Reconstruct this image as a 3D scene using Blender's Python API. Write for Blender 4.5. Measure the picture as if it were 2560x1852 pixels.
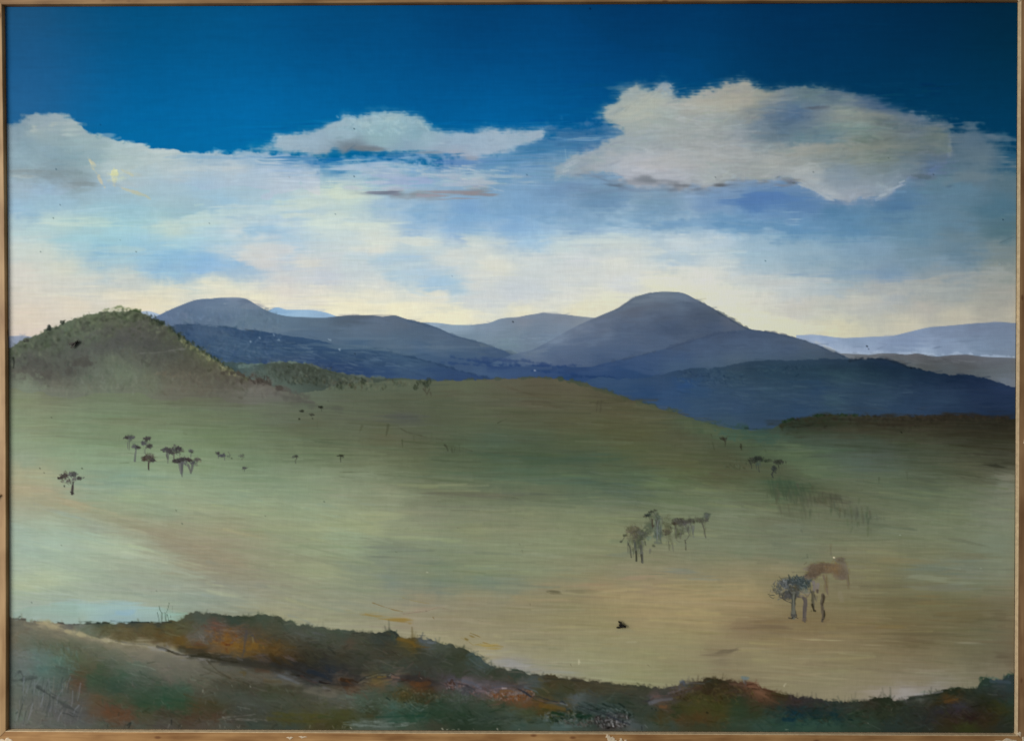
import bpy, math, random
import numpy as np
from mathutils import Vector

random.seed(7)
rng = np.random.RandomState(11)
scene = bpy.context.scene
for o in list(bpy.data.objects):
    bpy.data.objects.remove(o, do_unlink=True)

# ------------------------------------------------------------------ camera
cam_data = bpy.data.cameras.new("camera")
cam = bpy.data.objects.new("camera", cam_data)
scene.collection.objects.link(cam)
cam.location = (0.009921, -0.733305, 0.003859)
cam.rotation_euler = (1.563502, 0.0, 0.008496)
cam_data.lens = 26.0
cam_data.sensor_width = 36.0
cam_data.clip_start = 0.01
cam_data.clip_end = 50.0
scene.camera = cam

# ------------------------------------------------------------------ light
# the painting hangs indoors: one large window to the left, dim room all round
world = bpy.data.worlds.new("World")
scene.world = world
world.use_nodes = True
bg = world.node_tree.nodes["Background"]
bg.inputs[0].default_value = (0.93, 0.97, 1.0, 1)
bg.inputs[1].default_value = 0.33
ld = bpy.data.lights.new("window_light", 'AREA')
ld.shape = 'RECTANGLE'
ld.size = 0.9
ld.size_y = 1.3
ld.energy = 34.0
ld.color = (1.0, 0.985, 0.95)
lo = bpy.data.objects.new("window_light", ld)
scene.collection.objects.link(lo)
lo.location = (-1.50, -1.02, 0.16)
lo.rotation_euler = (Vector((0.1, 0, 0)) - Vector(lo.location)).to_track_quat('-Z', 'Y').to_euler()
vs = scene.view_settings
vs.view_transform = 'Standard'
vs.look = 'None'
vs.exposure = 0.0
vs.gamma = 1.0
scene.render.resolution_x = 1024
scene.render.resolution_y = 740

# ------------------------------------------------------------------ helpers
def tag(o, label=None, cat=None, group=None, kind=None):
    if label: o["label"] = label
    if cat: o["category"] = cat
    if group: o["group"] = group
    if kind: o["kind"] = kind
    return o

def link(o, parent=None):
    scene.collection.objects.link(o)
    if parent is not None:
        o.parent = parent
    return o

def mesh_obj(name, verts, faces, mat, parent=None, smooth=False):
    me = bpy.data.meshes.new(name)
    me.from_pydata(verts, [], faces)
    me.update()
    me.materials.append(mat)
    if smooth:
        me.polygons.foreach_set("use_smooth", [True] * len(me.polygons))
    return link(bpy.data.objects.new(name, me), parent)

def nodes_of(mat):
    mat.use_nodes = True
    nt = mat.node_tree
    return nt, nt.nodes, nt.links, nt.nodes["Principled BSDF"]

# ------------------------------------------------------------------ the picture's own coordinates
# plane (x, z in metres) -> drawing units (2560 across), used only to lay out the painted picture
HM = np.array([[2506.163186669932, -12.732544865290834, 1270.6953720385106],
               [-10.572312865242152, -2530.2248815502708, 922.2423447967938],
               [-0.011584169058871129, -0.009946049613450752, 1.0]])
HI = np.linalg.inv(HM)
PW, PH = 1.0, 0.7187

def to_plane(px, py):
    q = HI @ np.array([px, py, 1.0])
    return q[0] / q[2], q[1] / q[2]

NX, NY = 1270, 913                      # paint relief grid
gx = np.linspace(-PW / 2, PW / 2, NX)
gz = np.linspace(PH / 2, -PH / 2, NY)
GX, GZ = np.meshgrid(gx, gz)
den = HM[2, 0] * GX + HM[2, 1] * GZ + 1.0
X = ((HM[0, 0] * GX + HM[0, 1] * GZ + HM[0, 2]) / den).astype(np.float32)
Y = ((HM[1, 0] * GX + HM[1, 1] * GZ + HM[1, 2]) / den).astype(np.float32)
STEP = 2.0
C = np.zeros((NY, NX, 3), np.float32)    # paint colour, display values 0..255
L = np.zeros((NY, NX), np.int32)         # which painted thing a dab belongs to
RL = np.zeros((NY, NX), np.float32)      # paint thickness

# ------------------------------------------------------------------ noise
_lat = rng.rand(256, 256).astype(np.float32)
def vn(x, y, s=0):
    x = x + s * 37.17; y = y + s * 91.31
    xi = np.floor(x).astype(np.int32); yi = np.floor(y).astype(np.int32)
    fx = (x - xi); fy = (y - yi)
    fx = fx * fx * (3 - 2 * fx); fy = fy * fy * (3 - 2 * fy)
    x0 = xi & 255; x1 = (xi + 1) & 255; y0 = yi & 255; y1 = (yi + 1) & 255
    a = _lat[y0, x0] * (1 - fx) + _lat[y0, x1] * fx
    b = _lat[y1, x0] * (1 - fx) + _lat[y1, x1] * fx
    return a * (1 - fy) + b * fy
def rotxy(x, y, deg):
    c, s = math.cos(math.radians(deg)), math.sin(math.radians(deg))
    return x * c + y * s, -x * s + y * c
def streak(deg, lx, ly, s):
    u, v = rotxy(X, Y, deg)
    v = v + 6 * vn(X / 130, Y / 90, s + 3)
    n = .45 * vn(u / lx, v / ly, s) + .33 * vn(u / (lx * .5), v / (ly * .55), s + 1) + .22 * vn(u / (lx * 2), v / (ly * 1.9), s + 2)
    return np.clip((n - .5) * 1.7 + .5, 0, 1)
SH = streak(0, 80, 6, 1)
SD = streak(13, 75, 6, 5)
SU = streak(-12, 60, 6, 9)
SV = streak(80, 26, 5, 13)
BL = np.clip((.5 * vn(X / 16, Y / 13, 20) + .3 * vn(X / 8, Y / 7, 21) + .2 * vn(X / 4.5, Y / 4.5, 22) - .5) * 2 + .5, 0, 1)
BB = np.clip((.6 * vn(X / 85, Y / 50, 24) + .4 * vn(X / 40, Y / 26, 25) - .5) * 1.7 + .5, 0, 1)
PF = np.clip((.40 * vn(X / 62, Y / 24, 70) + .28 * vn(X / 30, Y / 11, 71) + .17 * vn(X / 14, Y / 5.5, 72) + .15 * SH - .5) * 1.7 + .5, 0, 1)
NF = {'P': PF, 'H': SH, 'D': SD, 'U': SU, 'V': SV, 'B': BL, 'L': BB}
def ss(t):
    t = np.clip(t, 0, 1)
    return t * t * (3 - 2 * t)

# ------------------------------------------------------------------ painting tools
PARTS = ['none']
CUR = [0]
def part(name, label=None):
    PARTS.append((name, label)); CUR[0] = len(PARTS) - 1
TO = [0.0, 0.0, 1.0]
def T(ox=0, oy=0, s=1.0):
    TO[0], TO[1], TO[2] = ox, oy, s
def tp(x, y):
    return TO[0] + x / TO[2], TO[1] + y / TO[2]
def box(x0, y0, x1, y1, m=4):
    a, b = HI @ np.array([(x0 + x1) / 2, y0, 1]), HI @ np.array([(x0 + x1) / 2, y1, 1])
    i0 = int((PH / 2 - a[1] / a[2]) / PH * (NY - 1)) - 8 - int(m / STEP)
    i1 = int((PH / 2 - b[1] / b[2]) / PH * (NY - 1)) + 8 + int(m / STEP)
    a, b = HI @ np.array([x0, (y0 + y1) / 2, 1]), HI @ np.array([x1, (y0 + y1) / 2, 1])
    j0 = int((a[0] / a[2] + PW / 2) / PW * (NX - 1)) - 8 - int(m / STEP)
    j1 = int((b[0] / b[2] + PW / 2) / PW * (NX - 1)) + 8 + int(m / STEP)
    return slice(max(i0, 0), max(min(i1, NY), 0)), slice(max(j0, 0), max(min(j1, NX), 0))
def put(sl, a, col, relief=0.0, own=None):
    if a.size == 0: return
    col = np.asarray(col, np.float32)
    C[sl] = C[sl] * (1 - a[..., None]) + col * a[..., None]
    if relief: RL[sl] += a * relief
    if own is not None:
        Ls = L[sl]; Ls[a > own] = CUR[0]; L[sl] = Ls
def dab(x, y, rx, ry, col, a=.6, ang=0, soft=.7, tex=.5, f='H', relief=0, own=None):
    x, y = tp(x, y); rx /= TO[2]; ry /= TO[2]
    r = max(rx, ry) * 1.5 if ang else 0
    sl = box(x - max(rx * 1.5, r), y - max(ry * 1.5, r), x + max(rx * 1.5, r), y + max(ry * 1.5, r))
    u, v = rotxy(X[sl] - x, Y[sl] - y, ang)
    t = 1 - np.sqrt((u / rx) ** 2 + (v / ry) ** 2) + tex * (NF[f][sl] - .5) * 1.6
    put(sl, a * ss(t / soft), col, relief, own)
def line(pts, w, col, a=.9, w2=None, soft=1.3, relief=0, own=.4, tex=0, f='B'):
    pts = [tp(*p) for p in pts]; w = w / TO[2] / 2; w2 = w if w2 is None else w2 / TO[2] / 2
    soft = max(soft / TO[2] * 1.7, 1.1); tex = tex / TO[2] * 2.2
    xs = [p[0] for p in pts]; ys = [p[1] for p in pts]; m = max(w, w2) + 4 + tex
    sl = box(min(xs) - m, min(ys) - m, max(xs) + m, max(ys) + m, 0)
    XX, YY = X[sl], Y[sl]
    if XX.size == 0: return
    best = np.full(XX.shape, -99., np.float32); n = len(pts) - 1
    for i in range(n):
        (ax, ay), (bx, by) = pts[i], pts[i + 1]
        dx, dy = bx - ax, by - ay; l2 = dx * dx + dy * dy + 1e-6
        t = np.clip(((XX - ax) * dx + (YY - ay) * dy) / l2, 0, 1)
        d = np.hypot(XX - ax - t * dx, YY - ay - t * dy)
        ww = w + (w2 - w) * (i + t) / n
        best = np.maximum(best, ww - d)
    if tex: best = best + tex * (NF[f][sl] - .5)
    put(sl, a * ss((best + soft) / (2 * soft)), col, relief, own)
def sdist(sl, P):
    XX, YY = X[sl], Y[sl]
    d = np.full(XX.shape, 1e9, np.float32); ins = np.zeros(XX.shape, bool)
    for i in range(len(P)):
        ax, ay = P[i - 1]; bx, by = P[i]
        dx, dy = bx - ax, by - ay; l2 = dx * dx + dy * dy + 1e-6
        t = np.clip(((XX - ax) * dx + (YY - ay) * dy) / l2, 0, 1)
        d = np.minimum(d, np.hypot(XX - ax - t * dx, YY - ay - t * dy))
        c = ((ay > YY) != (by > YY)) & (XX < dx * (YY - ay) / (dy + 1e-9) + ax)
        ins ^= c
    return np.where(ins, d, -d)
def field(cp, sx=.62, p=3.0, wx=22, wy=7, sl=(slice(None), slice(None)), st='H', eps=90.0):
    """smooth colour field through control points, looked up through brush-like warping"""
    cp = np.array([(x, y, *c) for x, y, c in cp], np.float64)
    qx = np.arange(0, 2600, 10.0); qy = np.arange(0, 1880, 10.0)
    QX, QY = np.meshgrid(qx, qy)
    W = np.zeros(QX.shape); F = np.zeros(QX.shape + (3,))
    for x, y, r, g, b in cp:
        w = 1.0 / (((QX - x) * sx) ** 2 + (QY - y) ** 2 + eps) ** (p / 2)
        W += w; F += w[..., None] * np.array([r, g, b])
    F /= W[..., None]
    xx = X[sl] + wx * 2 * (BB[sl] - .5) + wx * 1.4 * (NF[st][sl] - .5)
    yy = Y[sl] + wy * 2 * (NF[st][sl] - .5) + wy * (BL[sl] - .5)
    u = np.clip(xx / 10, 0, 258.99); v = np.clip(yy / 10, 0, 186.99)
    i = v.astype(int); j = u.astype(int); fu = (u - j)[..., None]; fv = (v - i)[..., None]
    return (F[i, j] * (1 - fu) + F[i, j + 1] * fu) * (1 - fv) + (F[i + 1, j] * (1 - fu) + F[i + 1, j + 1] * fu) * fv
def ridge(pts, cp, soft=2.0, rough=0, rf='B', a=1.0, x0=None, x1=None, relief=0, bottom=None, bw=20, **kw):
    xs = [p[0] for p in pts]; ys = [p[1] for p in pts]
    q = np.arange(xs[0] - 60, xs[-1] + 60, 2.0)
    r = np.interp(q, xs, ys); k = np.hanning(15); k /= k.sum()
    r = np.convolve(np.pad(r, 7, 'edge'), k, 'valid')
    xx0 = xs[0] if x0 is None else x0; xx1 = xs[-1] if x1 is None else x1
    yb = 1852 if bottom is None else bottom
    sl = box(xx0, min(ys) - 12, xx1, yb, 0)
    XX, YY = X[sl], Y[sl]
    sft = soft if len(pts[0]) == 2 else np.interp(XX, xs, [p[2] for p in pts])
    rg = rough if len(pts[0]) == 2 else rough * np.clip(sft / 26, .35, 1.4)
    d = YY - np.interp(XX, q, r) + rg * (NF[rf][sl] - .5) + (0 if len(pts[0]) == 2 else .5 * rg * (BL[sl] - .5))
    m = ss(d / sft + .5) * a * (XX >= xx0) * (XX <= xx1)
    if bottom is not None: m = m * ss((bottom - YY) / bw)
    put(sl, m, field(cp, sl=sl, **kw), relief, .5)
def cloud(P, cp, soft=26, rough=26, a=.95, relief=.1, fade=None, **kw):
    """a cloud laid in with a dry brush: soft scumbled rim, denser body; fade = [(x, opacity)...]"""
    xs = [p[0] for p in P]; ys = [p[1] for p in P]
    sl = box(min(xs) - 60, min(ys) - 50, max(xs) + 60, max(ys) + 50)
    XX, YY = X[sl], Y[sl]
    puff = .5 * vn(XX / 30, YY / 24, 60) + .3 * vn(XX / 14, YY / 11, 61) + .2 * vn(XX / 7, YY / 5, 62)
    brush = .55 * vn(XX / 46, YY / 3.0, 63) + .25 * vn(XX / 20, YY / 2.2, 64) + .2 * BL[sl]
    F = field(cp, sl=sl, **kw)
    d = sdist(sl, P) + rough * (puff - .5) * 2
    op = 1.0 if fade is None else np.interp(XX, [f[0] for f in fade], [f[1] for f in fade])
    m0 = np.clip(d / (soft * 2.4) + .52, 0, 1)
    put(sl, .55 * a * op * ss(m0) * (.35 + .65 * ss((brush - .32) * 3)), F, 0, 2)
    m = np.clip(d / soft + .35, 0, 1)
    m = ss(m + 4 * m * (1 - m) * (brush - .5) * .5)
    put(sl, a * op * m, F, relief, .5)
def smear(n, y0, y1, x0=20, x1=2540, ang=0, ln=(30, 110), w=(3, 6), a=.45, jit=9, vary=6):
    """brush strokes that drag neighbouring paint along, staying within their own painted thing"""
    for _ in range(n):
        x = rng.uniform(x0, x1); y = rng.uniform(y0, y1)
        j = min(max(int((x - 17) / 2523 * NX), 0), NX - 1); i = min(max(int((y - 14) / 1812 * NY), 0), NY - 1)
        jj = min(max(j + int(rng.normal(0, 3)), 0), NX - 1); ii = min(max(i + int(rng.normal(0, jit / 2)), 0), NY - 1)
        if L[ii, jj] != L[i, j]: continue
        col = C[ii, jj] + rng.normal(0, vary) + rng.normal(0, vary * .4, 3)
        le = rng.uniform(*ln) / 2; aa = math.radians(ang + rng.normal(0, 3)); ww = rng.uniform(*w) / 2
        dx, dy = math.cos(aa) * le, math.sin(aa) * le
        sl = box(x - abs(dx) - 4, y - abs(dy) - 4, x + abs(dx) + 4, y + abs(dy) + 4, 0)
        if X[sl].size == 0: continue
        u, v = rotxy(X[sl] - x, Y[sl] - y, math.degrees(aa))
        t = (1 - (np.abs(u) / le) ** 2) ; t2 = ww - np.abs(v)
        m = a * ss(t * 1.5) * ss((t2 + 1.2) / 2.4) * (L[sl] == L[i, j]) * (.55 + .45 * SH[sl])
        put(sl, m, col, 0.25)
def work(n, x0, x1, y0, y1, ln=(5, 14), w=(2, 4), ang=0, da=90, a=.4, vary=10, jit=6, only=None, dens=None):
    """many small dabs in the paint's own local colours, a little lighter or darker"""
    for _ in range(n):
        x = rng.uniform(x0, x1); y = rng.uniform(y0, y1)
        j = min(max(int((x - 17 + rng.normal(0, jit)) / 2523 * NX), 0), NX - 1); i = min(max(int((y - 14 + rng.normal(0, jit)) / 1812 * NY), 0), NY - 1)
        j0 = min(max(int((x - 17) / 2523 * NX), 0), NX - 1); i0 = min(max(int((y - 14) / 1812 * NY), 0), NY - 1)
        if L[i, j] != L[i0, j0] or (only is not None and PARTS[L[i, j]][0] != only): continue
        c = C[i, j] + rng.normal(0, vary) + rng.normal(0, vary * .3, 3)
        aa = math.radians(ang + rng.uniform(-da, da)); l = rng.uniform(*ln) / 2
        line([(x - l * math.cos(aa), y - l * math.sin(aa)), (x, y + rng.normal(0, 1)), (x + l * math.cos(aa), y + l * math.sin(aa))], rng.uniform(*w), c, a * rng.uniform(.5, 1), own=2, soft=1.3, relief=.3)
def scatter(x, y, rx, ry, n, col, ln=6, w=3, ang=0, da=90, a=.6, vary=10, own=.45, gauss=False, relief=.3):
    for _ in range(n):
        if gauss:
            px, py = x + rng.normal(0, rx * .5), y + rng.normal(0, ry * .5)
        else:
            r, t = math.sqrt(rng.rand()), rng.uniform(0, 6.283)
            px, py = x + rx * r * math.cos(t), y + ry * r * math.sin(t)
        aa = math.radians(ang + rng.uniform(-da, da)); l = ln * rng.uniform(.5, 1.2) / 2
        c = col[rng.randint(len(col))] if isinstance(col, list) else col
        c = np.array(c, float) + rng.normal(0, vary) 
        line([(px - l * math.cos(aa), py - l * math.sin(aa)), (px + l * math.cos(aa), py + l * math.sin(aa))],
             w * rng.uniform(.6, 1.2), c, a * rng.uniform(.6, 1), own=own, soft=1.2, relief=relief)


CL = ('painted_cloud',); HI_ = ('painted_hill', 'painted_mountain', 'painted_valley'); ME = ('painted_meadow',); BK = ('painted_bank',); SK = ('painted_sky',)
CORR = [
 (1750, 380, 260, 90, (-8, -8, -14), CL), (2150, 400, 220, 90, (-14, -10, -20), CL),
 (1680, 270, 200, 60, (7, 7, 4), CL), (330, 1715, 150, 50, (9, -4, 2), BK), (2400, 1800, 90, 40, (6, -8, 4), BK), (2100, 925, 400, 34, (-8, -6, -12), HI_), (1000, 335, 380, 60, (-14, -6, -6), CL), (300, 400, 400, 110, (-8, 3, -4), CL), (700, 480, 700, 140, (-7, 2, -3), SK), (300, 560, 300, 80, (-4, 3, 0), SK), (900, 1330, 1300, 220, (2, 5, -1), ME), (150, 1400, 200, 130, (2, 6, 6), ME), (1700, 1540, 600, 150, (1, -1, -7), ME), (2350, 1450, 300, 250, (-5, 0, -4), ME), (240, 1525, 300, 40, (-2, 3, -8), ('painted_lake',)), (1300, 1170, 500, 70, (3, 0, -5), ME), (2480, 1640, 140, 150, (-8, 0, 0), ME),
 (800, 880, 420, 80, (4, 7, 0), HI_), (250, 620, 320, 130, (-3, 2, -4), SK), (2150, 980, 420, 90, (-6, -6, -9), HI_), (650, 790, 260, 40, (3, 6, 2), HI_),
 (1500, 1130, 1000, 160, (-2, 2, 0), ME), (300, 1130, 400, 160, (-2, 4, -4), ME), (200, 1290, 200, 50, (4, 8, 4), ME), (1700, 1520, 500, 120, (4, 0, -2), ME),
 (280, 860, 260, 90, (-8, -11, -5), HI_), (740, 930, 150, 40, (-2, -10, -8), HI_),
 (1400, 560, 700, 60, (-8, 0, 6), SK), (1900, 620, 300, 60, (-6, 0, 4), SK), (350, 600, 300, 60, (-4, 0, 4), SK),
 (250, 1690, 380, 100, (-9, 2, 2), BK), (1120, 1440, 180, 50, (6, 2, -10), ME), (60, 1080, 110, 130, (5, -4, -6), ME), (280, 880, 260, 90, (-3, 2, -1), HI_),
]
# ================================================================== the painted picture
# --- sky
part('painted_sky', 'deep blue upper sky paling to cream above the hills')
L[:] = CUR[0]
sky = [(60,30,(38,80,115)),(250,30,(8,76,118)),(400,30,(0,75,118)),(850,30,(0,68,112)),(1200,30,(0,55,98)),(1600,30,(0,48,92)),(2000,30,(0,42,80)),(2300,30,(0,38,70)),(2520,30,(0,34,54)),
(60,120,(32,84,128)),(400,120,(0,82,130)),(850,120,(0,72,122)),(1200,120,(0,62,110)),(1600,120,(0,56,102)),(2000,120,(0,48,88)),(2300,120,(0,44,78)),(2520,120,(0,42,62)),
(60,210,(34,92,142)),(400,210,(0,94,150)),(850,210,(0,90,145)),(1200,210,(0,80,135)),(1500,210,(0,70,125)),(1700,200,(0,75,122)),(2000,200,(0,56,94)),(2300,220,(0,52,88)),(2520,220,(0,50,78)),
(60,265,(50,100,145)),(300,290,(8,102,160)),(600,290,(0,103,165)),(850,280,(0,102,162)),(1200,290,(0,98,156)),(1450,280,(2,94,152)),(2300,260,(0,62,100)),(2520,290,(0,62,98)),
(350,345,(4,108,168)),(550,350,(0,110,172)),(650,320,(0,108,170)),(1240,310,(0,104,168))]
put((slice(None), slice(None)), np.ones((NY, NX), np.float32), field(sky, wx=6, wy=3, p=3.0, eps=9000.0))
# pale lower sky with its ragged upper edge
part('painted_cloud', 'long pale cloud bank spreading from the left edge above the horizon')
low = [(23,312,16),(49,300,14),(76,288,12),(110,282,12),(144,281,12),(174,288,12),(200,305,9),(214,326,9),(240,336,12),(265,338,12),(288,352,8),(322,356,8),(353,360,8),(379,373,7),(440,371,6),(463,383,8),
(531,380,10),(622,380,14),(700,394,26),(780,402,30),(900,400,40),(1000,400,40),(1115,395,30),(1200,380,30),(1300,350,50),(1380,322,50),(1480,318,40),(1540,320,40),(1800,330,30),(2100,300,30),(2250,300,30),(2380,318,40),(2450,335,60),(2540,372,60)]
lowc = [(45,320,(128,148,165)),(110,296,(148,164,176)),(80,325,(158,170,176)),(175,310,(160,174,180)),(150,340,(150,165,176)),(60,360,(135,155,172)),(230,350,(158,172,182)),(300,375,(178,188,196)),(400,390,(188,192,200)),(520,400,(168,182,204)),(640,400,(152,176,205)),(720,400,(120,158,200)),(800,410,(70,128,182)),(850,415,(60,122,178)),(960,400,(70,125,180)),
(60,400,(148,168,185)),(150,400,(140,158,176)),(230,395,(150,165,180)),(330,400,(180,188,196)),(450,420,(188,194,206)),(600,420,(186,192,206)),(700,415,(176,188,208)),
(60,430,(148,160,170)),(150,435,(140,150,165)),(200,455,(145,155,168)),(300,430,(186,192,200)),(45,460,(160,178,195)),(120,480,(155,178,206)),(250,475,(162,180,206)),(400,465,(172,188,208)),(500,470,(166,186,212)),(620,460,(172,188,210)),(700,450,(185,196,212)),(780,440,(190,200,212)),(800,480,(205,210,210)),
(880,430,(150,178,205)),(1000,420,(110,152,200)),(1150,405,(110,140,185)),(1250,400,(92,140,182)),(1340,370,(60,118,165)),(1420,350,(58,112,158)),(1480,330,(55,108,155)),(1380,410,(115,150,180)),(1300,430,(120,155,190)),
(60,520,(155,180,208)),(150,515,(158,180,208)),(300,520,(165,188,212)),(450,525,(165,182,200)),(560,510,(165,188,215)),(700,520,(178,198,215)),(760,500,(195,205,212)),(880,490,(205,212,205)),(980,510,(165,182,208)),(1060,500,(155,175,205)),(1150,520,(130,158,202)),(1300,500,(128,160,198)),(1380,480,(118,148,185)),(1500,500,(112,142,172)),(1650,510,(120,148,172)),(1780,500,(118,145,180)),
(1900,510,(88,122,172)),(2000,510,(92,125,168)),(2100,530,(85,125,158)),(2250,520,(80,118,152)),(2400,470,(92,125,145)),(2440,440,(95,118,132)),(2450,390,(80,105,120)),(2420,350,(62,90,110)),(2520,400,(35,82,110)),(2520,450,(85,112,125)),(2500,520,(75,110,128)),
(60,580,(185,200,210)),(150,545,(195,205,208)),(250,560,(180,196,208)),(320,575,(178,200,216)),(420,570,(205,208,205)),(520,575,(190,204,216)),(620,590,(212,208,212)),(700,570,(195,200,218)),(820,560,(210,215,212)),(930,580,(215,215,208)),(1030,560,(160,182,210)),(1150,570,(150,175,208)),(1280,570,(142,170,205)),(1320,600,(168,195,215)),(1450,560,(145,170,195)),(1550,560,(170,190,205)),(1700,560,(155,178,195)),(1850,560,(130,165,192)),(2000,570,(110,148,180)),(2150,570,(95,135,165)),(2280,580,(105,138,158)),(2400,580,(98,125,140)),(2520,570,(82,112,122)),
(60,620,(205,208,205)),(100,635,(205,206,202)),(180,610,(175,196,212)),(260,630,(150,182,214)),(350,620,(165,192,216)),(430,620,(175,200,216)),(560,620,(195,205,215)),(620,640,(205,206,212)),(720,620,(180,200,218)),(850,620,(205,212,212)),(950,620,(222,220,208)),(1080,610,(208,214,210)),(1200,615,(212,215,208)),(1400,620,(200,210,208)),(1550,615,(198,206,206)),(1700,600,(205,210,208)),(1800,600,(190,200,205)),(1900,610,(160,180,192)),(2000,620,(150,172,185)),(2150,620,(128,155,175)),(2280,640,(115,142,158)),(2400,640,(100,128,145)),(2520,640,(115,130,132)),
(60,680,(212,206,198)),(160,670,(212,208,198)),(280,665,(178,195,208)),(400,650,(140,178,218)),(500,655,(135,175,218)),(590,655,(148,184,218)),(660,650,(210,206,206)),(720,660,(190,202,214)),(800,665,(205,208,208)),(880,650,(195,208,212)),(980,650,(180,202,215)),(1060,650,(178,200,215)),(1150,650,(205,212,208)),(1230,660,(218,218,205)),(1330,650,(205,212,210)),(1440,650,(205,210,210)),(1540,650,(215,216,205)),(1680,650,(182,198,208)),(1800,660,(202,208,205)),(1900,660,(165,185,195)),(2000,670,(150,172,185)),(2120,670,(140,165,180)),(2220,680,(125,150,172)),(2350,680,(135,150,158)),(2500,680,(140,148,142)),
(60,740,(214,206,194)),(200,720,(208,206,200)),(330,690,(200,202,200)),(430,680,(150,186,216)),(600,680,(165,190,212)),(700,690,(206,205,205)),(820,690,(195,202,212)),(900,680,(198,208,212)),(1000,690,(175,200,214)),(1090,700,(165,195,216)),(1130,720,(170,198,215)),(950,710,(210,214,210)),(1180,700,(212,214,208)),(1300,720,(198,206,210)),(1420,700,(208,212,208)),(1550,710,(205,210,210)),(1750,700,(215,216,208)),(1850,690,(195,204,205)),(1950,720,(190,198,198)),(2050,720,(172,185,190)),(2200,720,(165,172,175)),(2350,720,(155,162,160)),(2500,740,(155,156,148)),
(60,800,(216,204,186)),(180,770,(218,208,190)),(300,750,(222,212,195)),(420,725,(222,218,200)),(550,715,(226,222,202)),(700,730,(222,216,205)),(800,740,(225,220,205)),(950,740,(226,224,205)),(1080,740,(224,222,206)),(1200,740,(205,210,210)),(1300,750,(200,206,210)),(1420,745,(214,216,208)),(1500,760,(222,220,195)),(1750,730,(226,224,195)),(1820,740,(215,216,200)),(1900,760,(210,210,198)),(2000,770,(196,195,188)),(2150,750,(182,184,178)),(2300,770,(176,174,165)),(2500,780,(166,164,152)),
(350,770,(226,215,190)),(640,760,(232,226,200)),(850,775,(234,228,200)),(1000,785,(236,230,196)),(1150,800,(232,226,196)),(1300,780,(228,224,196)),(1450,775,(224,220,192)),(1650,718,(226,224,195)),(1850,800,(230,226,192)),(1950,825,(222,218,185)),(2100,830,(208,204,176)),(2250,815,(196,192,172)),(2400,795,(186,182,164)),(2520,790,(175,172,156)),(60,835,(216,202,188)),(1100,806,(234,228,196)),(900,783,(232,226,196)),(560,735,(228,222,200)),(400,760,(226,218,192))]
ridge(low, lowc, rough=34, rf='P', st='P', wx=18, wy=9, p=3.2, eps=120.0, x0=0, x1=2600, relief=.2)
part('painted_sky', 'pale streaked lower sky')
L[(Y > 470 + 60 * (BB - .5)) | ((X > 800) & (L == CUR[0] - 1))] = CUR[0]
# cloud streaks and blue openings of the lower sky
BLU = [(450,650,150,34,(150,184,216),.85),(520,662,90,22,(148,184,220),.7),(330,655,80,20,(168,194,214),.6),(660,575,70,22,(162,188,214),.8),(300,520,150,26,(162,186,208),.6),(110,500,80,30,(160,184,204),.6),(420,525,130,24,(164,186,204),.5),
  (1090,700,70,26,(164,196,216),.8),(1010,650,100,14,(172,198,214),.6),(900,640,60,14,(184,202,212),.4),(1180,540,230,30,(132,164,200),.6),(1330,520,150,26,(128,158,192),.6),(1250,580,160,16,(150,182,208),.55),(1560,540,180,22,(128,156,180),.6),(1800,560,200,30,(112,146,178),.6),(2050,570,220,34,(100,138,170),.6),(2300,560,160,40,(96,130,152),.5),(2230,660,180,26,(120,148,168),.6),(2020,650,120,22,(140,166,182),.5),(1880,640,70,22,(160,182,194),.5),(1700,640,70,20,(178,194,200),.5),(780,600,90,14,(176,196,214),.5),(560,600,120,12,(176,198,214),.5),(200,600,110,16,(170,194,210),.55),(1440,700,60,20,(192,204,208),.4),(1480,560,120,14,(140,168,190),.4)]
WHT = [(140,548,52,12,(196,206,208),.8),(235,552,50,14,(200,208,208),.75),(420,565,90,10,(204,208,206),.8),(520,555,90,14,(202,208,208),.75),(640,530,110,16,(200,208,212),.7),(760,512,70,18,(208,212,206),.7),(860,480,70,24,(212,214,202),.8),(820,540,90,18,(212,214,206),.7),(620,640,60,20,(212,208,206),.8),(680,625,70,16,(212,208,208),.75),(660,660,50,14,(210,206,206),.7),(560,628,70,8,(200,206,210),.5),
  (900,575,110,16,(216,216,206),.8),(1000,600,160,14,(216,216,206),.75),(930,625,80,12,(220,218,208),.7),(1160,640,80,26,(212,214,208),.7),(1240,670,70,30,(216,216,204),.7),(1200,600,110,12,(208,212,206),.6),(1500,600,170,14,(204,210,204),.75),(1600,625,170,16,(208,212,204),.7),(1760,600,110,14,(200,206,204),.65),(1400,640,120,14,(208,212,208),.5),(1550,680,120,26,(212,214,206),.5),(1740,690,90,24,(214,214,202),.6),(1950,700,120,18,(194,198,194),.5),(2250,720,190,22,(168,172,168),.6),(2420,700,110,22,(156,160,156),.6),(2100,760,160,26,(192,192,180),.5),(90,640,60,10,(206,206,202),.6),(190,700,150,16,(210,208,200),.5),(330,625,80,8,(196,204,206),.5),(60,580,40,18,(190,204,208),.5)]
for x, y, rx, ry, c, a in BLU: dab(x, y, rx * 1.15, ry * 1.15, c, a, f='P', tex=.9, soft=.9)
for x, y, rx, ry, c, a in WHT: dab(x, y, rx * 1.15, ry * 1.1, c, a, rng.uniform(-3, 3), f='P', tex=1.0, soft=.8)
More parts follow.
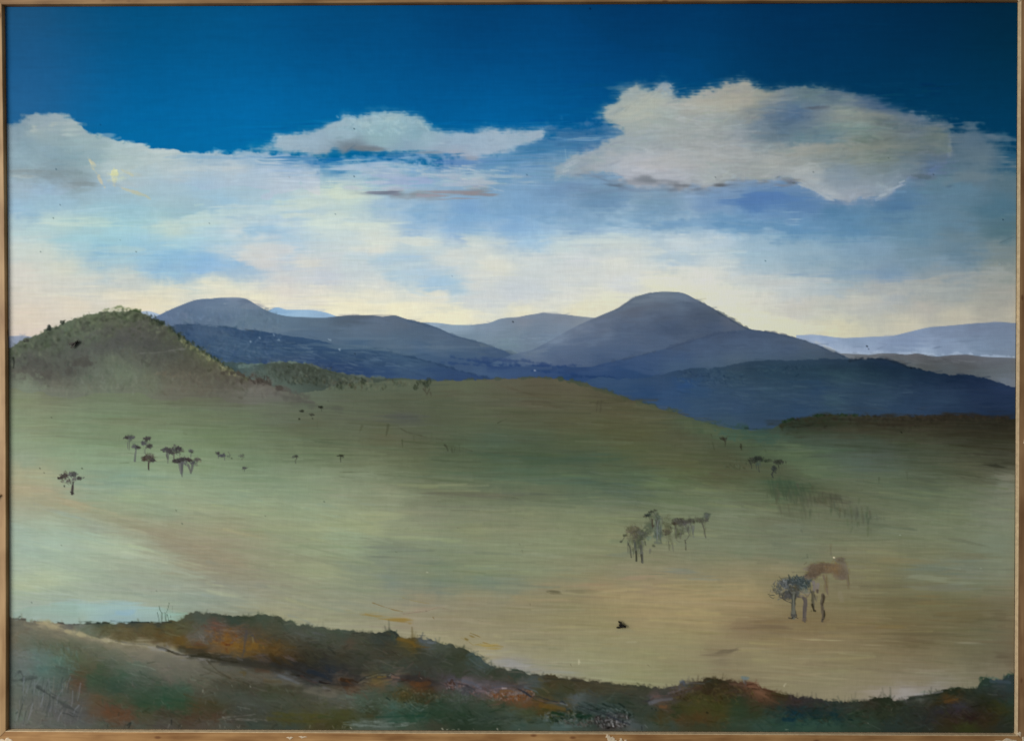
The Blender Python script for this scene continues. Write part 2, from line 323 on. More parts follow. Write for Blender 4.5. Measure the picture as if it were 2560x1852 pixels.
# streaks where blue shows through
for x, y, rx, ry, c, a in [(740,398,110,6,(25,105,165),.75),(840,404,90,10,(30,108,170),.8),(930,398,70,8,(28,110,176),.7),(980,408,60,8,(70,130,190),.5),(1020,388,60,8,(80,125,170),.5),(1160,408,60,9,(95,125,185),.6),
    (1320,385,90,9,(75,128,172),.5),(1400,372,80,7,(60,118,165),.6),(1440,330,60,10,(30,95,145),.7),(1400,345,50,6,(105,150,185),.5),(1455,345,35,8,(125,158,180),.6),
    (1270,440,60,8,(120,152,190),.5),(560,395,160,5,(110,150,195),.35),(2440,350,70,14,(72,100,120),.6),(2470,400,60,22,(88,112,128),.5)]:
    dab(x, y, rx, ry, c, a, tex=1.3, soft=.5)
smear(900, 300, 480, 640, 1560, 0, (50, 160), (2, 4), .4, 16, 8)
smear(700, 300, 900, 20, 1000, -3, (30, 110), (3, 7), .35, 12, 6)
smear(1500, 480, 860, 20, 2540, 0, (40, 150), (3, 7), .35, 10, 4)
smear(400, 20, 300, 20, 2540, 0, (60, 200), (3, 7), .25, 6, 2)
# halo strokes and pale scumbles low in the sky
for x, y, rx, ry, c, a in [(330,735,170,18,(226,220,198),.4),(640,745,240,14,(232,226,200),.4),(980,770,260,16,(236,230,198),.45),(1560,745,60,18,(232,228,196),.5),(1740,735,60,16,(232,228,190),.6),(1880,800,80,22,(232,228,190),.45),
    (1500,590,230,10,(205,212,205),.45),(900,560,170,9,(222,222,208),.45),(200,560,90,12,(205,208,205),.55),(450,575,90,12,(212,210,204),.5),(660,520,130,10,(205,208,215),.35),(560,548,120,10,(200,205,212),.4),(860,480,60,22,(208,212,200),.6),(820,520,60,14,(212,214,208),.4),
    (700,625,50,14,(205,202,208),.5),(770,660,50,16,(218,212,200),.5),(1020,640,45,8,(165,192,216),.5),(1090,712,60,20,(165,195,218),.55),(1010,660,90,12,(200,212,212),.4),(2100,690,130,14,(128,155,178),.5),(2240,685,70,16,(120,148,172),.5),
    (1990,553,38,8,(165,186,196),.75),(1975,531,50,4,(128,160,186),.6),(2060,535,60,3,(110,148,178),.5),(260,665,10,3,(215,218,212),.7),(560,668,60,4,(175,200,225),.4),(2410,590,90,14,(112,132,140),.4),(1670,445,60,5,(170,180,195),.3)]:
    dab(x, y, rx, ry, c, a, tex=1.0, soft=.8)
smear(500, 520, 860, 20, 2540, 0, (30, 110), (2, 4), .25, 8, 5)
part('painted_cloud', 'long pale cloud bank spreading from the left edge above the horizon')
for x, y, rx, ry, c, a in [(84,318,14,16,(178,184,180),.6),(130,316,18,12,(178,184,180),.6),(178,322,26,20,(176,184,188),.6),(170,338,16,10,(182,190,192),.5),(400,378,45,7,(200,200,206),.6),(340,362,30,6,(190,196,206),.6),(270,342,20,6,(172,184,196),.5),
    (140,432,90,12,(132,138,150),.55),(190,456,50,9,(130,134,144),.6),(60,428,50,6,(140,146,156),.5),(160,405,50,14,(142,154,168),.5),(55,442,30,5,(178,184,186),.5),(480,420,160,9,(198,198,206),.5),(660,402,40,8,(190,196,208),.5)]:
    dab(x, y, rx, ry, c, a, tex=1.0, soft=.8, own=.6)
# old yellowed damage in the left cloud
T(0, 0, 2.637)
for p, w, c in [([(590,1055),(625,1095)], 22, (205,190,165)),([(600,1090),(640,1150)], 7, (200,188,165)),([(648,1160),(668,1205),(690,1235)], 11, (208,190,165)),([(580,1045),(600,1080)],10,(215,200,175)),
    ([(790,1235),(850,1255),(930,1275)], 12, (196,186,168)),([(880,1270),(960,1290),(990,1310)], 22, (192,184,166)),([(700,1130),(720,1150)],5,(200,190,170)),([(800,1120),(880,1160)],10,(198,190,170)),([(760,1230),(755,1265)],6,(180,178,172))]:
    line(p, w, c, .7, w * .5, soft=3, tex=6, own=2, relief=.5)
dab(755, 1145, 26, 38, (222,212,165), .95, soft=.3, tex=.5, f='B', relief=1.5)
dab(765, 1125, 12, 12, (238,228,180), .8, soft=.3, tex=.5, f='B', relief=1)
dab(752, 1200, 14, 40, (205,196,168), .6, soft=.5, tex=.8, f='B', relief=1)
T()
# --- the separate clouds
part('painted_cloud', 'small white cloud floating alone left of centre')
c1 = [(628,372),(655,366),(688,352),(692,338),(720,338),(770,324),(800,320),(834,305),(860,290),(888,291),(930,284),(964,280),(1009,282),(1040,290),(1062,303),(1082,320),(1115,328),(1184,332),(1205,324),(1229,322),(1290,323),(1362,321),(1358,342),(1330,358),(1295,372),(1244,388),(1191,393),(1115,384),(1040,380),(975,382),(920,376),(870,378),(800,386),(740,386),(683,380)]
cloud(c1, [(640,370,(150,172,195)),(720,352,(168,182,198)),(780,345,(165,180,198)),(850,330,(168,185,198)),(900,305,(165,185,195)),(960,310,(165,190,198)),(1010,300,(160,185,195)),(950,345,(162,186,192)),(1040,330,(150,175,188)),(1080,350,(165,185,198)),(1140,352,(165,182,200)),(1200,345,(165,180,198)),(1240,332,(172,184,198)),(1320,335,(165,180,195)),(1300,355,(160,178,195)),(1200,375,(165,180,198)),(1100,375,(158,170,188)),(1150,390,(165,165,185)),(880,372,(128,132,145)),(1000,372,(150,170,188))], soft=16, rough=10, wx=10, wy=5, st='P', eps=60.0)
for x, y, rx, ry, c, a in [(925,373,55,8,(122,124,135),.85),(895,368,45,6,(126,128,140),.8),(1080,381,50,5,(132,138,156),.7),(1178,396,26,8,(158,152,172),.7),(1150,388,30,4,(170,172,190),.6),(905,310,30,12,(176,196,200),.5),(975,300,24,12,(178,198,200),.5),(1030,345,30,12,(148,174,188),.5),(1000,330,26,10,(172,194,200),.4),(1105,360,14,6,(190,206,214),.5),(1255,330,40,9,(178,188,200),.5),(700,342,14,6,(180,200,212),.7),(930,348,30,10,(155,176,186),.4)]:
    dab(x, y, rx, ry, c, a, tex=.5, soft=.9, f='P', relief=.3)
scatter(890, 293, 50, 6, 40, (160,186,206), 6, 2.5, 0, 40, .35)
scatter(700, 346, 26, 9, 30, (165,188,208), 6, 2.5, -20, 40, .35)
scatter(960, 315, 120, 24, 120, [(176,198,204),(146,176,190),(160,186,198)], 14, 6, 0, 70, .35)
part('painted_cloud', 'thin pale cloud with a mauve grey underside, below the small cloud')
for x, y, rx, ry, c, a in [(930,430,150,30,(172,192,206),.75),(1050,445,190,30,(162,180,200),.65),(1190,458,130,26,(168,182,194),.7),(1000,410,130,16,(158,182,200),.55),(1120,425,140,14,(150,176,198),.5),(1240,440,70,20,(168,182,190),.55),(960,470,120,16,(184,196,204),.6)]:
    dab(x, y, rx * 1.2, ry * 1.2, c, a, tex=.8, soft=1.2, f='P', own=.5)
for x, y, rx, ry, c, a in [(1140,482,150,22,(136,134,146),.6),(1185,478,80,18,(134,126,136),.6),(1060,488,90,14,(142,140,156),.5),(960,484,70,8,(118,124,144),.7)]:
    dab(x, y, rx * 1.1, ry * 1.1, c, a, tex=.7, soft=1.2, f='P', own=.5)
for i in range(70):
    x = rng.uniform(860, 1240); y = 425 + .06 * (x - 900) + rng.normal(0, 14)
    line([(x, y), (x + rng.uniform(14, 60), y + rng.uniform(-3, 7))], rng.uniform(2, 4), (188,198,204) + rng.normal(0, 6, 3), rng.uniform(.25, .55), 1.5, own=2, soft=1.6)
for x, y, rx, ry, c, a in [(980,425,150,16,(158,182,205),.35),(900,418,90,16,(168,188,208),.7),(1180,462,110,14,(165,182,198),.7),(1225,460,50,16,(168,182,192),.7),(1010,455,80,18,(155,170,205),.8),(1060,450,40,12,(150,165,205),.6),(1120,440,100,8,(165,185,200),.5),(900,455,70,10,(190,200,208),.5),
    (1150,482,90,14,(142,138,150),.75),(1185,482,50,12,(140,130,140),.6),(1090,488,60,7,(148,140,155),.6),(955,484,40,5,(112,118,140),.85),(985,480,24,4,(108,110,135),.8),(930,482,22,4,(125,130,150),.7),(1040,494,80,5,(150,152,172),.5),(1215,486,26,5,(130,135,155),.5)]:
    dab(x, y, rx, ry, c, a, tex=1.0, soft=.7, own=.5)
part('painted_sky', 'pale')
for x, y, rx, ry, c, a in [(2440,380,110,60,(92,114,128),.7),(2400,345,90,30,(84,108,126),.6),(2480,420,90,40,(98,120,130),.6),(2420,440,120,30,(104,124,134),.6)]:
    dab(x, y, rx, ry, c, a, f='P', tex=1.0, soft=1.0)
part('painted_cloud', 'largest cloud, cream and grey with a dark ragged base, at the right')
c3 = [(1500,281),(1515,270),(1533,262),(1545,245),(1556,232),(1575,220),(1590,210),(1608,216),(1630,222),(1650,212),(1665,203),(1678,212),(1680,236),(1700,246),(1730,236),(1764,226),(1790,218),(1812,213),(1840,207),(1863,201),(1890,214),(1935,224),(1980,220),(2030,214),(2072,218),(2117,230),(2174,258),(2231,278),(2288,288),(2340,304),(2372,326),(2379,350),(2380,379),(2368,410),(2320,440),(2270,450),(2240,470),(2219,487),(2178,502),(2117,506),(2060,493),(2030,480),(2010,468),(1992,460),(1960,452),(1927,456),(1880,452),(1833,460),(1785,466),(1738,470),(1700,478),(1660,468),(1618,474),(1580,462),(1551,452),(1520,438),(1480,436),(1419,440),(1385,450),(1390,425),(1419,395),(1476,368),(1533,342),(1560,330),(1540,312),(1515,303)]
cloud(c3, [(1520,278,(158,168,168)),(1560,260,(162,170,165)),(1580,290,(168,175,168)),(1590,240,(150,162,165)),(1620,235,(158,168,165)),(1665,215,(135,152,165)),(1640,250,(165,172,165)),(1660,280,(160,170,170)),(1600,310,(160,170,172)),(1700,262,(170,170,165)),(1750,260,(168,168,160)),(1760,300,(160,166,168)),(1800,240,(160,160,152)),(1860,215,(158,158,150)),(1830,260,(162,162,150)),(1880,250,(150,152,142)),(1920,235,(140,145,138)),(1880,285,(140,146,145)),(1800,300,(150,158,160)),(1730,330,(160,168,175)),(1620,345,(160,172,180)),(1550,370,(158,170,178)),(1480,390,(150,166,178)),(1420,420,(145,165,178)),(1470,420,(150,162,172)),(1540,400,(165,175,188)),(1580,410,(180,182,196)),(1620,400,(180,184,196)),(1600,435,(178,180,195)),(1660,440,(176,178,192)),(1700,400,(176,180,190)),(1780,380,(172,176,184)),(1780,430,(168,176,180)),(1850,380,(168,172,180)),(1880,430,(160,166,170)),(1930,400,(172,174,178)),(1850,335,(150,160,172)),
(1930,275,(105,122,140)),(1960,300,(92,112,140)),(2000,260,(98,122,140)),(2030,235,(108,128,130)),(2080,240,(95,115,128)),(1990,280,(78,102,138)),(1950,330,(95,118,145)),(1900,330,(120,138,155)),(2000,345,(105,132,152)),(2060,340,(105,132,152)),(2080,310,(128,142,145)),(2110,285,(142,150,145)),(2160,290,(130,138,135)),(2140,315,(135,155,158)),(2200,300,(112,120,122)),(2150,350,(108,122,122)),(2060,372,(152,154,158)),(2000,380,(165,166,170)),(2130,365,(148,150,152)),(2200,360,(125,130,130)),(2260,330,(105,115,125)),(2300,310,(92,108,128)),(2345,335,(108,120,120)),(2370,370,(112,124,125)),(2300,370,(112,122,130)),(2220,400,(128,136,138)),(2150,400,(145,150,155)),(2100,395,(148,152,165)),(2080,440,(145,155,178)),(2130,450,(140,150,172)),(2050,440,(172,176,188)),(2010,430,(176,178,188)),(2060,480,(170,176,190)),(2150,485,(155,160,180)),(2200,470,(148,158,178)),(2240,445,(138,146,170)),(2280,410,(112,124,145)),(2330,415,(92,108,150)),(2360,400,(100,112,140)),(2250,420,(125,138,160))], soft=20, rough=15, wx=10, wy=6, st='P', eps=60.0, fade=[(2150, 1), (2260, .8), (2400, .6)])
for x, y, rx, ry, c, a, an in [(2030,270,36,8,(78,86,102),.85,0),(2055,268,26,5,(85,92,108),.6,0),(2080,236,50,14,(88,108,128),.55,0),(2170,262,70,18,(70,95,128),.7,18),(2250,290,60,14,(85,105,128),.5,15),(1975,295,60,18,(80,102,138),.6,0),(1940,320,50,10,(90,115,145),.5,0),(1960,340,60,9,(110,128,140),.5,0),
    (1865,255,40,18,(165,162,150),.6,-10),(1870,212,20,9,(162,162,152),.8,0),(1835,215,18,5,(152,155,150),.6,0),(1780,222,14,6,(150,158,158),.6,0),(1910,236,26,12,(150,150,140),.6,0),(1790,265,40,14,(160,162,155),.4,0),(1575,275,34,22,(172,178,170),.5,0),(1620,250,30,16,(170,174,166),.4,0),(1540,275,24,16,(165,175,170),.5,0),
    (2120,282,40,7,(155,158,152),.7,8),(2200,292,30,9,(130,135,130),.5,10),(2135,310,50,12,(138,158,158),.5,0),(2155,330,40,7,(98,110,108),.5,0),(2060,345,50,14,(100,130,158),.5,0),(2100,362,90,7,(158,158,160),.55,-4),(2010,372,60,8,(168,166,170),.5,0),(1950,362,50,6,(150,150,158),.4,0),
    (1660,425,40,12,(190,182,196),.5,10),(1600,412,30,12,(188,186,200),.5,15),(1560,440,40,6,(150,142,165),.6,8),(1720,420,50,14,(182,180,190),.5,0),(1800,405,70,10,(178,178,184),.4,0),(1890,395,70,8,(180,180,184),.4,0),
    (2110,425,34,30,(138,146,180),.6,0),(2150,460,60,26,(148,154,176),.55,0),(2040,440,22,30,(180,180,190),.5,20),(2080,485,50,10,(180,184,196),.45,12),(2225,470,22,9,(165,174,190),.6,-35),(2210,486,20,5,(172,184,196),.7,-15),(2330,425,40,18,(90,106,155),.55,0),(2270,440,40,8,(100,112,140),.5,0),(2352,340,22,26,(120,130,122),.6,70),(2374,370,8,34,(125,138,140),.6,0)]:
    dab(x, y, rx, ry, c, a, an, tex=.5, soft=.95, f='P', relief=.3)
smear(900, 205, 500, 1390, 2380, -3, (24, 80), (3, 7), .4, 12, 7)
work(900, 1400, 2380, 205, 500, (10, 34), (3, 8), -8, 35, .4, 9, 10, 'painted_cloud')
work(250, 640, 1370, 280, 395, (8, 26), (3, 7), -5, 35, .4, 8, 8, 'painted_cloud')
work(500, 30, 620, 285, 480, (10, 40), (3, 8), 0, 25, .35, 6, 8, 'painted_cloud')
for i in range(260):
    x = rng.uniform(1480, 2330); y = rng.uniform(225, 440)
    j = int((x - 17) / 2523 * NX); i2 = int((y - 14) / 1812 * NY)
    if PARTS[L[i2, j]][1] and 'largest' in PARTS[L[i2, j]][1]:
        k = rng.uniform(-.5, .35)
        line([(x, y), (x + rng.uniform(20, 50), y + k * 20), (x + rng.uniform(55, 90), y + k * 34)], rng.uniform(2, 5), C[i2, j] + rng.choice([-12, 14]) + rng.normal(0, 2, 3), rng.uniform(.2, .45), 2, own=2, soft=2, relief=.3)
T(850, 0, 2.637)
for i in range(70):    # feathery strokes at the cloud's left shoulder
    x = rng.uniform(1750, 2150); y = 800 - (x - 1750) * .52 + rng.normal(0, 18); c = rng.choice([135, 150, 165]) + rng.normal(0, 8)
    line([(x, y), (x + rng.uniform(15, 60), y - rng.uniform(20, 50))], rng.uniform(5, 10), (c - 12, c, c + 2), .22, 2, soft=3, own=.4, relief=.4)
for i in range(14):
    x = rng.uniform(2120, 2190); y = rng.uniform(530, 620)
    line([(x, y), (x + 14, y + 22)], 7, (130,155,172), .5, 2, soft=3, own=2)
T()
part('painted_sky', 'deep blue upper sky paling to cream above the hills')
for x, y, rx, ry, c, a, an in [(1920,490,110,20,(82,116,172),.75,4),(1860,505,70,14,(86,118,170),.6,0),(2000,505,70,14,(90,124,168),.5,5),(1850,478,40,8,(92,120,160),.5,0),(1560,470,160,12,(118,146,172),.5,0)]:
    dab(x, y, rx, ry, c, a, an, tex=.8, soft=.6)
part('painted_cloud', 'largest cloud, cream and grey with a dark ragged base, at the right')
for x, y, rx, ry, c, a, an in [(1580,270,60,44,(172,176,166),.6,0),(1640,262,50,26,(168,170,160),.5,0),(1790,262,90,30,(166,162,150),.55,0),(1860,236,60,18,(168,164,152),.6,0),(1700,330,160,30,(160,166,166),.4,0),(1620,400,120,22,(182,182,186),.5,4),(1760,395,150,18,(176,178,182),.45,0),(1500,405,60,22,(164,172,176),.5,-25),
   (2130,300,120,20,(136,144,142),.6,6),(2200,285,90,10,(146,148,142),.6,8),(2150,262,130,14,(76,98,124),.7,14),(2260,290,80,12,(92,110,130),.5,14),(2330,345,60,50,(112,122,124),.5,0),(2250,360,90,40,(118,126,128),.5,0),(2060,330,90,16,(112,130,140),.5,0),(2000,374,120,12,(168,168,168),.5,-2),(2180,372,120,12,(150,150,150),.5,-3),(2120,440,70,44,(136,146,172),.5,0),(2230,420,70,30,(130,140,158),.5,0),
   (1600,455,130,14,(120,122,136),.6,6),(1750,470,90,18,(100,104,118),.6,0),(1850,462,130,12,(106,112,124),.55,0),(1480,440,70,12,(124,132,152),.55,6),(1960,300,110,40,(86,108,134),.45,0),(2010,250,60,16,(100,122,132),.5,0),(2180,255,90,16,(74,98,126),.7,18),(2120,240,60,12,(84,106,128),.5,10),(1930,340,70,18,(98,120,142),.4,0),(1640,452,110,7,(110,118,130),.7,3),(1850,452,130,6,(112,118,128),.6,0),(1735,474,44,10,(102,106,122),.75,0),(1800,464,34,7,(82,86,98),.85,0),(1715,465,24,8,(95,98,112),.6,0),(1745,484,34,7,(105,112,140),.5,0),(1830,470,40,5,(95,105,125),.5,0),(1960,450,36,7,(98,92,96),.9,5),(1945,443,12,6,(80,86,90),.8,-25),(1985,458,16,5,(95,90,98),.8,0),(1900,458,30,4,(110,115,125),.6,0),(1960,464,34,4,(125,120,132),.6,0),
    (1490,440,40,6,(118,126,150),.7,5),(1450,437,22,4,(95,110,135),.7,0),(1535,464,34,6,(82,90,108),.85,4),(1510,450,26,5,(100,110,135),.7,15),(1430,468,60,14,(108,124,165),.6,0),(1580,474,50,8,(112,122,150),.5,0),(1520,478,70,7,(110,128,155),.4,0),
    (2310,444,36,8,(84,98,118),.75,-4),(2355,432,24,7,(80,95,128),.6,0),(2375,466,10,3,(70,95,120),.6,-15),(2075,505,30,3,(85,112,150),.6,0),(2110,508,60,6,(120,135,165),.4,0)]:
    dab(x, y, rx * 1.3, ry * 1.35, c, a * .85, an, tex=.7, soft=1.15, f='P', own=.5)
for i in range(26):
    x = 1996 + i * 3.2; y = 462 + max(0, (x - 2010)) * .55 + rng.normal(0, 2)
    line([(x, y), (x + 9, y + 3)], 5, (165,174,188), .6, 3, own=.4, relief=1)
for i in range(26):
    a = rng.uniform(0, 1); x = 2185 + 75 * a; y = 500 - 45 * a + rng.normal(0, 3)
    line([(x, y), (x + 12, y - 5)], 4, (158,170,188), .5, 2, own=.4)
for i in range(30):
    x = rng.uniform(1385, 1440); y = 450 - (x - 1385) * .95 + rng.normal(0, 5)
    line([(x, y), (x + 12, y - 5)], 4, (170,184,192), .3, 2, own=.4, relief=.5)
line([(1413,374),(1414,388),(1416,398)], 2, (150,178,196), .4, 1.5)
# --- far ranges
P = part
P('painted_hill', 'sliver of pale lavender range at the left edge')
ridge([(15,840),(50,839),(80,842),(110,850)], [(40,845,(150,155,178)),(60,860,(140,145,168))], 2, x0=0, x1=100, bottom=900)
P('painted_hill', 'pale blue far peak between the flat-topped mountain and its shoulder')
ridge([(655,782),(672,776),(690,767),(702,770),(712,774),(743,774),(781,775),(815,781),(845,792)], [(690,772,(135,165,205)),(740,785,(150,178,212)),(800,785,(142,168,205))], 2, x0=655, x1=850, bottom=830)
P('painted_hill', 'tiny pale blue hill tip between the olive hill and the flat-topped mountain')
ridge([(350,780),(366,777),(379,779),(402,787),(420,800)], [(370,782,(172,188,212)),(400,795,(165,180,205))], 3, x0=345, x1=430, bottom=840)
P('painted_hill', 'pale grey-blue range in the gap at the centre')
ridge([(1060,806),(1096,807),(1131,812),(1172,813),(1225,807),(1248,797),(1278,793),(1290,794),(1316,788),(1345,784),(1358,781),(1373,784),(1411,786),(1441,790),(1500,796),(1540,810)], [(1090,815,(145,165,188)),(1150,820,(138,158,178)),(1200,815,(125,140,162)),(1280,800,(125,132,150)),(1400,795,(122,130,148)),(1460,800,(128,138,150)),(1250,830,(115,132,150)),(1350,830,(112,126,148)),(1400,820,(118,132,152)),(1170,840,(112,132,152)),(1280,860,(115,136,150)),(1350,860,(108,124,145)),(1280,880,(100,120,140)),(1400,850,(112,130,155))], 2.2, x0=1055, x1=1560, bottom=930, wy=4)
line([(1330,795),(1358,782),(1400,786)], 4, (118,124,145), .4, own=2)
scatter(1330, 850, 60, 14, 30, [(130,148,168),(100,118,140)], 16, 3, 0, 20, .35, own=2)
P('painted_hill', 'blue-grey flat-topped mountain left of centre')
m1 = [(370,800),(387,793),(417,778),(435,770),(455,762),(475,754),(493,749),(508,747),(527,747),(546,744),(575,744),(603,744),(618,748),(632,756),(645,765),(660,773),(678,781),(694,786),(720,791),(758,793),(790,794),(815,794),(840,791),(862,789),(888,788),(926,788),(945,790),(956,792),(975,789),(990,788),(1000,792),(1021,799),(1062,808),(1096,820),(1134,838),(1191,853),(1230,866),(1270,880),(1297,890),(1343,905),(1400,916),(1450,922)]
ridge(m1, [(400,800,(98,112,148)),(460,780,(98,110,142)),(530,752,(102,118,148)),(560,760,(115,128,155)),(600,755,(100,110,138)),(640,775,(92,105,135)),(500,790,(92,106,140)),(420,810,(100,112,145)),(560,790,(92,104,138)),(480,812,(100,112,138)),(600,815,(100,115,142)),(700,800,(92,106,136)),(680,830,(95,108,138)),(800,805,(90,102,130)),(880,798,(80,88,112)),(950,810,(92,102,130)),(1000,800,(88,98,122)),(900,830,(90,102,132)),(800,840,(82,96,130)),(1050,825,(80,94,122)),(1000,850,(82,98,128)),(1100,850,(82,96,125)),(1180,862,(78,92,120)),(900,860,(68,86,124)),(1050,880,(70,88,126)),(1150,890,(66,84,120)),(1250,885,(68,84,118)),(1250,910,(52,68,116)),(1350,915,(50,64,112)),(700,860,(58,74,118)),(1000,930,(60,80,118))], 2, x0=365, x1=1500, wx=18, wy=5, relief=.1)
for x, y, rx, ry, c, a in [(575,752,40,8,(122,134,160),.6),(562,760,10,5,(150,158,172),.5),(630,765,30,6,(118,126,150),.5),(905,792,60,5,(82,86,108),.6),(950,795,30,4,(95,100,125),.4),(600,826,120,6,(105,118,142),.4),(480,822,70,5,(112,122,145),.4),(1020,870,90,8,(88,102,130),.4),(900,845,80,8,(98,112,138),.4),(1130,870,60,6,(92,108,132),.4),(520,800,30,3,(90,100,130),.4)]:
    dab(x, y, rx, ry, c, a, tex=1.1, own=2)
line([(1021,800),(1096,821),(1134,839),(1191,854),(1240,868),(1297,890)], 4, (62,78,108), .5, own=2, tex=3)
line([(1200,862),(1270,876),(1300,890)], 6, (105,122,125), .35, own=2, tex=4)
P('painted_mountain', 'rounded blue dome mountain right of centre')
m2 = [(1170,935),(1220,912),(1260,894),(1280,887),(1297,882),(1335,873),(1381,848),(1419,827),(1445,813),(1472,801),(1517,782),(1535,775),(1551,767),(1570,753),(1589,742),(1608,736),(1627,732),(1650,729),(1670,729),(1695,730),(1710,733),(1724,739),(1738,748),(1757,757),(1776,767),(1795,778),(1814,790),(1833,801),(1852,812),(1866,819),(1885,825),(1960,850)]
ridge(m2, [(1200,930,(64,84,122)),(1250,900,(70,88,126)),(1290,895,(84,100,132)),(1330,882,(105,118,142)),(1400,845,(112,125,150)),(1450,820,(108,118,142)),(1500,795,(98,108,128)),(1560,770,(98,110,128)),(1600,748,(98,112,128)),(1650,735,(102,116,132)),(1700,740,(100,115,134)),(1640,760,(98,110,128)),(1700,765,(90,104,126)),(1740,760,(88,98,120)),(1580,785,(88,94,115)),(1650,790,(78,88,112)),(1740,790,(72,82,104)),(1780,785,(78,88,105)),(1820,800,(85,92,112)),(1500,820,(92,102,128)),(1580,820,(80,92,120)),(1680,820,(72,84,112)),(1780,820,(70,82,110)),(1450,850,(88,100,130)),(1550,850,(80,94,124)),(1650,850,(78,92,122)),(1380,880,(86,100,132)),(1480,880,(78,92,125)),(1560,885,(74,88,122)),(1400,905,(78,88,125)),(1500,905,(66,80,118)),(1330,900,(88,100,132))], 2, x0=1170, x1=1980, wx=14, wy=6, relief=.1)
for x, y, rx, ry, c, a, an in [(1620,750,60,9,(112,124,138),.4,-20),(1700,745,40,8,(108,122,140),.4,10),(1600,772,90,10,(88,92,110),.4,-10),(1400,850,70,8,(125,140,165),.35,-28),(1450,830,60,5,(100,108,138),.4,-28),(1330,884,40,5,(95,110,130),.4,-15),(1520,835,30,26,(108,120,140),.2,60)]:
    dab(x, y, rx, ry, c, a, an, tex=.9, own=2)
for x, y, rx, ry, c, a, an in [(1760,785,60,16,(68,80,102),.5,30),(1640,775,70,14,(88,98,118),.4,-5),(1650,742,60,9,(112,126,142),.45,0),(1560,820,90,14,(96,110,136),.4,-20),(1480,860,100,14,(100,114,142),.4,-25),(1700,830,110,14,(66,78,106),.45,0)]:
    dab(x, y, rx, ry, c, a, an, tex=1, soft=1.1, f='P', own=2)
line([(1540,774),(1560,762),(1589,742),(1627,732)], 3, (88,98,115), .6, own=2, tex=2)
line([(1738,748),(1776,767),(1814,790),(1852,812),(1880,826)], 4, (60,72,88), .6, own=2, tex=3)
P('painted_hill', 'pale lavender range along the right edge')
ridge([(1995,838),(2030,836),(2060,839),(2085,843),(2110,845),(2155,843),(2200,841),(2231,840),(2255,834),(2276,829),(2300,823),(2322,818),(2375,814),(2439,808),(2475,806),(2504,805),(2540,808)], [(2020,845,(148,162,192)),(2080,850,(140,155,188)),(2150,855,(132,148,178)),(2250,850,(125,138,172)),(2350,830,(120,132,162)),(2450,820,(112,122,150)),(2520,820,(112,124,150)),(2060,870,(168,180,208)),(2150,878,(150,162,195)),(2250,870,(128,142,175)),(2350,870,(128,142,172)),(2450,860,(120,136,162)),(2520,860,(115,130,155)),(2400,880,(135,150,178)),(2520,885,(118,132,155)),(2300,882,(150,165,192)),(2130,884,(165,178,205))], 2, x0=1990, x1=2600, bottom=930, wy=4)
for x, y, rx, ry, c, a, an in [(2150,867,40,3,(105,118,150),.5,2),(2200,870,16,3,(112,122,158),.5,-20),(2345,868,14,3,(100,112,140),.5,-10),(2440,850,60,2.5,(105,118,145),.4,-6),(2330,845,50,3,(135,148,178),.4,-10),(2250,840,40,2,(110,122,155),.5,-8)]:
    dab(x, y, rx, ry, c, a, an, tex=.8, own=2)
line([(2098,881),(2140,883),(2178,884),(2200,880),(2231,881),(2265,884),(2292,881),(2322,887),(2345,889),(2383,884),(2420,884),(2458,890),(2534,893)], 3.4, (168,180,205), .6, own=2, tex=3)
P('painted_hill', 'grey-brown low range at the right edge')
ridge([(2080,886),(2098,883),(2140,885),(2178,887),(2200,883),(2231,883),(2265,887),(2292,883),(2310,886),(2322,890),(2345,892),(2383,887),(2420,886),(2458,892),(2540,895)], [(2100,890,(118,122,135)),(2180,892,(112,112,122)),(2280,888,(100,98,108)),(2390,890,(98,96,108)),(2450,898,(98,98,110)),(2200,905,(92,96,108)),(2300,905,(88,88,98)),(2400,910,(88,88,98)),(2500,905,(98,100,112)),(2250,920,(98,106,118)),(2350,930,(88,92,104)),(2450,935,(92,98,108)),(2520,930,(98,104,114)),(2530,955,(108,114,130))], 2, x0=2085, x1=2600, bottom=1010, wy=4)
scatter(2270, 900, 170, 14, 60, [(80,80,88),(115,118,128)], 22, 3, 4, 12, .35, own=2)
P('painted_hill', 'blue ridge in front of the dome, sloping down to the right')
m3 = [(1300,915),(1400,916),(1480,918),(1495,912),(1532,903),(1570,895),(1608,886),(1640,878),(1665,871),(1700,860),(1738,848),(1770,840),(1795,834),(1836,828),(1855,825),(1874,824),(1893,825),(1912,828),(1935,832),(1958,837),(1980,842),(2003,848),(2041,862),(2079,876),(2117,893),(2160,910)]
ridge(m3, [(1700,868,(68,80,108)),(1800,842,(68,80,108)),(1870,832,(68,80,108)),(1950,845,(72,84,108)),(2020,862,(80,92,112)),(2080,885,(70,82,105)),(1850,860,(74,88,118)),(1760,870,(72,86,118)),(1950,870,(74,88,118)),(1900,885,(76,92,120)),(2020,885,(72,88,112)),(1700,890,(66,82,122)),(1620,895,(62,78,118)),(1780,905,(76,92,122)),(1700,915,(70,88,122)),(1600,920,(60,76,120)),(1500,925,(54,68,115)),(1850,900,(80,96,120)),(1550,940,(50,68,115)),(1400,925,(50,65,112)),(1450,940,(50,68,115))], 2, x0=1380, x1=2200, bottom=990, wx=14, wy=5, relief=.1)
line([(1532,903),(1608,886),(1665,871),(1700,860),(1795,834),(1836,828)], 4, (58,68,98), .45, own=2, tex=4)
line([(1912,828),(1958,837),(2003,848),(2041,862),(2079,876),(2110,891)], 3, (55,66,92), .7, own=2, tex=2)
line([(2003,844),(2030,853),(2060,864),(2085,876)], 3, (185,190,185), .5, own=2, tex=3)
P('painted_valley', 'dark blue valley floor at the foot of the mountains')
